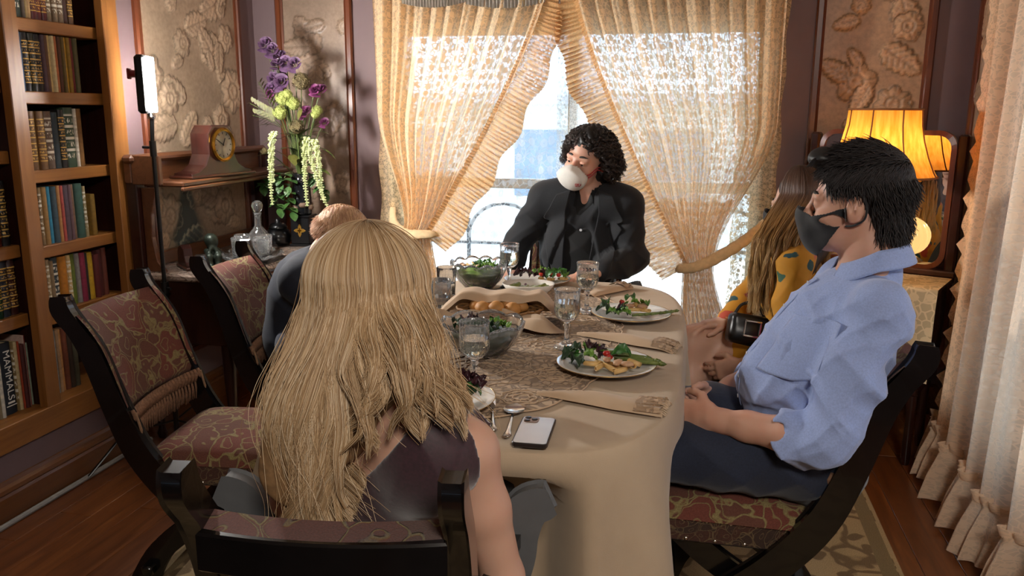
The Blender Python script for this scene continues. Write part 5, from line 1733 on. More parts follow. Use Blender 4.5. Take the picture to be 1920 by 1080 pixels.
put('cherry_tomato', -.205, 2.68, b + .025, 0, 0, 0, .9, w); put('red_lettuce_leaf', -.205, 2.63, b + .02, 1.0, .4, .2, .7, w)
w = 'on the far plate'
for k in range(5): put('red_lettuce_leaf', -.655 + .03 * k, 3.13 + .02 * (k % 2), b + .015, rnd.random() * 3, .4, .3, .95, w)
for k in range(5): put('lettuce_leaf', -.585 + .028 * k, 3.14 + .03 * (k % 2), b + .018 + .006 * (k % 2), rnd.random() * 3, .5 * rnd.random(), .3, .9, w)
for k in range(3): put('spinach_leaf', -.52 + .018 * k, 3.11 + .02 * k, b + .028, rnd.random() * 3, -.4, .3, .9, w)
for k in range(3): put('cherry_tomato', -.555 + .035 * k, 3.10 + .02 * (k % 2), b + .022, 0, 0, 0, .9, w)
for k in range(6): put('penne', -.56 + .09 * rnd.random(), 3.10 + .05 * rnd.random(), b + .010, rnd.random() * 3, .1, 0, 1, w)
w = 'on the plate by the blonde hair'
for k in range(3): put('dark_leaf', -.50 + .015 * k, 1.755 - .02 * k, b + .020, rnd.random() * 3, .5, .4, 1.0, w)
for k in range(3): put('red_lettuce_leaf', -.495 + .012 * k, 1.775 - .008 * k, b + .032, 1.2 + .5 * k, -.7, .4, .9, w)
for k in range(2): put('spinach_leaf', -.49 + .02 * k, 1.735, b + .014, rnd.random() * 3, .2, .2, 1, w)

# bowls
def cut_bowl(r, h, m, name='bowl'):
    out = [(0, .002), (r * .42, 0), (r * .50, .004), (r * .74, h * .32), (r * .90, h * .62), (r, h * .94)]
    inn = [(r * .97, h * .965), (r * .87, h * .64), (r * .70, h * .34), (r * .46, .012), (0, .010)]
    def resample(p, n):
        q = []
        for (a, b_), (c, d) in zip(p[:-1], p[1:]):
            q += [(a + (c - a) * t / n, b_ + (d - b_) * t / n) for t in range(n)]
        return q + [p[-1]]
    def fn(i, a, rr, z):
        q = z / h
        if q > .7: z = z + h * .13 * (abs(math.cos(m * a / 2)) - .4) * (q - .7) / .3
        if .08 < q < .95: rr *= 1 + .035 * abs(math.sin(m * a + 4 * q)) * abs(math.sin(m * a - 4 * q)) - .015
        return rr, z
    return MB().lathe(resample(out, 3) + resample(inn, 3), 120, fn=fn).mesh(name, M['crystal'], 'all')
def salad_core(r, h, z0, z1, m):
    return MB().lathe([(0, z0), (r * .52, z0 + .002), (r * .74, lerp(z0, z1, .5)), (r * .84, z1), (r * .5, z1 + .010), (0, z1 + .014)], 32, fn=lambda i, a, q, z: (q * (1 + .03 * math.sin(7 * a + i)), z + .002 * math.sin(5 * a + i))).mesh('salad_heap', m, 'all')
def salad(bx, by, r, h, z0, z1, kinds, n, where, cm):
    o = obj('salad_heap', salad_core(r * .96, h, z0, z1, M[cm]), None, (bx, by, ZT)); o['kind'] = 'stuff'
    tag(o, 'chopped salad heaped %s' % where, 'salad', None, 'stuff')
    for k in range(n):
        a, q = 2.4 * k, r * .68 * math.sqrt((k + .5) / n)
        put(kinds[k % len(kinds)], bx + q * math.cos(a), by + q * math.sin(a), ZT + z1 + .016 + .006 * rnd.random(), rnd.random() * 6, .35 * rnd.random(), .5 * rnd.random() - .2, .75, where)
o = obj('salad_bowl', cut_bowl(.118, .098, 8), None, (-.545, 2.14, ZT)); tag(o, 'cut crystal bowl of dark salad leaves behind the nearest wine goblet', 'bowl', 'crystal salad bowls')
salad(-.545, 2.14, .118, .098, .014, .060, ['dark_leaf', 'spinach_leaf', 'dark_leaf', 'lettuce_leaf', 'red_lettuce_leaf'], 18, 'in the near crystal bowl', 'darkleaf')
o = obj('salad_bowl', cut_bowl(.112, .105, 12), None, (-.775, 2.99, ZT)); tag(o, 'scalloped crystal bowl of mixed salad at the far end, by the window', 'bowl', 'crystal salad bowls')
salad(-.775, 2.99, .112, .105, .014, .066, ['lettuce_leaf', 'spinach_leaf', 'chicken_piece', 'lettuce_leaf', 'penne'], 20, 'in the far crystal bowl', 'lettuce')
# oval pickle dish
M['floral'] = None
t = NT('sprigged_china'); v = t.coord('Object'); f = t.vor(v, 40); n_ = t.noise(v, 30, 2)
t.set(Base_Color=t.mix(t.math('MULTIPLY', t.gray(f, .25, .2), t.gray(n_, .52, .56)), C('e2dcd2'), C('8a6a72')), Roughness=.2); t.b.inputs['Coat Weight'].default_value = .5
o = obj('serving_dish', MB().lathe([(0, .002), (.06, 0), (.064, .004), (.085, .026), (.097, .046), (.095, .0475), (.082, .028), (.06, .008), (0, .007)], 56, sy=.78).mesh('serving_dish', t.mat, 'all'), None, (-.565, 2.90, ZT), (0, 0, .15))
tag(o, 'oval white serving dish of pickles with a sprig pattern', 'dish')
M['pickle'] = leafmat('pickle_green', C('5d6b2c'), C('8a924a'), .3)
M['celery'] = leafmat('celery_pale', C('9aa876'), C('d2d6b4'), .4)
PK = MB().tube([(-.032, 0, 0), (-.026, 0, .002), (0, .002, .004), (.026, 0, .002), (.032, 0, 0)], [.004, .009, .0105, .009, .004], 10).mesh('pickle', M['pickle'], 'all')
CY = MB().tube([(-.03, 0, 0), (0, 0, .003), (.03, 0, 0)], [.006, .0065, .006], 8, flat=.6).mesh('celery_stick', M['celery'], 'all')
for k in range(9):
    nm, me = ('pickle', PK) if k in (0, 1, 6, 7, 8) else ('celery_stick', CY)
    o = obj(nm, me, None, (-.63 + .016 * k, 2.895 + .012 * math.sin(k * 2), ZT + .024 + .003 * (k % 2)), (0, -.25, 1.15 + .12 * math.sin(k)))
    tag(o, '%s, %s from the left in the oval serving dish' % ('green gherkin' if nm == 'pickle' else 'pale celery stick', ORD[k]), 'food', nm.replace('_', ' ') + 's in the serving dish')
# bread basket: napkin-lined, with rolls
bb = thing('bread_basket', 'low wicker bread basket lined with an ecru napkin in the middle of the table', 'basket', (-.575, 2.475, ZT), .12)
M['wicker'] = plain('wicker', C('8a6238'), .7, v=.3, scale=120)
mb = MB()
for k in range(7):
    z, q = .004 + .008 * k, 1 + .05 * k
    mb.tube([(.105 * q * math.cos(a), .068 * q * math.sin(a), z + .002 * math.sin(14 * a + PI * k)) for a in [2 * PI * j / 56 for j in range(57)]], .0042, 6, cap=False)
mb.lathe([(0, .001), (.10, .001), (.10, .004), (0, .004)], 32, sy=.66)
mb.build('wicker_body', M['wicker'], bb, smooth='all')
nl = thing('napkin', 'ecru napkin with lace corners wrapped around the bread rolls', 'napkin', (-.575, 2.475, ZT), .12)
def f(u, v):
    x = (u - .5) * .40
    q = v
    # from the table behind, over the back rim, folded forward as a hood above the rolls
    P = [(.115, .015), (.105, .075), (.062, .098), (.010, .092), (-.005, .070)]
    i = min(3, int(q * 4)); tt = q * 4 - i
    y, z = lerp(P[i][0], P[i + 1][0], tt), lerp(P[i][1], P[i + 1][1], tt)
    k = max(0, abs(u - .5) * 2 - .62) / .38
    z = z * (1 - .75 * k ** 1.3) + .004 * math.sin(u * 22 + 3 * v) + .003
    y += .008 * math.sin(u * 9) - .03 * k
    return (x, y, max(.003, z)), (x, v)
MB().grid(f, 40, 20).build('back_fold', M['napkin'], nl, smooth='all')
def f(u, v):
    # the near right corner lying out on the table
    x = lerp(.02, .215, u)
    wd = .085 * math.sin(PI * min(1, .12 + u * .9)) + .004
    y = -.055 - .045 * u + (v - .5) * 2 * wd * (.5 + .5 * u)
    z = .062 * (1 - u) ** 1.1 * (1 - .5 * abs(v - .5) * 2) + .012 * abs(math.sin(v * 7)) * (1 - abs(2 * u - 1)) + .022 * math.exp(-((u - .62) / .2) ** 2) * (1 - abs(2 * v - 1)) + .003
    return (x, y, z), (x, y)
MB().grid(f, 26, 16).build('near_corner', M['napkin'], nl, smooth='all')
def f(u, v):
    x = lerp(-.20, .06, u)
    y = -.072 - .018 * math.sin(u * 6) - .022 * v
    return (x, y, lerp(.058, .003, v) + .006 * math.sin(u * 17) * (1 - v)), (x, v)
MB().grid(f, 30, 8).build('front_fold', M['napkin'], nl, smooth='all')
ROLL = MB().lathe([(0, 0), (.020, .002), (.027, .012), (.024, .026), (.013, .036), (0, .039)], 20, fn=lambda i, a, r, z: (r * (1 + .05 * math.sin(3 * a)), z)).mesh('bread_roll', M['crust'], 'all')
for k, (x, y, z) in enumerate(((-.055, -.028, .040), (-.005, -.035, .044), (.045, -.03, .040), (-.03, .018, .045), (.02, .014, .046), (.07, .012, .036), (-.08, .008, .036))):
    o = obj('bread_roll', ROLL, None, (-.575 + x * .99 - y * .12, 2.475 + y + x * .12, ZT + z), (.3 * math.sin(k * 3), .3 * math.cos(k * 2), k)); tag(o, ('golden bread roll in the front row of the basket, %s' % ('at the left', 'in the middle', 'at the right')[k]) if k < 3 else ('golden bread roll in the back row of the basket, %s' % ('left of centre', 'right of centre', 'at the right end', 'at the left end')[k - 3]), 'bread roll', 'rolls in the bread basket')

# napkins with lace ends
def napkin(a, b, w0, w1, label, droop=0.0, lacend=True, th=.016):
    A, B = Vector(a + (0,)), Vector(b + (0,))
    d = B - A; L = d.length; d.normalize(); nrm = Vector((-d.y, d.x, 0))
    r = thing('napkin', label, 'napkin', (a[0], a[1], ZT), math.atan2(d.y, d.x), 'folded napkins on the dining table')
    def f(u, v):
        w = lerp(w0, w1, min(1, u * 1.6)) * (1 - .0 * u)
        q = 2 * v - 1
        z = .001 + th * (1 - abs(q) ** 3) * (min(1, u * 5) * .75 + .25) + .003 * math.sin(11 * u + 4 * v) * (1 - q * q)
        x = u * L
        if droop and u > .86: z -= droop * ((u - .86) / .14) ** 1.5
        return (x + .006 * q * math.sin(5 * u), q * w / 2 + .006 * math.sin(4 * u), z), (x, q)
    MB().grid(f, 40, 14).build('fold', M['napkin'], r, smooth='all')
    def g(u, v):
        w = lerp(w0, w1, .9)
        q = 2 * u - 1
        x = L * .80 + L * .2 * v + .004 * math.sin(u * 50) * v
        z = .004 + th * .9 * (1 - abs(q) ** 3) + .004 + .003 * math.sin(u * 60) * v
        if droop and x > .86 * L: z -= droop * ((x / L - .86) / .14) ** 1.5
        return (x, q * (w / 2 + .006) + .004 * math.sin(u * 44) * v, z), (u * .1, v * .1)
    MB().grid(g, 60, 6).build('lace_edging', M['nap_lace'], r, smooth='all')
    mb = MB()
    for k in range(18):
        q = 2 * (k + .5) / 18 - 1
        x = L * 1.0
        z = .006 + th * .8 * (1 - abs(q) ** 3) - droop
        y = q * w1 / 2
        mb.tube([(x - .004, y, z), (x + .006, y + .002 * math.sin(k * 3), z - .002), (x + .013, y + .004 * math.sin(k * 5), max(z - .006, .002 - droop))], .0016, 4)
    mb.build('fringe', M['napkin'], r, smooth='all')['kind'] = 'stuff'
M['nap_lace'] = cloth_mat('napkin_lace', C('b99c7e'), C('9a7f64'), 1)
napkin((-.335, 1.845), (-.035, 1.80), .022, .085, 'ecru napkin with fringed lace end between the near plate and the phone')
napkin((-.315, 2.402), (-.02, 2.325), .020, .080, 'ecru napkin with lace end between the two right-hand plates', .01)
napkin((-.345, 2.94), (-.235, 3.13), .05, .075, 'rolled ecru napkin at the far end by the window')
napkin((-.875, 2.70), (-.72, 2.78), .04, .06, 'small ecru napkin beneath the knife beside the far crystal bowl')

# cutlery and phone
def loft(rows, name, m, par=None):
    """rows of equal-length point rings"""
    mb = MB(); n = len(rows[0])
    vs = [p for r in rows for p in r]
    fs = [(i * n + k, i * n + (k + 1) % n, (i + 1) * n + (k + 1) % n, (i + 1) * n + k) for i in range(len(rows) - 1) for k in range(n)]
    mb.add(vs, fs + [tuple(range(n))[::-1], tuple(range((len(rows) - 1) * n, len(rows) * n))])
    return mb.build(name, m, par, smooth='all')
def handle(par, L):
    st = [(0, .0035, .0022), (.02, .0032, .0024), (.05, .0042, .0026), (.085, .006, .003), (.10, .009, .003), (.108, .0095, .0028), (.114, .006, .0022)]
    loft([[(-x * L / .114, w * math.cos(2 * PI * k / 10), .003 + h * math.sin(2 * PI * k / 10)) for k in range(10)] for x, w, h in st], 'handle', M['silver'], par)
sp_ = thing('spoon', 'silver tablespoon lying left of the phone', 'spoon', (-.362, 1.690, ZT), math.atan2(.208, -.024))
handle(sp_, .13)
def f(u, v):
    s = u; q = 2 * v - 1
    w = .021 * math.sin(PI * (.06 + .94 * s) ** .85) + .003
    return (s * .066, q * w, .0035 - .0042 * (1 - q * q) * math.sin(PI * s) + .003), (u, v)
mb = MB().grid(f, 16, 10)
mb2 = [(x, y, z - .0012) for x, y, z in mb.v]
mb.add(mb2, [tuple(reversed(q)) for q in mb.f])
mb.build('bowl', M['silver'], sp_, smooth='all')
kn = thing('table_knife', 'silver table knife beside the plate at the blonde woman', 'knife', (-.415, 1.715, ZT), math.atan2(.208, -.054))
handle(kn, .13)
MB().prism([(0, -.004), (.02, -.008), (.07, -.009), (.088, .0), (.08, .004), (0, .004)], .0025, .0042, lambda a, b_, q: (a, b_, q)).build('blade', M['chrome'], kn, smooth=False)
kf = thing('table_knife', 'silver table knife resting on the small napkin by the far bowl', 'knife', (-.80, 2.755, ZT + .018), .45)
handle(kf, .11)
MB().prism([(0, -.004), (.02, -.008), (.06, -.008), (.075, .0), (.07, .004), (0, .004)], .0025, .0042, lambda a, b_, q: (a, b_, q)).build('blade', M['chrome'], kf, smooth=False)
ph = thing('smartphone', 'silver backed smartphone in a dark case lying face down at the table edge', 'phone', (-.295, 1.597, ZT), R(2))
M['phone_back'] = plain('phone_back', C('cfccc9'), .25, .25, v=.02)
M['phone_case'] = plain('phone_case', C('2a2422'), .3, v=.1)
MB().prism(rrect(-.037, .037, -.076, .076, .010), 0, .0095, lambda a, b_, q: (a, b_, q), ch=.0018).build('case', M['phone_case'], ph, smooth=False)
MB().prism(rrect(-.034, .034, -.073, .073, .008), .0092, .0099, lambda a, b_, q: (a, b_, q)).build('back_glass', M['phone_back'], ph, smooth=False)
cb = MB().prism(rrect(-.031, .001, .038, .070, .008), .0096, .0115, lambda a, b_, q: (a, b_, q), ch=.0006).build('camera_plate', plain('camera_plate', C('8a6a55'), .3, .3), ph, smooth=False)
for x, y in ((-.023, .062), (-.023, .046), (-.008, .054)):
    MB().lathe([(0, .0016), (.0052, .0016), (.0066, .0012), (.0068, 0)], 16, (x, y, .0114)).build('lens', M['black_paint'], cb)

# ------------------------------------------------------------------ on the sideboard
ZM = .7555
TX, TY = -1.925, 3.32
o = obj('glass_tray', MB().lathe([(0, .002), (.07, 0), (.075, .004), (.11, .014), (.145, .034), (.143, .037), (.108, .018), (.07, .008), (0, .007)], 96,
        fn=lambda i, a, r, z: (r * (1 + (.03 * math.cos(14 * a) if r > .1 else 0) + .015 * math.sin(28 * a + i)), z + (.004 * math.cos(14 * a) if r > .12 else 0))).mesh('glass_tray', M['crystal'], 'all'), None, (TX, TY, ZM))
tag(o, 'round scalloped crystal tray on the marble top of the sideboard', 'tray')
TB2 = tumbler_mesh(.105, .037)
for k, (x, y, l) in enumerate(((-.052, .030, 'tall cut tumbler at the left rear of the crystal tray'), (-.018, -.055, 'tall cut tumbler at the front of the crystal tray'), (.045, .045, 'tall cut tumbler in front of the decanter'), (.072, -.030, 'tall cut tumbler at the right edge of the crystal tray'))):
    tag(obj('tumbler', TB2, None, (TX + x, TY + y, ZM + .0085)), l, 'tumbler', 'tumblers on the sideboard tray')
dc = obj('decanter', MB().lathe([(0, .002), (.045, 0), (.05, .006), (.052, .05), (.046, .09), (.026, .115), (.017, .13), (.0155, .175), (.02, .19), (.017, .192), (.0125, .176), (.0135, .13), (.022, .115), (.042, .088), (.047, .05), (.044, .012), (0, .010)], 48,
        fn=lambda i, a, r, z: (r * (1 - .03 * abs(math.sin(6 * a)) * (z < .12)), z)).mesh('decanter', M['crystal'], 'all'), None, (-2.0, 3.535, ZM))
tag(dc, 'slim crystal decanter with ball stopper behind the tumblers', 'decanter')
MB().lathe([(0, .160), (.0115, .165), (.012, .192), (.018, .196), (.024, .21), (.027, .225), (.022, .24), (.010, .248), (0, .249)], 32, fn=lambda i, a, r, z: (r * (1 - .04 * abs(math.sin(5 * a)) * (z > .2)), z)).build('stopper', M['crystal'], dc, smooth='all')
jr = thing('black_jar', 'squat black lacquered jar behind the tray, next to the flower stand', 'jar', (-2.02, 3.76, ZM))
MB().lathe([(0, 0), (.05, 0), (.062, .02), (.066, .05), (.055, .075), (.042, .085), (0, .085)], 32).build('body', M['black_paint'], jr, smooth='all')
MB().lathe([(.046, .085), (.048, .09), (.035, .108), (.012, .116), (.014, .124), (.010, .134), (0, .136)], 24).build('lid', M['black_paint'], jr, smooth='all')

# flower arrangement on a black stand with gilt crest
fs_ = thing('vase_stand', 'black square stand with a gilt crest under the flower vase', 'stand', (-1.895, 3.79, ZM), R(4))
MB().box((-.055, -.055, 0), (.055, .055, .012), .003).box((-.048, -.048, .012), (.048, .048, .145), .004).box((-.053, -.053, .145), (.053, .053, .155), .003).build('block', M['black_paint'], fs_, smooth=False)
cr = []
for k in range(48):
    a = 2 * PI * k / 48
    r = .024 * (1 + .38 * math.cos(4 * a)) * (1 - .12 * abs(math.sin(6 * a)))
    cr.append((r * math.sin(a) * .95, r * math.cos(a)))
MB().prism(cr[::-1], -.0515, -.0478, lambda a, b_, q: (a, q, b_ + .08), ch=.0012).build('gilt_crest', M['gilt'], fs_, smooth=False)
MB().prism([(q[0] * .4, q[1] * .45) for q in cr[::-1]], -.0535, -.051, lambda a, b_, q: (a, q, b_ + .08), ch=.001).build('crest_boss', M['brass'], fs_, smooth=False)
fa = thing('flower_arrangement', 'tall vase of purple roses, green hydrangeas and trailing amaranth on the sideboard', 'flowers', (-1.895, 3.79, ZM + .1555))
M['smoke'] = plain('dark_glazed_glass', C('141517'), .12, v=.2, coat=.6)
M['stone'] = plain('brown_pebble', C('6e5646'), .6, v=.2)
M['vglass'] = glass('vase_glass', C('8f9692'), .02)
MB().lathe([(0, .001), (.042, 0), (.046, .01), (.046, .08), (.043, .16), (.05, .205), (.047, .205), (.040, .16), (.042, .08), (.041, .012), (0, .010)], 40).build('vase', M['smoke'], fa, smooth='all')
for k in range(6):
    a = 1.05 * k
    MB().lathe([(0, 0), (.018, .006), (.024, .018), (.016, .028), (0, .031)], 12, (.036 * math.cos(a), .036 * math.sin(a), .02 + .014 * (k % 2))).build('pebble', M['stone'], fa, smooth='all')
PX = 2.585e-3
RT = Vector((math.cos(R(12.2)), math.sin(R(12.2)), 0)); FW = Vector((-RT.y, RT.x, 0))
MOUTH = Vector((0, 0, .205))
def fp(px, py, dep=0.0):
    """a spot of the bouquet, metres right of and above the vase mouth"""
    return MOUTH + RT * ((px - 574) * PX) + Vector((0, 0, (326 - py) * PX)) - FW * dep
M['stem_g'] = leafmat('stem_green', C('39451f'), C('55622c'))
M['leaf_g'] = leafmat('bouquet_leaf', C('3a4a1e'), C('66702c'))
M['leaf_ol'] = leafmat('olive_leaf', C('4d4d22'), C('7c7838'))
M['ivy'] = leafmat('ivy_leaf', C('2a4a22'), C('4c7034'))
M['purple'] = leafmat('purple_petal', C('472c48'), C('7c5a7e'), .6)
M['magenta'] = leafmat('magenta_petal', C('562246'), C('7c3464'), .6)
M['lime'] = leafmat('lime_floret', C('8a9448'), C('b6be70'), .7)
M['tan_f'] = leafmat('faded_floret', C('54482c'), C('83744c'), .8)
M['amar'] = leafmat('amaranth_green', C('b4bc84'), C('dadfb0'), .7)
stems = MB()
def stem(p, sag=.0):
    q = MOUTH + Vector((0, 0, -.06))
    m = q.lerp(p, .5) + Vector((0, 0, .05))
    stems.tube(qbez(q, m, p, 7), .0028, 5)
def rose(p, r, m='purple'):
    mb = MB()
    for k in range(16):
        ring = k // 5
        a = 2.4 * k; rr = r * (.25 + .27 * ring); t_ = .35 + .38 * ring
        def f(u, v):
            q = (u - .5) * (1.5 - .15 * ring)
            w = rr * (.5 + .7 * v) * (1 + .25 * v * t_)
            return (w * math.cos(a + q), w * math.sin(a + q), r * (.95 * v * (1 - .3 * t_ * v) - .25 * ring * .6 + .1 * math.cos(3 * q) * v)), (u, v)
        mb.grid(f, 5, 4)
    X = Matrix.Translation(p) @ Matrix.Rotation(R(62 + 20 * math.sin(p.x * 90)), 4, RT)
    mb.v = [tuple(X @ Vector(q)) for q in mb.v]
    mb.build('rose', M[m], fa, smooth='all')
    stem(p)
def hydra(p, r, m, n=60):
    mb = MB()
    for k in range(n):
        z = 1 - 2 * (k + .5) / n
        a = 2.39996 * k; q = math.sqrt(1 - z * z)
        d = Vector((q * math.cos(a), q * math.sin(a), z))
        c = p + d * r * (.9 + .1 * math.sin(k * 7)) * (1 if z > -.3 else .8)
        t1 = d.orthogonal().normalized(); t2 = d.cross(t1)
        s = r * .22
        for e in range(4):
            b1 = t1 * math.cos(e * PI / 2 + k) + t2 * math.sin(e * PI / 2 + k); b2 = d.cross(b1)
            mb.add([c, c + b1 * s + b2 * s * .6 + d * s * .3, c + b1 * s * 1.5 + d * s * .15, c + b1 * s - b2 * s * .6 + d * s * .3], [(0, 1, 2, 3)])
    mb.lathe([(0, -r * .8), (r * .7, -r * .35), (r * .8, .1 * r), (r * .5, r * .65), (0, r * .8)], 12, p)
    mb.build('hydrangea', M[m], fa, smooth=False)
    stem(p)
def blade(p, d, L, W, m, name='leaf', par=None, droop=.4):
    d = Vector(d).normalized(); s = d.cross(Vector((0, 0, 1)) if abs(d.z) < .9 else FW).normalized(); up = s.cross(d)
    def f(u, v):
        q = 2 * v - 1
        w = W * math.sin(PI * (.04 + .94 * u)) ** .8 * .5
        c = p + d * (L * u) - Vector((0, 0, droop * L * u * u)) + s * (q * w) + up * (.15 * w * abs(q))
        return tuple(c), (u, v)
    MB().grid(f, 8, 4).build(name, M[m], par or fa, smooth='all')
def trail(p0, p1, p2, m='amar', r=.011):
    pts = qbez(p0, p1, p2, 30)
    mb = MB()
    for k, c in enumerate(pts):
        for e in range(6):
            a = e * PI / 3 + k * .9
            q = r * (1 - .45 * k / 30) * (1 + .25 * math.sin(k * 2.7 + e))
            d = RT * math.cos(a) + FW * math.sin(a)
            t1 = Vector((0, 0, 1))
            c2 = c + d * q
            s = q * .55
            x = d.cross(t1)
            mb.add([c, c2 + t1 * s, c2 + x * s + d * s, c2 - t1 * s * 1.2, c2 - x * s + d * s], [(0, 1, 2), (0, 2, 3), (0, 3, 4), (0, 4, 1), (1, 4, 3, 2)])
    mb.tube(pts, .004, 5)
    mb.build('amaranth_tassel', M[m], fa, smooth=False)['kind'] = 'stuff'
for px, py, r in ((519, 88, .030), (531, 98, .028), (544, 110, .028), (541, 124, .026), (556, 121, .028), (574, 124, .028), (534, 150, .032), (548, 156, .032), (530, 168, .028), (546, 143, .026)):
    rose(fp(px, py, .02 * math.sin(px)), r)
for px, py, r in ((620, 172, .030), (610, 170, .022), (592, 210, .026), (626, 230, .020), (586, 216, .018), (526, 178, .018)): rose(fp(px, py, .03), r, 'magenta')
for px, py, r, m in ((552, 188, .036, 'lime'), (571, 197, .034, 'lime'), (545, 214, .036, 'lime'), (560, 181, .028, 'lime'), (615, 209, .026, 'lime'), (611, 216, .022, 'lime'), (588, 157, .042, 'tan_f'), (575, 240, .036, 'tan_f'), (512, 285, .02, 'tan_f')):
    hydra(fp(px, py, .05), r, m)
for a, b_, c in (((538, 248), (524, 300), (526, 382)), ((534, 252), (529, 300), (530, 340)), ((598, 258), (588, 300), (592, 384)), ((600, 262), (606, 320), (632, 392)), ((612, 262), (622, 300), (621, 372))):
    trail(fp(*a, .10), fp(*b_, .11), fp(*c, .09))
rg = random.Random(21)
for px, py, dx, dz, L, W, m in ((560, 300, -.8, .9, .16, .035, 'leaf_g'), (540, 290, -1, .3, .13, .03, 'leaf_g'), (590, 280, .6, .9, .15, .03, 'leaf_g'), (545, 240, -.9, .5, .12, .035, 'leaf_ol'), (600, 250, .9, .4, .12, .02, 'leaf_g'),
                               (606, 240, .9, .7, .1, .016, 'leaf_g'), (580, 225, .3, 1, .1, .02, 'leaf_ol'), (612, 275, .8, -.1, .11, .022, 'leaf_g'), (540, 200, -.6, .8, .12, .02, 'leaf_g'), (556, 262, -.7, .2, .12, .035, 'leaf_g'),
                               (590, 300, .5, .5, .12, .04, 'leaf_ol'), (570, 310, -.1, 1, .1, .05, 'leaf_ol'), (575, 305, .5, .5, .08, .045, 'leaf_ol'), (560, 315, -.6, .4, .09, .045, 'leaf_ol'), (600, 315, .7, .1, .12, .04, 'leaf_g')):
    blade(fp(px, py, .06), RT * dx + Vector((0, 0, dz)) - FW * .35, L, W, m)
for k in range(26):
    a = rg.random() * 6.3
    q = MOUTH + Vector((0, 0, .02 + .16 * rg.random()))
    blade(q, RT * math.cos(a) - FW * math.sin(a) * .7 + Vector((0, 0, .3 + .8 * rg.random())), .09 + .07 * rg.random(), .03 + .02 * rg.random(), rg.choice(['leaf_g', 'leaf_ol', 'ivy']))
# fern sprays
for (x0, y0), (x1, y1) in (((545, 235), (494, 196)), ((540, 225), (512, 158)), ((548, 240), (498, 218))):
    p, q = fp(x0, y0, .06), fp(x1, y1, .08)
    stems.tube(qbez(p, p.lerp(q, .5) + Vector((0, 0, .02)), q, 6), .002, 5)
    for k in range(8):
        c = p.lerp(q, .25 + .75 * k / 8) + Vector((0, 0, .015))
        d = (q - p).normalized(); s = Vector((d.z, 0, -d.x)).normalized() if True else d
        for e in (-1, 1): blade(c, d * .7 + (RT * -d.z + Vector((0, 0, d.dot(RT)))) * e * .8, .05 - .003 * k, .016, 'leaf_ol', 'fern_leaflet', None, .1)
# ivy over the rim
for vine in (((560, 322), (520, 335), (505, 350)), ((555, 324), (525, 360), (535, 392)), ((562, 326), (548, 370), (560, 398)), ((592, 324), (612, 335), (622, 362))):
    pts = qbez(*[fp(*v_, .06) for v_ in vine], 7)
    stems.tube(pts, .0022, 5)
    for k, c in enumerate(pts[1:]):
        for e in range(2):
            a = k * 1.9 + e * 2.7
            blade(c, RT * math.cos(a) * .9 - FW * .5 + Vector((0, 0, math.sin(a) * .6)), .045, .042, 'ivy', 'ivy_leaf', None, .3)
stems.build('stems', M['stem_g'], fa, smooth='all')

# ------------------------------------------------------------------ people: shared anatomy
def skinmat(name, c, red=.25):
    t = NT(name)
    v = t.coord('Object')
    f = t.noise(v, 22, 5); g = t.noise(v, 260, 3)
    t.set(Base_Color=t.mix(t.gray(f, .35, .7, 0, red), c, (c[0] * .95, c[1] * .62, c[2] * .55)), Roughness=.48)
    t.b.inputs['Subsurface Weight'].default_value = .25
    t.b.inputs['Subsurface Radius'].default_value = (1, .35, .18)
    t.b.inputs['Subsurface Scale'].default_value = .008
    t.bump(g, .08, .001)
    return t.mat
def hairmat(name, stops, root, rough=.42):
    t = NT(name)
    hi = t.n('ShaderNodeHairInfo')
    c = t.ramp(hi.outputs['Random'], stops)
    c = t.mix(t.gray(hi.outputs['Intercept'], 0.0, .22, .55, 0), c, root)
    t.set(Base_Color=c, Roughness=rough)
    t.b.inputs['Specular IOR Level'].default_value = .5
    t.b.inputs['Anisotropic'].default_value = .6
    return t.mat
def fabric(name, c, v=.12, rough=.85, scale=240, sheen=.2, bump=.25, mott=6):
    t = NT(name)
    o = t.coord('Object')
    w = t.noise(o, scale, 2); m = t.noise(o, mott, 3)
    col = t.ramp(w, [(.3, var(c, 1 - v)), (.7, var(c, 1 + v))])
    t.set(Base_Color=t.mix(t.gray(m, .35, .7, 0, .25), col, var(c, .8)), Roughness=rough)
    t.b.inputs['Sheen Weight'].default_value = sheen
    t.bump(w, bump, .001)
    return t.mat
M['skin1'] = skinmat('fair_skin', C('cfa48d'), .15)
M['skin2'] = skinmat('rosy_skin', C('cda08a'), .3)
M['skin3'] = skinmat('light_skin', C('c39078'))
M['chambray'] = fabric('light_blue_chambray', C('93a5d3'), .10)
M['denim'] = fabric('indigo_denim', C('1c2438'), .22, mott=9)
M['suit'] = fabric('black_suiting', C('13151a'), .2, sheen=.1)
M['blackshirt'] = fabric('black_cotton', C('0a0b0d'), .2, sheen=.1)
M['navy'] = fabric('navy_knit', C('0f1524'), .25, sheen=.05)
M['velvet'] = fabric('burgundy_velvet', C('33151f'), .3, .6, 160, .7)
M['blackmask'] = fabric('black_mask_cloth', C('1a1b1e'), .12, .8, 400, .2)
M['whitemask'] = fabric('white_mask_felt', C('dedad2'), .04, .9, 200, .1)
M['strap_red'] = plain('red_elastic', C('b02a34'), .6)
M['eyeball'] = plain('eye_white', C('cfc6bc'), .2, coat=.5)
M['iris'] = plain('brown_iris', C('2c1a10'), .15, coat=.8)
M['shoe'] = plain('black_leather', C('14110f'), .35)
M['button'] = plain('pearl_button', C('d6d8de'), .25, coat=.5)
M['belt'] = plain('dark_belt', C('12131a'), .45)

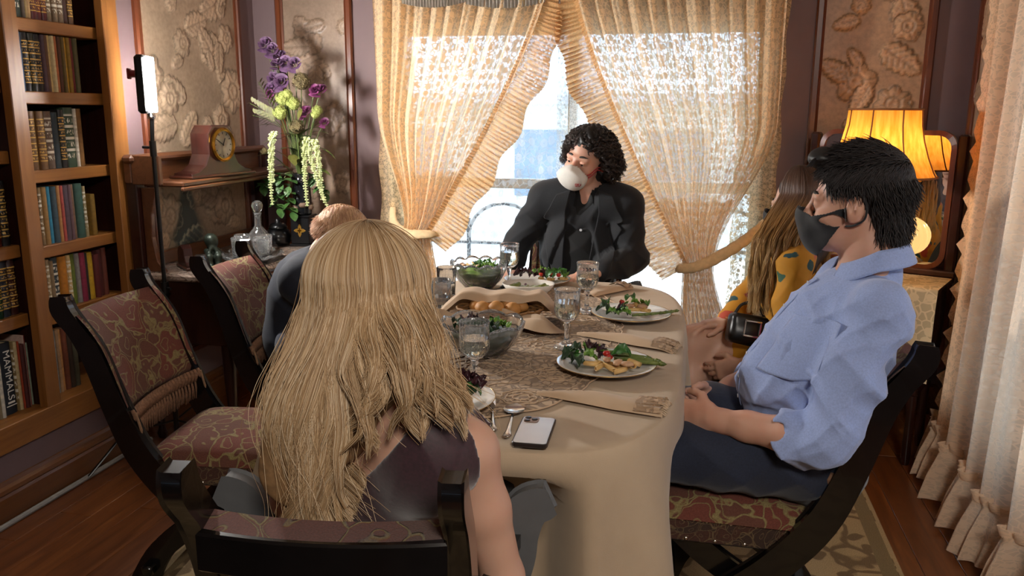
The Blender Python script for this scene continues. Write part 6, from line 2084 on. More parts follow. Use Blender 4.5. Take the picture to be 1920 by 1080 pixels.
def nrm(v):
    v = Vector(v); return v.normalized()
class Head:
    """local frame: +x where the face looks, +y left ear, +z up; origin between the ears"""
    def __init__(s, o, fwd, up, sc=1.0):
        f = nrm(fwd); u = nrm(Vector(up) - f * Vector(up).dot(f)); l = u.cross(f)
        s.R = np.array([[f.x, l.x, u.x], [f.y, l.y, u.y], [f.z, l.z, u.z]])
        s.o = np.array(o, float); s.sc = sc
    def w(s, p): return s.R @ (np.array(p, float) * s.sc) + s.o
    def loc(s, P): return ((P - s.o) @ s.R) / s.sc
    def add(s, S, female=False):
        k = s.sc
        def E(c, r, kk=.02, sub=False): S.ell(s.w(c), np.array(r) * k, s.R.astype(np.float32), kk * k, sub)
        def Cc(a, b, ra, rb, kk=.012): S.cap(s.w(a), s.w(b), ra * k, rb * k, kk * k)
        E((-.014, 0, .045), (.096, .077, .086))
        E((.030, 0, -.022), (.060, .063, .085), .03)
        E((.034, 0, -.075), (.046, .049 if not female else .044, .040), .025)
        E((.066, 0, -.098), (.020, .022, .017), .02)
        for q in (-1, 1):
            Cc((.078, q * .046, .020), (.089, q * .012, .021), .009, .009, .015)
            E((.064, q * .043, -.028), (.022, .020, .018), .02)
        for q in (-1, 1):
            E((.099, q * .032, .003), (.016, .019, .0105), .010, True)
            E((.077, q * .032, .003), (.0145, .0165, .0125), .006)
        Cc((.090, 0, .016), (.113, 0, -.028), .0075, .0115, .012)
        for q in (-1, 1): E((.103, q * .0115, -.033), (.0105, .0085, .008), .006)
        Cc((.090, -.017, -.066), (.090, .017, -.066), .0075, .0075, .008)
        Cc((.095, -.008, -.064), (.095, .008, -.064), .006, .006, .006)
        for q in (-1, 1):
            E((-.012, q * .084, -.002), (.021, .010, .033), .006)
            E((-.006, q * .093, .004), (.012, .0075, .020), .003, True)
            E((-.016, q * .088, .006), (.0045, .006, .022), .004)
            E((-.004, q * .080, -.026), (.010, .008, .010), .006)
    def eyes(s, par, half=.0):
        for q in (-1, 1):
            c = s.w((.0795, q * .032, .002))
            P = MB().lathe([(.0, -.0118 * s.sc)] + [(.0118 * s.sc * math.sin(PI * k / 8), -.0118 * s.sc * math.cos(PI * k / 8)) for k in range(1, 8)] + [(0, .0118 * s.sc)], 14)
            e = P.build('eye', M['eyeball'], par, tuple(c), smooth='all')
            f = s.R @ np.array([1, 0, -.15])
            MB().lathe([(0, .0016), (.004, .0014), (.0058, 0)], 14).build('iris', M['iris'], e, tuple(f * .0112 * s.sc), Vector(f).to_track_quat('Z', 'Y').to_euler(), smooth='all')
            b = [s.w((.0905 - .010 * t_ * t_ - .004 * t_, q * (.014 + .034 * t_), .0245 + .006 * math.sin(PI * min(1, t_ * .8 + .1)))) for t_ in [j / 8 for j in range(9)]]
            yield b
def sdf_eval(S, P):
    P = P.astype(np.float32)
    D = np.full(P.shape[:-1], .5, np.float32)
    for f, a, b, k, sub in S.ops:
        if sub == 'disp': continue
        d = f(P)
        if sub: d = -d
        kk = max(k, 1e-4)
        hh = np.maximum(kk - np.abs(D - d), 0) / kk
        D = (np.maximum(D, d) + hh * hh * kk * .25) if sub else (np.minimum(D, d) - hh * hh * kk * .25)
    return D
def wrap(S, org, dirs, rmax=.2, off=.004):
    """march from outside towards org along dirs onto the surface"""
    org = np.broadcast_to(np.array(org, float), dirs.shape)
    r = np.full(dirs.shape[:-1], rmax)
    for _ in range(40):
        d = sdf_eval(S, org + dirs * r[..., None]) - off
        r = np.maximum(r - d * .8, .005)
    return org + dirs * r[..., None], r
def patch(name, P, mask, m, par, th=.002, nrm_dir=None, smooth='all'):
    """P (nu,nv,3) grid; keep cells where mask; give it thickness along nrm_dir"""
    nu, nv = P.shape[:2]
    idx = np.arange(nu * nv).reshape(nu, nv)
    q = np.stack([idx[:-1, :-1], idx[1:, :-1], idx[1:, 1:], idx[:-1, 1:]], -1)
    mk = mask[:-1, :-1] & mask[1:, :-1] & mask[1:, 1:] & mask[:-1, 1:]
    q = q[mk]
    V = P.reshape(-1, 3); Nn = nrm_dir.reshape(-1, 3)
    vs = np.concatenate([V + Nn * th, V])
    n = len(V)
    cnt = {}
    for f in q:
        for a, b in zip(f, np.roll(f, -1)):
            cnt[(a, b)] = 1
    rim = [(a, b) for (a, b) in cnt if (b, a) not in cnt]
    # orient outwards
    if len(q):
        f = q[len(q) // 2]
        g = np.cross(V[f[1]] - V[f[0]], V[f[3]] - V[f[0]])
        flip = g @ Nn[f[0]] < 0
    else: flip = False
    F = np.concatenate([q, q[:, ::-1] + n, np.array([(b, a, a + n, b + n) for a, b in rim])]) if len(q) else q
    if flip: F = F[:, ::-1]
    used = np.unique(F); mp = np.full(2 * n, -1); mp[used] = np.arange(len(used))
    return obj(name, np_mesh(name, vs[used], mp[F], m), par)
def hand(S, wr, d, palm, thumb, curl=.4, sc=1.0, spread=.12):
    """d: wrist to knuckles; palm: the way the palm faces; thumb: the thumb side"""
    d = nrm(d); t = nrm(Vector(thumb) - d * Vector(thumb).dot(d)); n = d.cross(t)
    if n.dot(Vector(palm)) < 0: n = -n
    wr = Vector(wr)
    Rm_ = np.array([[d.x, t.x, n.x], [d.y, t.y, n.y], [d.z, t.z, n.z]], dtype=np.float32)
    S.rbox(wr + d * .050 * sc, np.array((.048, .039, .0145)) * sc, .0125 * sc, Rm_, .012)
    S.cap(wr - d * .02, wr + d * .03 * sc, .0255 * sc, .026 * sc, .02, flat=(n, .72))
    S.ell(wr + d * .032 * sc + t * .024 * sc + n * .008, np.array((.026, .016, .015)) * sc, Rm_, .012)
    for i, (L, r, y) in enumerate(((.074, .0086, .030), (.082, .0088, .0105), (.076, .0084, -.009), (.060, .0074, -.0275))):
        base = wr + d * (.090 - .006 * abs(i - 1.2)) * sc + t * y * sc
        a = curl * (.55 + .12 * i) if not hasattr(curl, '__len__') else curl[i]
        sp = spread * (1.2 - i) * .35
        ang, p, pts = 0, base, [(base - d * .02 * sc, r * 1.08 * sc)]
        for j, f in enumerate((.46, .31, .23)):
            ang += a * (1.0 if j else .8)
            dd = (d + t * sp).normalized()
            v = dd * math.cos(ang) + n * math.sin(ang)
            pts.append((p, r * (1.05 - .04 * j) * sc))
            p = p + v * (L * f * sc)
        pts.append((p, r * .84 * sc))
        S.chain(pts, .003)
    tb_ = wr + d * .022 * sc + t * .026 * sc
    v1 = (d * .62 + t * .62 + n * .35).normalized(); v2 = (d * .86 + t * .18 + n * .40).normalized(); v3 = (d * .95 - t * .05 + n * .3).normalized()
    p1 = tb_ + v1 * .036 * sc; p2 = p1 + v2 * .032 * sc; p3 = p2 + v3 * .024 * sc
    S.chain([(tb_, .0145 * sc), (p1, .0112 * sc), (p2, .0100 * sc), (p3, .0082 * sc)], .006)
def arm(S, sh, el, wr, off=0.0, r=1.0, k=.02, upto=None):
    sh, el, wr = Vector(sh), Vector(el), Vector(wr)
    S.chain([(sh, .056 * r + off), (sh.lerp(el, .45), .052 * r + off), (el, .043 * r + off)], k)
    fr = (wr - el)
    S.chain([(el, .043 * r + off), (el + fr * .3, .045 * r + off), (el + fr * .68, .036 * r + off), (wr, .028 * r + off)], k)
def torso(S, J, off=0.0, w=1.0, k=.04, fwd=(1, 0, 0), dep=.72):
    f = nrm(fwd)
    P, W, Cx, N = (Vector(J[q]) for q in ('pelvis', 'waist', 'chest', 'neck'))
    S.chain([(P, .168 * w + off), (W, .146 * w + off), (W.lerp(Cx, .5), .160 * w + off), (Cx - Vector((0, 0, .035)), .146 * w + off)], k, flat=(f, dep))
    L, Rr = Vector(J['shL']), Vector(J['shR'])
    m = L.lerp(Rr, .5)
    S.cap(L, Rr, .060 * w + off, .060 * w + off, .05)
    S.cap(N - Vector((0, 0, .02)), L.lerp(N, .35), .052 * w + off, .052 * w + off, .05)
    S.cap(N - Vector((0, 0, .02)), Rr.lerp(N, .35), .052 * w + off, .052 * w + off, .05)
    S.cap(Cx, m - Vector((0, 0, .02)), .125 * w + off, .075 * w + off, .05, flat=(f, dep))
def legs(S, J, off=0.0, r=1.0, k=.03):
    for q in 'LR':
        h, kn, an = (Vector(J[x + q]) for x in ('hip', 'knee', 'ank'))
        S.chain([(h, .094 * r + off), (h.lerp(kn, .5), .080 * r + off), (kn, .060 * r + off)], k)
        S.chain([(kn, .059 * r + off), (kn.lerp(an, .3), .058 * r + off), (kn.lerp(an, .7), .044 * r + off), (an, .036 * r + off)], k)
def foot(S, an, d, off=0.0):
    a, d = Vector(an), nrm(d)
    S.chain([(a + Vector((0, 0, -.015)), .040 + off), (a - d * .02 + Vector((0, 0, -.045)), .036 + off)], .02)
    S.chain([(Vector((a.x, a.y, a.z - .05)) - d * .03, .036 + off), (Vector((a.x, a.y, a.z - .052)) + d * .08, .036 + off), (Vector((a.x, a.y, a.z - .06)) + d * .16, .026 + off)], .02)
def folds(amp, terms, lo, hi, cond=None):
    def fn(P):
        x, y, z = P[:, 0], P[:, 1], P[:, 2]
        v = np.zeros(len(P), np.float32)
        for (kx, ky, kz, ph, a, wx) in terms:
            u = .5 * (kx * x + ky * y + kz * z + ph + wx * np.sin(17 * z + 9 * x + ph * 3) + .7 * wx * np.sin(21 * y - 8 * z + ph))
            v += a * (2 * np.abs(np.sin(u)) ** .65 - 1.3)
        return (amp * v * (cond(P) if cond else 1)).astype(np.float32)
    return fn, lo, hi
def person(label, loc):
    return thing('person', label, 'person', loc)
def outside(p, c, r):
    c, r = np.array(c), np.array(r)
    e = np.linalg.norm((p - c) / r)
    return c + (p - c) / e if e < 1 else p
def scalp_dirs(n, rg, zmin=-.2):
    out = []
    while len(out) < n:
        v = rg.normal(size=3); v /= np.linalg.norm(v)
        if v[2] > zmin: out.append(v)
    return np.array(out)

# ------------------------------------------------------------------ the man in the light blue shirt (right, near)
def man_blue():
    root = person('dark haired person in a light blue shirt, jeans and black mask, hands clasped in lap', (.35, 2.13, .02))
    o = Vector(root.location)
    def L(name, S, m, h, it=1, mfn=None):
        ob = sdf_obj(name, S, m, None, h, it, mfn)
        ob.parent = root; ob.matrix_parent_inverse = Matrix.Translation(-o)
        return ob
    J = dict(pelvis=(.335, 2.13, .575), waist=(.335, 2.13, .72), chest=(.405, 2.12, .905), neck=(.440, 2.12, 1.075),
             shL=(.435, 1.958, .978), shR=(.41, 2.285, .978), hipL=(.30, 2.03, .575), hipR=(.30, 2.23, .575),
             kneeL=(-.10, 2.02, .565), kneeR=(-.10, 2.25, .60), ankL=(-.14, 2.03, .11), ankR=(-.12, 2.27, .11))
    elL, wrL = (.330, 1.885, .680), (.085, 2.000, .672)
    elR, wrR = (.27, 2.40, .70), (.085, 2.235, .640)
    H = Head((.392, 2.125, 1.205), (-.95, .30, -.04), (.05, -.04, 1))
    S = SDF()
    H.add(S)
    S.chain([(H.w((-.028, 0, -.03)), .064), (H.w((-.035, 0, -.10)), .062), (J['neck'], .064), ((.42, 2.12, .97), .085)], .02)
    S.cap(J['shL'], J['shR'], .05, .05, .05)
    S.cap(J['chest'], J['pelvis'], .10, .12, .03, flat=((1, 0, 0), .7))
    arm(S, J['shL'], elL, wrL, 0, .98); arm(S, J['shR'], elR, wrR, 0, .98)
    hand(S, wrL, (-.80, .55, -.12), (.45, .80, -.2), (.0, .25, 1), (.42, .55, .6, .6), 1.04, .05)
    hand(S, wrR, (-.78, -.60, .10), (.35, -.8, -.2), (.0, -.1, 1), (.55, .6, .6, .6), 1.02, .05)
    body = L('body', S, M['skin2'], .0042, 1)
    eyebrows(list(H.eyes(body)), body, "h_dark")

    # jeans
    S = SDF()
    S.chain([((.355, 2.13, .56), .166), ((.345, 2.13, .655), .155)], .04, flat=((1, 0, 0), .80))
    legs(S, J, .010, 1.0)
    fn = folds(1, [(34, 5, 44, .3, .0034, .8), (65, 20, -48, 1.2, .0026, .8), (20, 70, 20, 2.0, .0016, .6)], (-.3, 1.8, .05), (.6, 2.5, .8))
    S.disp(*fn)
    L('jeans', S, M['denim'], .0062, 1)
    S = SDF(); S.chain([((.352, 2.13, .648), .161), ((.350, 2.13, .668), .160)], .01, flat=((1, 0, 0), .80))
    S.rbox((.35, 2.13, .60), (.3, .3, .036), .001, None, .001, True)
    L('belt', S, M['belt'], .006, 0)
    S = SDF()
    for q, a in (('L', (-1, -.05, 0)), ('R', (-1, .1, 0))): foot(S, J['ank' + q], a, .004)
    L('shoes', S, M['shoe'], .007, 1)
    # shirt: body, yoke, sleeves rolled below the elbow
    S = SDF()
    S.chain([((.315, 2.13, .645), .176), ((.318, 2.13, .735), .170), ((.360, 2.125, .82), .176), ((.398, 2.12, .885), .160)], .05, flat=((1, 0, .25), .76))
    S.ell((.235, 2.13, .735), (.085, .135, .11), None, .06)
    S.cap(J['shL'], J['shR'], .066, .066, .05)
    S.cap((.395, 2.12, .90), (.43, 2.12, .972), .135, .075, .05, flat=((1, 0, .25), .72))
    for sh, el, wr in ((J['shL'], elL, wrL), (J['shR'], elR, wrR)):
        sh, el, wr = Vector(sh), Vector(el), Vector(wr)
        S.chain([(sh, .069), (sh.lerp(el, .5), .066), (el, .060), (el + (wr - el) * .30, .057)], .03)
        c = el + (wr - el) * .24; d = (wr - el).normalized()
        S.chain([(c, .0615), (c + d * .026, .0605)], .004)
        cutc = el + (wr - el) * .44
        S.cap(cutc + d * .03, cutc + d * .3, .075, .12, .010, True)
    S.cap((.446, 2.12, 1.030), (.445, 2.12, 1.066), .070, .0665, .015)
    S.cap((.440, 2.12, 1.060), (.415, 2.12, 1.3), .060, .085, .003, True)
    S.ell((.36, 2.13, .50), (.30, .28, .13), None, .01, True)
    cond = lambda P: np.clip((1.06 - P[:, 2]) / .08, 0.1, 1)
    fn = folds(1, [(34, 0, 34, 0.5, .0062, 1.0), (-26, 40, 30, 1.9, .0052, 1.1), (70, 14, -58, .7, .0038, 1.0), (14, 65, -50, 2.8, .0036, .8), (85, -35, 80, 1.0, .0014, .7)], (-.1, 1.7, .55), (.8, 2.6, 1.1), cond)
    S.disp(*fn)
    ShS = S
    shirt = L('shirt', S, M['chambray'], .0048, 1)
    # collar
    cb = MB()
    def colr(u, v):
        a = lerp(R(-158), R(158), u)
        c = Vector((.440, 2.12, 1.080)); ax = .079 + .008 * v
        fx = -math.cos(a - PI)
        p = c + Vector((math.cos(a) * ax * .98, math.sin(a) * ax * 1.0, 0))
        fr = max(0, -math.cos(a))
        h = .026 - v * (.046 + .014 * fr ** 3) - .046 * fr + .014 * max(0, math.cos(a))
        ext = .014 * v * (1 - .2 * fr) + .012 * fr * v
        return tuple(p + Vector((math.cos(a), math.sin(a), 0)) * ext + Vector((0, 0, h))), (u, v)
    cb.grid(colr, 48, 6)
    col = cb.build('collar', M['chambray'], shirt, smooth='all'); col.matrix_parent_inverse = Matrix()
    md = col.modifiers.new('thick', 'SOLIDIFY'); md.thickness = .003
    # placket, buttons and pocket laid on the front of the shirt
    zz = np.linspace(.70, 1.035, 60); yy = np.linspace(-.014, .014, 5)
    org = np.zeros((60, 5, 3)); dr = np.zeros_like(org)
    for i, z in enumerate(zz):
        for j, y in enumerate(yy):
            cx = np.interp(z, [.65, .72, .905, 1.075], [.33, .335, .405, .44])
            org[i, j] = (cx, 2.115 + y, z); dr[i, j] = (-1, 0, -.12)
    dr /= np.linalg.norm(dr, axis=-1)[..., None]
    P, r = wrap(ShS, org, dr, .30, .0008)
    patch('placket', P, np.ones((60, 5), bool), M['chambray'], shirt, .0022, dr).matrix_parent_inverse = Matrix()
    for i in (4, 14, 25, 36, 47, 57):
        b = MB().lathe([(0, .0026), (.0045, .0026), (.0055, .0014), (.005, 0)], 14).build('button', M['button'], shirt, tuple(P[i, 2] + dr[i, 2] * .0028), Vector(dr[i, 2]).to_track_quat('Z', 'Y').to_euler())
    uu, vv = np.meshgrid(np.linspace(0, 1, 26), np.linspace(0, 1, 22), indexing='ij')
    org = np.stack([np.full_like(uu, .40), 2.06 - .105 * vv, .955 - .13 * uu - .014 * (1 - np.abs(2 * vv - 1)) * (uu > .9)], -1)
    dr = np.stack([-np.ones_like(uu), -.35 * vv - .1, -.1 * np.ones_like(uu)], -1); dr /= np.linalg.norm(dr, axis=-1)[..., None]
    P, r = wrap(ShS, org, dr, .28, .0005)
    patch('chest_pocket', P, np.ones_like(uu, bool), M['chambray'], shirt, .0022, dr).matrix_parent_inverse = Matrix()
    # button-down point and sleeve tab
    # mask
    black_mask(H, body)
    # hair
    rg = np.random.default_rng(5)
    S = SDF()
    S.ell(H.w((-.022, 0, .052)), np.array((.101, .082, .093)), H.R.astype(np.float32), .02)
    S.ell(H.w((-.070, 0, -.030)), np.array((.052, .068, .062)), H.R.astype(np.float32), .03)
    S.ell(H.w((.075, 0, -.010)), np.array((.075, .12, .088)), H.R.astype(np.float32), .008, True)
    for q in (-1, 1):
        S.ell(H.w((.016, q * .095, -.034)), np.array((.056, .05, .060)), H.R.astype(np.float32), .008, True)
    S.ell(H.w((.075, 0, .112)), np.array((.038, .058, .028)), H.R.astype(np.float32), .02)
    hb = L('hair', S, M['h_dark'], .004, 1)
    HP, hr = None, None
    st = []
    D = scalp_dirs(8000, rg, -.75)
    for d in D:
        p0 = np.array((d[0] * .104 - .022, d[1] * .085, d[2] * .097 + .05))
        if p0[0] > .055 - .3 * max(0, p0[2] - .09) and p0[2] < .088: continue
        if p0[2] < .045 and p0[0] > -.045: continue
        if p0[2] < -.075 or (p0[2] < -.02 and p0[0] > -.02): continue
        n = 8
        Ls = .034 + .016 * rg.random()
        flow = np.array((.55 * (p0[2] > .07) - .25 * (p0[2] <= .07), .15 * np.sign(p0[1]), -.75 if p0[2] < .1 else -.15)) + rg.normal(size=3) * .16
        v = d * .32 + flow * .8
        pts, p = [], p0 * .985
        for j in range(n):
            pts.append(H.w(p)); v = v * .72 + flow * .42 - d * .02; v /= np.linalg.norm(v); p = outside(p + v * Ls / n, (-.022, 0, .052), (.1075, .0885, .0995))
        st.append(np.array(pts) - np.array(o))
    for d in scalp_dirs(2200, rg, -1.0):
        if d[0] > .25: continue
        p = np.array((-.070, 0, -.030)) + d * np.array((.054, .070, .064))
        if p[0] > -.045 or p[2] > .03: continue
        v = d * .2 + np.array((-.1, .1 * rg.normal(), -1.0)); pts = []
        for j in range(7):
            pts.append(H.w(p)); v = v + rg.normal(size=3) * .10; v /= np.linalg.norm(v); p = outside(p + v * .0055, (-.070, 0, -.030), (.055, .071, .065))
        st.append(np.array(pts) - np.array(o))
    # fringe swept forward over the brow
    for k in range(300):
        y = (rg.random() - .5) * .11
        p = np.array((.058 + .012 * rg.random(), y, .125 - .25 * y * y * 10 * .4))
        v = np.array((.9, .1 * rg.normal(), .05)); pts = []
        for j in range(8):
            pts.append(H.w(p)); v = v + np.array((-.02, .03 * rg.normal(), -.19)); v /= np.linalg.norm(v); p = p + v * (.045 + .02 * rg.random()) / 8
        st.append(np.array(pts) - np.array(o))
    hair('hair_strands', st, .0011, M['h_dark'], root, .3)
    return root
M['h_dark'] = hairmat('dark_brown_hair', [(0, C('0b0708')), (1, C('221716'))], C('0c0808'), .5)
def black_mask(H, par, ear=True):
    """shaped cloth mask with an open cheek and bands round the ears"""
    S = SDF(); H.add(S)
    S.cap(H.w((.095, 0, -.02)), H.w((.082, 0, -.09)), .020, .022, .05)
    S.ell(H.w((.098, 0, -.050)), np.array((.022, .03, .04)), H.R.astype(np.float32), .03)
    na, ne = 130, 90
    A, E_ = np.meshgrid(np.linspace(-1.62, 1.62, na), np.linspace(-1.12, .26, ne), indexing='ij')
    dl = np.stack([np.cos(A) * np.cos(E_), np.sin(A) * np.cos(E_), np.sin(E_)], -1)
    c0 = np.array((.012, 0, -.014))
    P, r = wrap(S, H.w(c0), dl @ H.R.T, .2, .0035)
    a = np.abs(A)
    top = np.interp(a, [0, .25, .6, 1.0, 1.35, 1.62], [.08, .02, -.10, -.02, .13, .18])
    bot = np.interp(a, [0, .5, .9, 1.2, 1.45, 1.62], [-1.05, -1.0, -.88, -.66, -.42, -.30])
    mk = (E_ < top) & (E_ > bot)
    hole = ((a - 1.22) / .36) ** 2 + ((E_ + .24 + .12 * (a - 1.2)) / np.interp(a, [.8, 1.2, 1.6], [.10, .20, .19])) ** 2 < 1
    mk &= ~hole
    ob = patch('face_mask', P, mk, M['blackmask'], par, .0022, dl @ H.R.T)
    ob.matrix_parent_inverse = Matrix()
    if ear:
        mb = MB()
        for q in (-1, 1):
            mb.tube([tuple(H.w(p)) for p in crom([(.008, q * .079, .018), (-.018, q * .090, .036), (-.036, q * .092, .012), (-.034, q * .088, -.022), (-.012, q * .078, -.040), (.010, q * .066, -.045)], 5)], .0028, 6)
        e = mb.build('ear_loops', M['blackmask'], ob, smooth='all')
    return ob
def eyebrows(bs, par, mk):
    mb = MB()
    for b in bs:
        n = len(b)
        mb.tube([tuple(p) for p in b], [.0035 + .0016 * math.sin(PI * min(1, k / (n - 1) + .15)) for k in range(n)], 6)
    mb.build('eyebrows', M[mk], par, smooth='all')

def linker(root):
    o = Vector(root.location)
    def L(name, S, m, h, it=1, mfn=None, par=None):
        ob = sdf_obj(name, S, m, None, h, it, mfn)
        if par is None:
            ob.parent = root; ob.matrix_parent_inverse = Matrix.Translation(-o)
        else: ob.parent = par
        return ob
    return L, np.array(o)

# ------------------------------------------------------------------ the man in the black blazer (window end)
def man_blazer():
    root = person('curly haired person in a black blazer and white cup mask by the window', (-.47, 3.58, .02))
    L, o = linker(root)
    J = dict(pelvis=(-.48, 3.62, .60), waist=(-.475, 3.61, .74), chest=(-.455, 3.585, .91), neck=(-.432, 3.545, 1.085),
             shL=(-.272, 3.53, 1.030), shR=(-.612, 3.545, 1.045), hipL=(-.38, 3.56, .585), hipR=(-.58, 3.56, .585),
             kneeL=(-.36, 3.13, .60), kneeR=(-.64, 3.13, .60), ankL=(-.36, 3.10, .11), ankR=(-.64, 3.10, .11))
    elR, wrR = (-.735, 3.545, .860), (-.760, 3.45, .738)
    elL, wrL = (-.225, 3.47, .815), (-.345, 3.30, .782)
    H = Head((-.437, 3.515, 1.222), (-.42, -.90, -.10), (.20, -.10, 1))
    S = SDF(); H.add(S)
    S.chain([(H.w((-.028, 0, -.03)), .060), (H.w((-.034, 0, -.09)), .058), (J['neck'], .060), ((-.44, 3.56, .98), .085)], .02)
    S.cap(J['shL'], J['shR'], .05, .05, .05)
    S.cap(J['chest'], J['pelvis'], .10, .12, .03, flat=((0, 1, 0), .7))
    arm(S, J['shL'], elL, wrL); arm(S, J['shR'], elR, wrR)
    hand(S, wrR, (.0, -1, -.30), (0, .1, -1), (1, 0, 0), (.75, .8, .85, .9), 1.0, .05)
    hand(S, wrL, (-.85, -.45, -.12), (0, 0, -1), (-.3, 1, 0), .35, 1.0, .1)
    legs(S, J, 0, .9)
    body = L('body', S, M['skin2'], .0046, 1)
    eyebrows(list(H.eyes(body)), body, 'h_dark')
    # lids half closed
    S = SDF()
    for q in (-1, 1): S.ell(H.w((.0815, q * .032, .0065)), np.array((.0125, .0165, .0085)), H.R.astype(np.float32), .004)
    L('eyelids', S, M['skin2'], .002, 1, par=body)
    # trousers and shoes
    S = SDF(); S.chain([((-.48, 3.62, .58), .165), ((-.475, 3.61, .68), .155)], .04, flat=((0, 1, 0), .8)); legs(S, J, .012)
    L('trousers', S, M['suit'], .008, 1)
    S = SDF()
    for q in 'LR': foot(S, J['ank' + q], (0, -1, 0), .004)
    L('shoes', S, M['shoe'], .008, 1)
    # shirt with open collar
    S = SDF()
    torso(S, J, .010, .92, .04, (0, 1, 0))
    S.ell((-.46, 3.50, .80), (.14, .08, .17), None, .05)
    S.cap((-.432, 3.545, 1.06), (-.432, 3.54, 1.10), .072, .068, .015)
    S.cap((-.432, 3.54, 1.095), (-.432, 3.53, 1.3), .060, .08, .003, True)
    S.chain([((-.437, 3.44, 1.13), .050), ((-.440, 3.440, 1.05), .034), ((-.442, 3.445, .98), .010)], .004, sub=True)
    S.disp(*folds(1, [(30, 10, 34, .5, .003, 1), (-40, 0, 50, 1.2, .002, 1)], (-.8, 3.3, .5), (0, 3.8, 1.2)))
    ShS = S
    shirt = L('shirt', S, M['blackshirt'], .0055, 1)
    cb = MB()
    for q in (-1, 1):
        def f(u, v):
            a = lerp(R(90), R(-68 if q > 0 else -68), u)
            c = Vector((-.434, 3.54, 1.098)); r = .068 + .012 * v
            fr = max(0, -math.sin(a))
            p = c + Vector((q * math.cos(a) * r, math.sin(a) * r, .020 - .045 * v - .030 * fr - .02 * fr * v))
            p += Vector((q * .010 * fr * v, -.012 * fr, 0))
            return tuple(p), (u, v)
        cb.grid(f, 18, 5)
    cb.build('collar', M['blackshirt'], shirt, smooth='all')
    for z in (.985, .93):
        P, r = wrap(ShS, (-.448, 3.58, z), np.array([[0, -1., 0]]), .3, .001)
        MB().lathe([(0, .002), (.005, .002), (.006, 0)], 12).build('button', M['button'], shirt, tuple(P[0]), (R(90), 0, 0))
    # blazer, open in front, with padded shoulders
    S = SDF()
    torso(S, J, .026, .94, .045, (0, 1, 0))
    S.ell((-.46, 3.50, .80), (.165, .10, .19), None, .05)
    for q, a in ((1, 'shL'), (-1, 'shR')): S.ell(Vector(J[a]) + Vector((q * .020, 0, .016)), (.050, .068, .046), None, .03)
    S.cap((-.432, 3.565, 1.06), (-.432, 3.56, 1.105), .084, .078, .02)
    S.cap((-.433, 3.535, 1.07), (-.433, 3.50, 1.4), .070, .13, .004, True)
    # front opening
    S.chain([((-.435, 3.40, 1.12), .085), ((-.455, 3.36, .95), .095), ((-.475, 3.36, .75), .135), ((-.48, 3.36, .55), .20)], .004, sub=True)
    S.rbox((-.46, 3.5, .46), (.6, .6, .09), .001, None, .004, True)
    for sh, el, wr in ((J['shL'], elL, wrL), (J['shR'], elR, wrR)):
        sh, el, wr = Vector(sh), Vector(el), Vector(wr)
        S.chain([(sh + Vector((0, 0, .006)), .068), (sh.lerp(el, .5), .066), (el, .064), (el.lerp(wr, .5), .058), (wr - (wr - el) * .10, .048)], .025)
    S.disp(*folds(1, [(34, 20, 30, .2, .0046, 1), (-44, 10, 40, 1.0, .0036, 1), (60, 0, -66, 2, .0024, .8)], (-1, 3.2, .5), (.1, 3.8, 1.2), lambda P: np.clip((1.06 - P[:, 2]) / .1, .1, 1)))
    BS = S
    bl = L('blazer', S, M['suit'], .0055, 1)
    # notched lapels lying on the chest
    for q in (-1, 1):
        uu, vv = np.meshgrid(np.linspace(0, 1, 50), np.linspace(0, 1, 18), indexing='ij')
        z = 1.10 - .36 * uu
        xin = -.437 - .03 * uu + q * np.interp(uu, [0, .25, .6, 1], [.058, .070, .060, .052])
        wd = np.interp(uu, [0, .16, .30, .33, .38, 1], [.032, .050, .082, .052, .078, .010])
        org = np.stack([xin + q * wd * vv, np.full_like(z, 3.56), z - .02 * vv], -1)
        dr = np.zeros_like(org); dr[..., 1] = -1; dr[..., 0] = q * .25 * vv; dr /= np.linalg.norm(dr, axis=-1)[..., None]
        P, r = wrap(BS, org, dr, .26, .004)
        P2, r2 = wrap(ShS, org, dr, .26, .010)
        P = np.where((r2 > r)[..., None], P2, P)
        patch('lapel', P, np.ones_like(uu, bool), M['suit'], bl, .004, dr)
    MB().lathe([(0, .003), (.008, .003), (.010, 0)], 14).build('button', M['ebony'], bl, (-.565, 3.455, .80), (R(90), 0, 0))
    # cup mask
    S = SDF(); H.add(S)
    na, ne = 60, 60
    A, E_ = np.meshgrid(np.linspace(-1.02, 1.02, na), np.linspace(-1.12, .10, ne), indexing='ij')
    dl = np.stack([np.cos(A) * np.cos(E_), np.sin(A) * np.cos(E_), np.sin(E_)], -1)
    c0 = np.array((.012, 0, -.014))
    P, r = wrap(S, H.w(c0), dl @ H.R.T, .2, .002)
    rel = ((A / .80) ** 2 + ((E_ + .47) / (.58 - .16 * (E_ > -.47) * np.minimum(1, np.abs(A) * 1.3))) ** 2)
    dome = np.clip(1 - rel, 0, 1) ** .55
    cup = .112 + .030 * dome
    rr = np.maximum(r, np.where(rel < 1, lerp(r, np.maximum(r, cup), np.minimum(1, dome * 1.6)), r))
    rr += .0016 * np.exp(-((rel - .80) / .05) ** 2) - .0010 * np.exp(-(A / .03) ** 2) * (rel < .9)
    P = H.w(c0) + (dl * rr[..., None]) @ H.R.T
    mk = patch('cup_mask', P, rel < 1.03, M['whitemask'], body, .002, dl @ H.R.T)
    red = MB()
    for q in (-1, 1):
        for e0, e1 in ((-.30, .10), (-.55, -.10)):
            pts = []
            for t_ in np.linspace(0, 1, 14):
                a, e = q * lerp(.72, 1.75, t_), lerp(e0, e1, t_)
                d = np.array([[math.cos(a) * math.cos(e), math.sin(a) * math.cos(e), math.sin(e)]])
                p, r_ = wrap(S, H.w(c0), d @ H.R.T, .2, .002)
                pts.append(tuple(p[0]))
            red.tube(pts, .0022, 6)
    red.build('red_straps', M['strap_red'], mk, smooth='all')
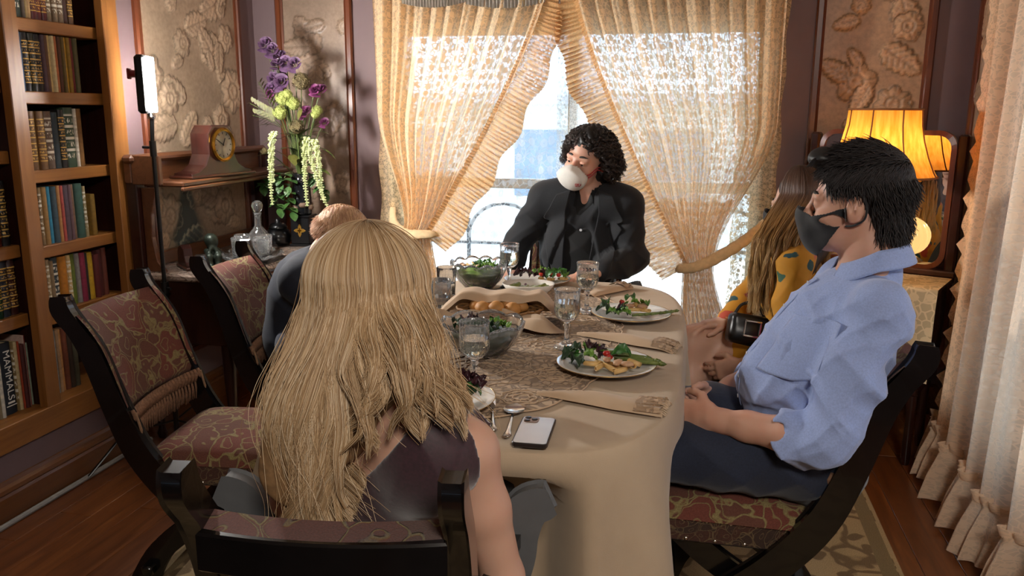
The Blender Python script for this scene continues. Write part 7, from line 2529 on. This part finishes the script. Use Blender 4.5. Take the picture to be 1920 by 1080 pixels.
    # printed red marks on the cheek of the cup
    def onmask(a, e):
        i = int(np.clip((a + 1.02) / 2.04 * (na - 1), 0, na - 1)); j = int(np.clip((e + 1.12) / 1.22 * (ne - 1), 0, ne - 1))
        return Vector(P[i, j]) + Vector((dl @ H.R.T)[i, j]) * .0028
    pr = MB()
    for k in range(4):
        a = .34 + .05 * k
        pr.tube([tuple(onmask(a, -.50)), tuple(onmask(a + .012, -.45)), tuple(onmask(a + .02, -.40))], .0012 + .0005 * (k % 2), 5)
    for e in (-.40, -.45, -.50): pr.tube([tuple(onmask(.34 + .02 * j, e)) for j in range(8)], .0009, 5)
    pr.build('red_print', M['strap_red'], mk, smooth='all')
    # curls
    rg = np.random.default_rng(11)
    S = SDF()
    S.ell(H.w((-.026, 0, .056)), np.array((.104, .086, .094)), H.R.astype(np.float32), .02)
    S.ell(H.w((-.055, .02, -.035)), np.array((.068, .090, .075)), H.R.astype(np.float32), .03)
    S.ell(H.w((.080, 0, -.030)), np.array((.085, .085, .098)), H.R.astype(np.float32), .01, True)
    S.disp(lambda P: (.006 * np.sin(150 * P[:, 0] + 60 * P[:, 2]) * np.sin(130 * P[:, 1] - 90 * P[:, 2])).astype(np.float32), H.o - .3, H.o + .3)
    L('hair', S, M['h_dark'], .005, 1)
    st = []
    for d in scalp_dirs(950, rg, -.55):
        p0 = np.array((d[0] * .104 - .024, d[1] * .090, d[2] * .096 + .052))
        if p0[0] > .030 and p0[2] < .112 - .4 * abs(p0[1]): continue
        if p0[0] > .005 and p0[2] < .02: continue
        Ls = .058 + .030 * rg.random() + (.03 if d[1] > .2 and d[2] < .3 else 0)
        flow = np.array((.12 if p0[2] > .1 else -.1, .5 * d[1], -1.0)); out = d
        ph, hand_, rad = rg.random() * 6.3, rg.choice((-1, 1)), .0085 + .005 * rg.random()
        axis, p, n = [], p0.copy(), 26
        v = out * .55 + flow * .5 - np.array((.35, 0, 0)) * (p0[0] > .0)
        for j in range(n):
            axis.append(p.copy()); v = v * .9 + flow * .11; v /= np.linalg.norm(v); p = p + v * Ls / n
            if p[2] < .05 and p[0] > .04: p[0] -= .004
        axis = np.array(axis); T = np.gradient(axis, axis=0); T /= np.linalg.norm(T, axis=1)[:, None]
        n1 = np.cross(T, np.array((.3, .5, .8))); n1 /= np.linalg.norm(n1, axis=1)[:, None]; n2 = np.cross(T, n1)
        tt = np.linspace(0, 1, n)
        for m in range(5):
            a = ph + hand_ * tt * (9 + 5 * rad * 100) + m * .32
            q = axis + (n1 * np.cos(a)[:, None] + n2 * np.sin(a)[:, None]) * (rad * np.minimum(1, tt * 3) * (.8 + .1 * m))[:, None]
            st.append(np.array([H.w(x) for x in q]) - o)
    hair('hair_curls', st, .0011, M['h_curl'], root, .4)
M['h_curl'] = hairmat('dark_curls', [(0, C('120c0a')), (1, C('33231c'))], C('140d0b'), .45)

# ------------------------------------------------------------------ the woman in the yellow floral dress (right, far)
def floral():
    t = NT('yellow_floral_cloth')
    o = t.coord('Object')
    n = t.n('ShaderNodeTexNoise'); n.inputs['Scale'].default_value = 16; t.l(o, n.inputs['Vector'])
    wv = t.n('ShaderNodeVectorMath', operation='MULTIPLY_ADD'); t.l(n.outputs['Color'], wv.inputs[0]); wv.inputs[1].default_value = (.07, .07, .07); t.l(o, wv.inputs[2])
    f = t.vor(wv.outputs[0], 10); c = t.vor(wv.outputs[0], 10, 'F1', 'Color')
    g = t.vor(wv.outputs[0], 19); gc = t.vor(wv.outputs[0], 19, 'F1', 'Color')
    s1 = t.n('ShaderNodeSeparateColor'); t.l(c, s1.inputs[0]); s2 = t.n('ShaderNodeSeparateColor'); t.l(gc, s2.inputs[0])
    fl = t.math('MULTIPLY', t.gray(f, .48, .44), t.gray(s1.outputs[0], .52, .54))
    lf = t.math('MULTIPLY', t.gray(g, .42, .38), t.gray(s2.outputs[1], .55, .57))
    fc = t.ramp(s1.outputs[1], [(0, C('8e1f3c')), (.35, C('b8452c')), (.6, C('c26a5a')), (.85, C('7a2440'))], 'CONSTANT')
    fc = t.mix(t.gray(f, .12, .10), fc, C('e0a060'))
    base = t.mix(lf, C('c88a14'), t.ramp(s2.outputs[2], [(0, C('1f4a4c')), (.5, C('2c5a44')), (.8, C('174048'))], 'CONSTANT'))
    t.set(Base_Color=t.mix(fl, base, fc), Roughness=.75)
    t.b.inputs['Sheen Weight'].default_value = .15
    return t.mat
def woman_yellow():
    root = person('long haired person in a yellow floral dress and black mask, one hand on crossed knees', (.39, 2.97, .02))
    L, o = linker(root)
    J = dict(pelvis=(.395, 2.98, .585), waist=(.385, 2.98, .70), chest=(.375, 2.985, .845), neck=(.385, 2.99, .985),
             shL=(.350, 2.830, .925), shR=(.345, 3.120, .935), hipL=(.34, 2.90, .57), hipR=(.34, 3.06, .575),
             kneeL=(.075, 2.955, .545), kneeR=(.030, 2.930, .612), ankL=(.10, 3.02, .11), ankR=(.045, 2.86, .17))
    elR, wrR = (.225, 3.05, .755), (.150, 2.955, .690)
    elL, wrL = (.335, 2.745, .690), (.195, 2.775, .575)
    H = Head((.372, 3.00, 1.098), (-.80, .58, -.05), (.02, 0, 1), .95)
    S = SDF(); H.add(S, True)
    S.chain([(H.w((-.028, 0, -.03)), .050), (H.w((-.034, 0, -.09)), .047), (J['neck'], .050), ((.38, 2.99, .90), .08)], .03)
    S.cap(J['shL'], J['shR'], .042, .042, .05)
    torso(S, J, -.015, .86, .04, (1, 0, 0))
    arm(S, J['shL'], elL, wrL, 0, .80); arm(S, J['shR'], elR, wrR, 0, .80)
    hand(S, wrR, (-.93, -.32, -.12), (-.1, 0, -1), (.25, -1, .1), (.22, .26, .3, .32), .90, .25)
    hand(S, wrL, (-.85, .35, -.30), (.2, .6, -.6), (-.3, .2, 1), .5, .90, .06)
    for h, kn, an in ((J['hipR'], J['kneeR'], J['ankR']), (J['hipL'], J['kneeL'], J['ankL'])):
        h, kn, an = Vector(h), Vector(kn), Vector(an)
        S.chain([(h, .088), (h.lerp(kn, .5), .074), (kn, .056)], .025)
        S.chain([(kn, .055), (kn.lerp(an, .3), .055), (kn.lerp(an, .7), .038), (an, .030)], .03)
        foot(S, an, (-1, -.1, -.2), -.010)
    body = L('body', S, M['skin1'], .0046, 1)
    eyebrows(list(H.eyes(body)), body, 'h_dark')
    S = SDF()
    for q in 'LR':
        a = Vector(J['ank' + q])
        S.chain([(a + Vector((.03, 0, -.055)), .032), (a + Vector((-.08, -.01, -.07)), .034), (a + Vector((-.16, -.01, -.085)), .020)], .02)
    L('shoes', S, M['shoe'], .007, 1)
    black_mask(H, body)
    # dress
    S = SDF()
    torso(S, J, .004, .90, .045, (1, 0, 0))
    S.ell((.29, 2.93, .83), (.06, .065, .06), None, .03); S.ell((.285, 3.03, .83), (.06, .065, .06), None, .03)
    for sh, el, wr in ((J['shL'], elL, wrL), (J['shR'], elR, wrR)):
        sh, el, wr = Vector(sh), Vector(el), Vector(wr)
        e = wr - (wr - el) * (.12 if el.y > 3 else .62)
        S.chain([(sh, .056), (sh.lerp(el, .5), .052), (el, .050), (e, .044)], .03)
    for h, kn in ((J['hipR'], J['kneeR']), (J['hipL'], J['kneeL'])):
        h, kn = Vector(h), Vector(kn)
        S.chain([(h, .104), (h.lerp(kn, .42), .090)], .03)
    S.chain([((.20, 2.985, 1.02), .045), ((.25, 2.98, .93), .035), ((.27, 2.98, .875), .008)], .006, sub=True)
    S.cap((.385, 2.99, .975), (.37, 2.99, 1.2), .058, .09, .006, True)
    S.disp(*folds(1, [(34, 16, 34, .2, .003, 1), (-50, 30, 44, 1.4, .002, 1)], (-.2, 2.6, .4), (.7, 3.3, 1.0)))
    dr_ = L('dress', S, floral(), .0052, 1)
    # long hair, dark at the roots, golden at the ends
    S = SDF()
    S.ell(H.w((-.022, 0, .052)), np.array((.104, .086, .098)) * .91, H.R.astype(np.float32), .02)
    S.chain([(H.w((-.050, .01, -.01)), .074), (H.w((-.055, .02, -.12)), .066), ((.375, 2.89, .92), .055)], .03)
    S.ell(H.w((.090, 0, -.035)), np.array((.088, .085, .105)), H.R.astype(np.float32), .01, True)
    L('hair', S, M['h_brown'], .005, 1)
    rg = np.random.default_rng(8)
    st = []
    lf = H.R @ np.array((0, 1., 0)); bk = H.R @ np.array((-1., 0, 0))
    for k in range(4200):
        a = rg.uniform(-.25, 1.5) * PI * .62          # round the back from the near cheek
        dirn = np.array((math.cos(PI / 2 + a) * -1 * -1, 0, 0))
        sy, cx = math.cos(a), math.sin(a)
        q = .93 + .12 * rg.random()
        cl = int(a * 9); cph = (cl * 2.399 + .3 * rg.normal()) 
        Ln = .30 + .10 * rg.random()
        pts = []
        for j in range(22):
            t_ = j / 21
            if t_ < .3:
                th = t_ / .3 * PI / 2
                loc = np.array((-.015 - .100 * q * math.sin(th) * cx + .02 * (1 - math.sin(th)), .083 * q * math.sin(th) * sy * 1.02, .05 + .102 * q * math.cos(th)))
                p = H.w(loc)
            else:
                u = (t_ - .3) / .7
                loc = np.array((-.015 - .100 * q * cx - .0 * u, .083 * q * sy * (1 + .12 * u), .05))
                p = H.w(loc)
                p = p + np.array((0, 0, -1)) * Ln * u + np.array((-.085, -.085, 0)) * min(1, u * 2.2) ** .9 * (.4 + .6 * (sy > .2)) * (sy > -.3)
                w = .012 * u
                p = p + w * np.array((math.sin(11 * u + cph), math.cos(9 * u + cph * 1.7), 0))
            pts.append(p)
        st.append(np.array(pts) - o)
    hair('hair_strands', st, .0010, M['h_ombre'], root, .35)
M['h_brown'] = plain('brown_hair_mass', C('33211a'), .6, v=.3, scale=60)
def ombre():
    t = NT('ombre_hair')
    hi = t.n('ShaderNodeHairInfo')
    c = t.ramp(hi.outputs['Intercept'], [(0, C('2a1a15')), (.30, C('5a3c28')), (.52, C('b0844a')), (1, C('dcb878'))])
    t.set(Base_Color=t.mix(t.gray(hi.outputs['Random'], 0, 1, 0, .45), c, C('4a2e20')), Roughness=.42)
    return t.mat
M['h_ombre'] = ombre()
def handbag():
    hb = thing('handbag', 'small black handbag with square chrome buckle on the lap of the yellow dress', 'handbag', (.215, 2.845, .70), R(10))
    S = SDF(); S.rbox((0, 0, -.008), (.068, .034, .052), .020, None, .01); S.ell((0, -.02, -.02), (.060, .026, .038), None, .02)
    b = sdf_obj('body', S, M['shoe'], hb, .004, 1)
    fr = MB()
    for lo, hi in (((-.030, -.052, .018), (.030, -.044, .025)), ((-.030, -.052, -.033), (.030, -.044, -.026)), ((-.030, -.052, -.026), (-.023, -.044, .018)), ((.023, -.052, -.026), (.030, -.044, .018))):
        fr.box(lo, hi, .002)
    fr.build('square_buckle', M['chrome'], hb, smooth=False)
    MB().tube(crom([(-.055, 0, .035), (-.03, .004, .075), (.02, .004, .085), (.056, 0, .038)], 6), .0055, 8).build('handle', M['shoe'], hb, smooth='all')
    hb.rotation_euler = (R(-12), R(10), R(14))

# ------------------------------------------------------------------ the man in navy, bent over the table (left)
def man_navy():
    root = person('strawberry blond person in a navy top, mostly hidden behind the blonde woman', (-1.40, 2.80, .02))
    L, o = linker(root)
    J = dict(pelvis=(-1.44, 2.82, .585), waist=(-1.43, 2.82, .68), chest=(-1.37, 2.81, .79), neck=(-1.30, 2.80, .885),
             shL=(-1.34, 2.98, .835), shR=(-1.345, 2.635, .825), hipL=(-1.38, 2.92, .57), hipR=(-1.38, 2.71, .57),
             kneeL=(-1.02, 2.92, .58), kneeR=(-1.02, 2.70, .58), ankL=(-1.05, 2.92, .11), ankR=(-1.05, 2.70, .11))
    H = Head((-1.245, 2.795, .955), (.88, .30, -.42), (.40, 0, .9), .95)
    elR, wrR, elL, wrL = (-1.18, 2.60, .66), (-1.00, 2.70, .645), (-1.16, 3.02, .66), (-.99, 2.93, .645)
    S = SDF(); H.add(S)
    S.chain([(H.w((-.028, 0, -.03)), .058), (H.w((-.034, 0, -.08)), .056), (J['neck'], .060), ((-1.34, 2.80, .80), .09)], .03)
    S.cap(J['shL'], J['shR'], .05, .05, .05)
    arm(S, J['shL'], elL, wrL); arm(S, J['shR'], elR, wrR)
    hand(S, wrR, (.9, .2, 0), (0, 0, -1), (0, 1, 0), .3); hand(S, wrL, (.9, -.2, 0), (0, 0, -1), (0, -1, 0), .3)
    torso(S, J, -.01, .95, .04)
    body = L('body', S, M['skin2'], .0060, 1)
    eyebrows(list(H.eyes(body)), body, 'h_straw')
    S = SDF(); torso(S, J, .014, 1.0, .045)
    for sh, el, wr in ((J['shL'], elL, wrL), (J['shR'], elR, wrR)):
        S.chain([(sh, .068), (el, .054), (Vector(wr), .040)], .03)
    S.cap(J['neck'], H.w((-.03, 0, -.05)), .050, .075, .004, True)
    S.disp(*folds(1, [(34, 16, 34, .2, .003, 1)], (-1.7, 2.4, .4), (-.9, 3.2, 1.0)))
    L('pullover', S, M['navy'], .007, 1)
    S = SDF(); S.chain([((-1.44, 2.82, .57), .16), ((-1.43, 2.82, .64), .15)], .04, flat=((1, 0, 0), .8)); legs(S, J, .012); 
    L('trousers', S, M['denim'], .009, 1)
    S = SDF()
    for q in 'LR': foot(S, J['ank' + q], (1, 0, 0), .004)
    L('shoes', S, M['shoe'], .009, 1)
    rg = np.random.default_rng(4); st = []
    for d in scalp_dirs(3200, rg, -.5):
        p0 = np.array((d[0] * .099 - .016, d[1] * .080, d[2] * .089 + .046))
        if p0[0] > .055 and p0[2] < .10: continue
        if p0[2] < .02 and p0[0] > -.03: continue
        flow = np.array((.5 if p0[2] > .06 else -.3, .5 * np.sign(p0[1]) * (p0[2] > .05), -.8)) + rg.normal(size=3) * .15
        v = d * .3 + flow * .7; p = p0; pts = []
        for j in range(7):
            pts.append(H.w(p)); v = v * .75 + flow * .3; v /= np.linalg.norm(v); p = outside(p + v * .006, (-.016, 0, .046), (.101, .082, .091))
        st.append(np.array(pts) - o)
    hair('hair_strands', st, .0010, M['h_straw'], root, .35)
M['h_straw'] = hairmat('strawberry_hair', [(0, C('a87c58')), (1, C('deb992'))], C('a87c5c'), .45)

# ------------------------------------------------------------------ the blonde woman in the foreground
def woman_blonde():
    root = person('person with long wavy blonde hair and burgundy sleeveless top, seen from behind', (-.53, 1.33, .02))
    L, o = linker(root)
    J = dict(pelvis=(-.55, 1.37, .58), waist=(-.54, 1.36, .69), chest=(-.525, 1.335, .80), neck=(-.525, 1.315, .965),
             shL=(-.695, 1.325, .893), shR=(-.362, 1.315, .832), hipL=(-.64, 1.42, .57), hipR=(-.46, 1.42, .57),
             kneeL=(-.66, 1.82, .575), kneeR=(-.42, 1.82, .575), ankL=(-.66, 1.80, .11), ankR=(-.42, 1.80, .11))
    elL, wrL = (-.755, 1.40, .655), (-.655, 1.62, .635)
    elR, wrR = (-.305, 1.345, .575), (-.42, 1.545, .600)
    H = Head((-.550, 1.345, 1.083), (.02, 1, -.08), (-.03, 0, 1), .96)
    S = SDF(); H.add(S, True)
    S.chain([(H.w((-.028, 0, -.03)), .052), (H.w((-.034, 0, -.09)), .050), (J['neck'], .056), ((-.525, 1.33, .86), .08)], .03)
    torso(S, J, 0, .90, .04, (0, 1, 0))
    S.ell((-.43, 1.245, .83), (.075, .035, .09), None, .04); S.ell((-.62, 1.25, .84), (.075, .035, .09), None, .04)
    arm(S, J['shL'], elL, wrL, 0, .88); arm(S, J['shR'], elR, wrR, 0, .88)
    hand(S, wrL, (.6, .8, -.1), (0, 0, -1), (.8, -.6, 0), .4, .92); hand(S, wrR, (-.6, .8, -.1), (0, 0, -1), (-.8, -.6, 0), .4, .92)
    legs(S, J, 0, .95)
    body = L('body', S, M['skin1'], .0055, 1)
    eyebrows(list(H.eyes(body)), body, 'h_straw')
    # burgundy top: deep V at the back, broad straps
    S = SDF(); torso(S, J, .008, .90, .04, (0, 1, 0))
    S.ell((-.43, 1.245, .83), (.082, .042, .097), None, .04); S.ell((-.62, 1.25, .84), (.082, .042, .097), None, .04)
    for a in ('shL', 'shR'): S.cap(Vector(J[a]), Vector(J[a]).lerp(Vector(J['neck']), .4), .062, .058, .03)
    for q, sh, el in ((-1, J['shL'], elL), (1, J['shR'], elR)):
        sh, el = Vector(sh), Vector(el)
        S.cap(sh + Vector((q * .055, 0, .05)), el + Vector((q * .05, .01, -.1)), .058, .085, .004, True)
    # V: narrow at the waist, wide at the shoulders, cut through the back and the neckline
    V = [(-.585, .735), (-.435, .905), (-.435, 1.10), (-.70, 1.10), (-.665, .93)]
    ve = np.array([(V[i], V[(i + 1) % 5]) for i in range(5)], np.float32)
    def vcut(P):
        d = np.full(P.shape[:-1], -9., np.float32)
        for (a, b) in ve:
            e = b - a; n = np.array((e[1], -e[0])); n /= np.linalg.norm(n)
            d = np.maximum(d, (P[..., 0] - a[0]) * n[0] + (P[..., 2] - a[1]) * n[1])
        return np.maximum(d, P[..., 1] - 1.36)
    S.ops.append((vcut, np.array((-.72, 1.0, .72), np.float32), np.array((-.42, 1.37, 1.12), np.float32), .003, True))
    S.cap((-.525, 1.33, .96), (-.525, 1.35, 1.1), .085, .10, .006, True)
    S.disp(*folds(1, [(40, 10, 20, .2, .0022, 1), (70, 0, -40, 1., .0014, 1)], (-.9, 1.0, .5), (-.2, 1.6, 1.0)))
    L('velvet_top', S, M['velvet'], .0050, 1)
    S = SDF(); S.chain([((-.55, 1.38, .56), .162), ((-.545, 1.37, .64), .150)], .04, flat=((0, 1, 0), .8)); legs(S, J, .012)
    L('trousers', S, M['suit'], .009, 1)
    S = SDF()
    for q in 'LR': foot(S, J['ank' + q], (0, 1, 0), .003)
    L('shoes', S, M['shoe'], .009, 1)
    # hair: an under-mass and thousands of wavy strands in locks
    S = SDF()
    S.ell(H.w((-.014, 0, .047)), np.array((.097, .083, .091)), H.R.astype(np.float32), .02)
    S.chain([((-.54, 1.315, 1.09), .080), ((-.545, 1.255, 1.0), .088), ((-.580, 1.215, .90), .075)], .04, flat=((0, 1, 0), .32))
    S.chain([((-.61, 1.19, .88), .082), ((-.635, 1.182, .82), .062)], .04, flat=((0, 1, 0), .26))
    S.ell(H.w((.098, 0, -.03)), np.array((.080, .078, .11)), H.R.astype(np.float32), .01, True)
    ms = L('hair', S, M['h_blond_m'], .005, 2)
    rg = np.random.default_rng(2)
    st = []
    hx, hy, hz = H.o
    NL = 130
    locks = []
    for k in range(NL):
        a = rg.uniform(-1.0, 1.0) * R(125)
        locks.append((a, rg.uniform(.96, 1.10), .25 * rg.normal(), rg.random() * 6.3, rg.uniform(.85, 1.15), rg.normal(), rg.random()))
    SS = [-1, -.5, -.1, .15, .3, .5, .6, 1]
    XT = [-.618, -.612, -.592, -.558, -.510, -.462, -.408, -.378]
    ZT_ = [.745, .725, .722, .770, .875, .935, .940, .950]
    n = 28
    tt = np.linspace(0, 1, n)
    for k in range(19000):
        a0, q0, ph, ph2, wl, dz, wisp = locks[int(rg.integers(NL))]
        da, dq = rg.normal() * .05, rg.normal() * .020
        a = a0 + da
        q = q0 + dq
        sa, ca = math.sin(a), math.cos(a)
        s0 = math.sin(a0)
        xt = np.interp(s0, SS, XT) + .007 * dz
        zend = np.interp(s0, SS, ZT_) + .024 * dz + rg.normal() * .006
        if .12 < s0 < .5 and wisp < .16: xt, zend = -.535 + .02 * dz, .80 + .03 * dz
        phw = 3.4 * s0 + ph + 2.2 * (q0 - 1) * 8
        ybk = 1.148 + .075 * abs(s0) ** 2.4 + .45 * (1.10 - q) * .10 + .012 * ph
        pts = np.zeros((n, 3))
        for j in range(n):
            t_ = tt[j]
            if t_ < .24:
                th = t_ / .24 * PI / 2
                s_, c_ = math.sin(th), math.cos(th)
                pts[j] = H.w((-.010 + .018 * c_ - .106 * q * s_ * ca, -(.103 * q * s_ * sa) + .012 * c_, .047 + .104 * (.90 + .10 * q) * c_))
            else:
                u = (t_ - .24) / .76
                p0 = H.w((-.010 - .106 * q * ca, -.103 * q * sa, .047))
                e = u * u * (3 - 2 * u)
                cl = 1 - .80 * u
                x = lerp(p0[0], xt, e) + da * .10 * u * cl + (.020 if sa > 0 else .052) * sa * math.sin(PI * u) * min(1, u * 2.5)
                y = lerp(p0[1], ybk, sstep(u * 1.7)) + dq * .3 * min(1, u * 3)
                w = .0190 * u ** .9 * wl
                x += w * math.sin(9.5 * u * wl + phw) + .0012 * math.sin(23 * u + ph2)
                y += .7 * w * math.cos(9.5 * u * wl + phw + .6)
                if u > .72: x += (u - .72) ** 1.3 * (.20 * math.sin(ph2 * 1.3) + (.14 if sa < -.2 else 0))
                pts[j] = (x, y, lerp(p0[2], zend, u))
        st.append(pts - o)
    for k in range(420):      # stray hairs
        i = int(rg.integers(len(st))); s_ = st[i].copy()
        t_ = np.linspace(0, 1, len(s_)) ** 1.5
        s_ += t_[:, None] * rg.normal(size=3) * np.array((.03, .016, .012)) + (np.sin(t_ * 9 + rg.random() * 6) * .004)[:, None]
        st.append(s_)
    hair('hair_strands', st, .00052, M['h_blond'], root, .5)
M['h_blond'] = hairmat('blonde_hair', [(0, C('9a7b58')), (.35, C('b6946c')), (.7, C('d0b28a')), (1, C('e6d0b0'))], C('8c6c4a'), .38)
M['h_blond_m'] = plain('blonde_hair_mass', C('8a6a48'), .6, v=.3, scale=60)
man_blue()
man_blazer()
woman_yellow()
handbag()
man_navy()
woman_blonde()
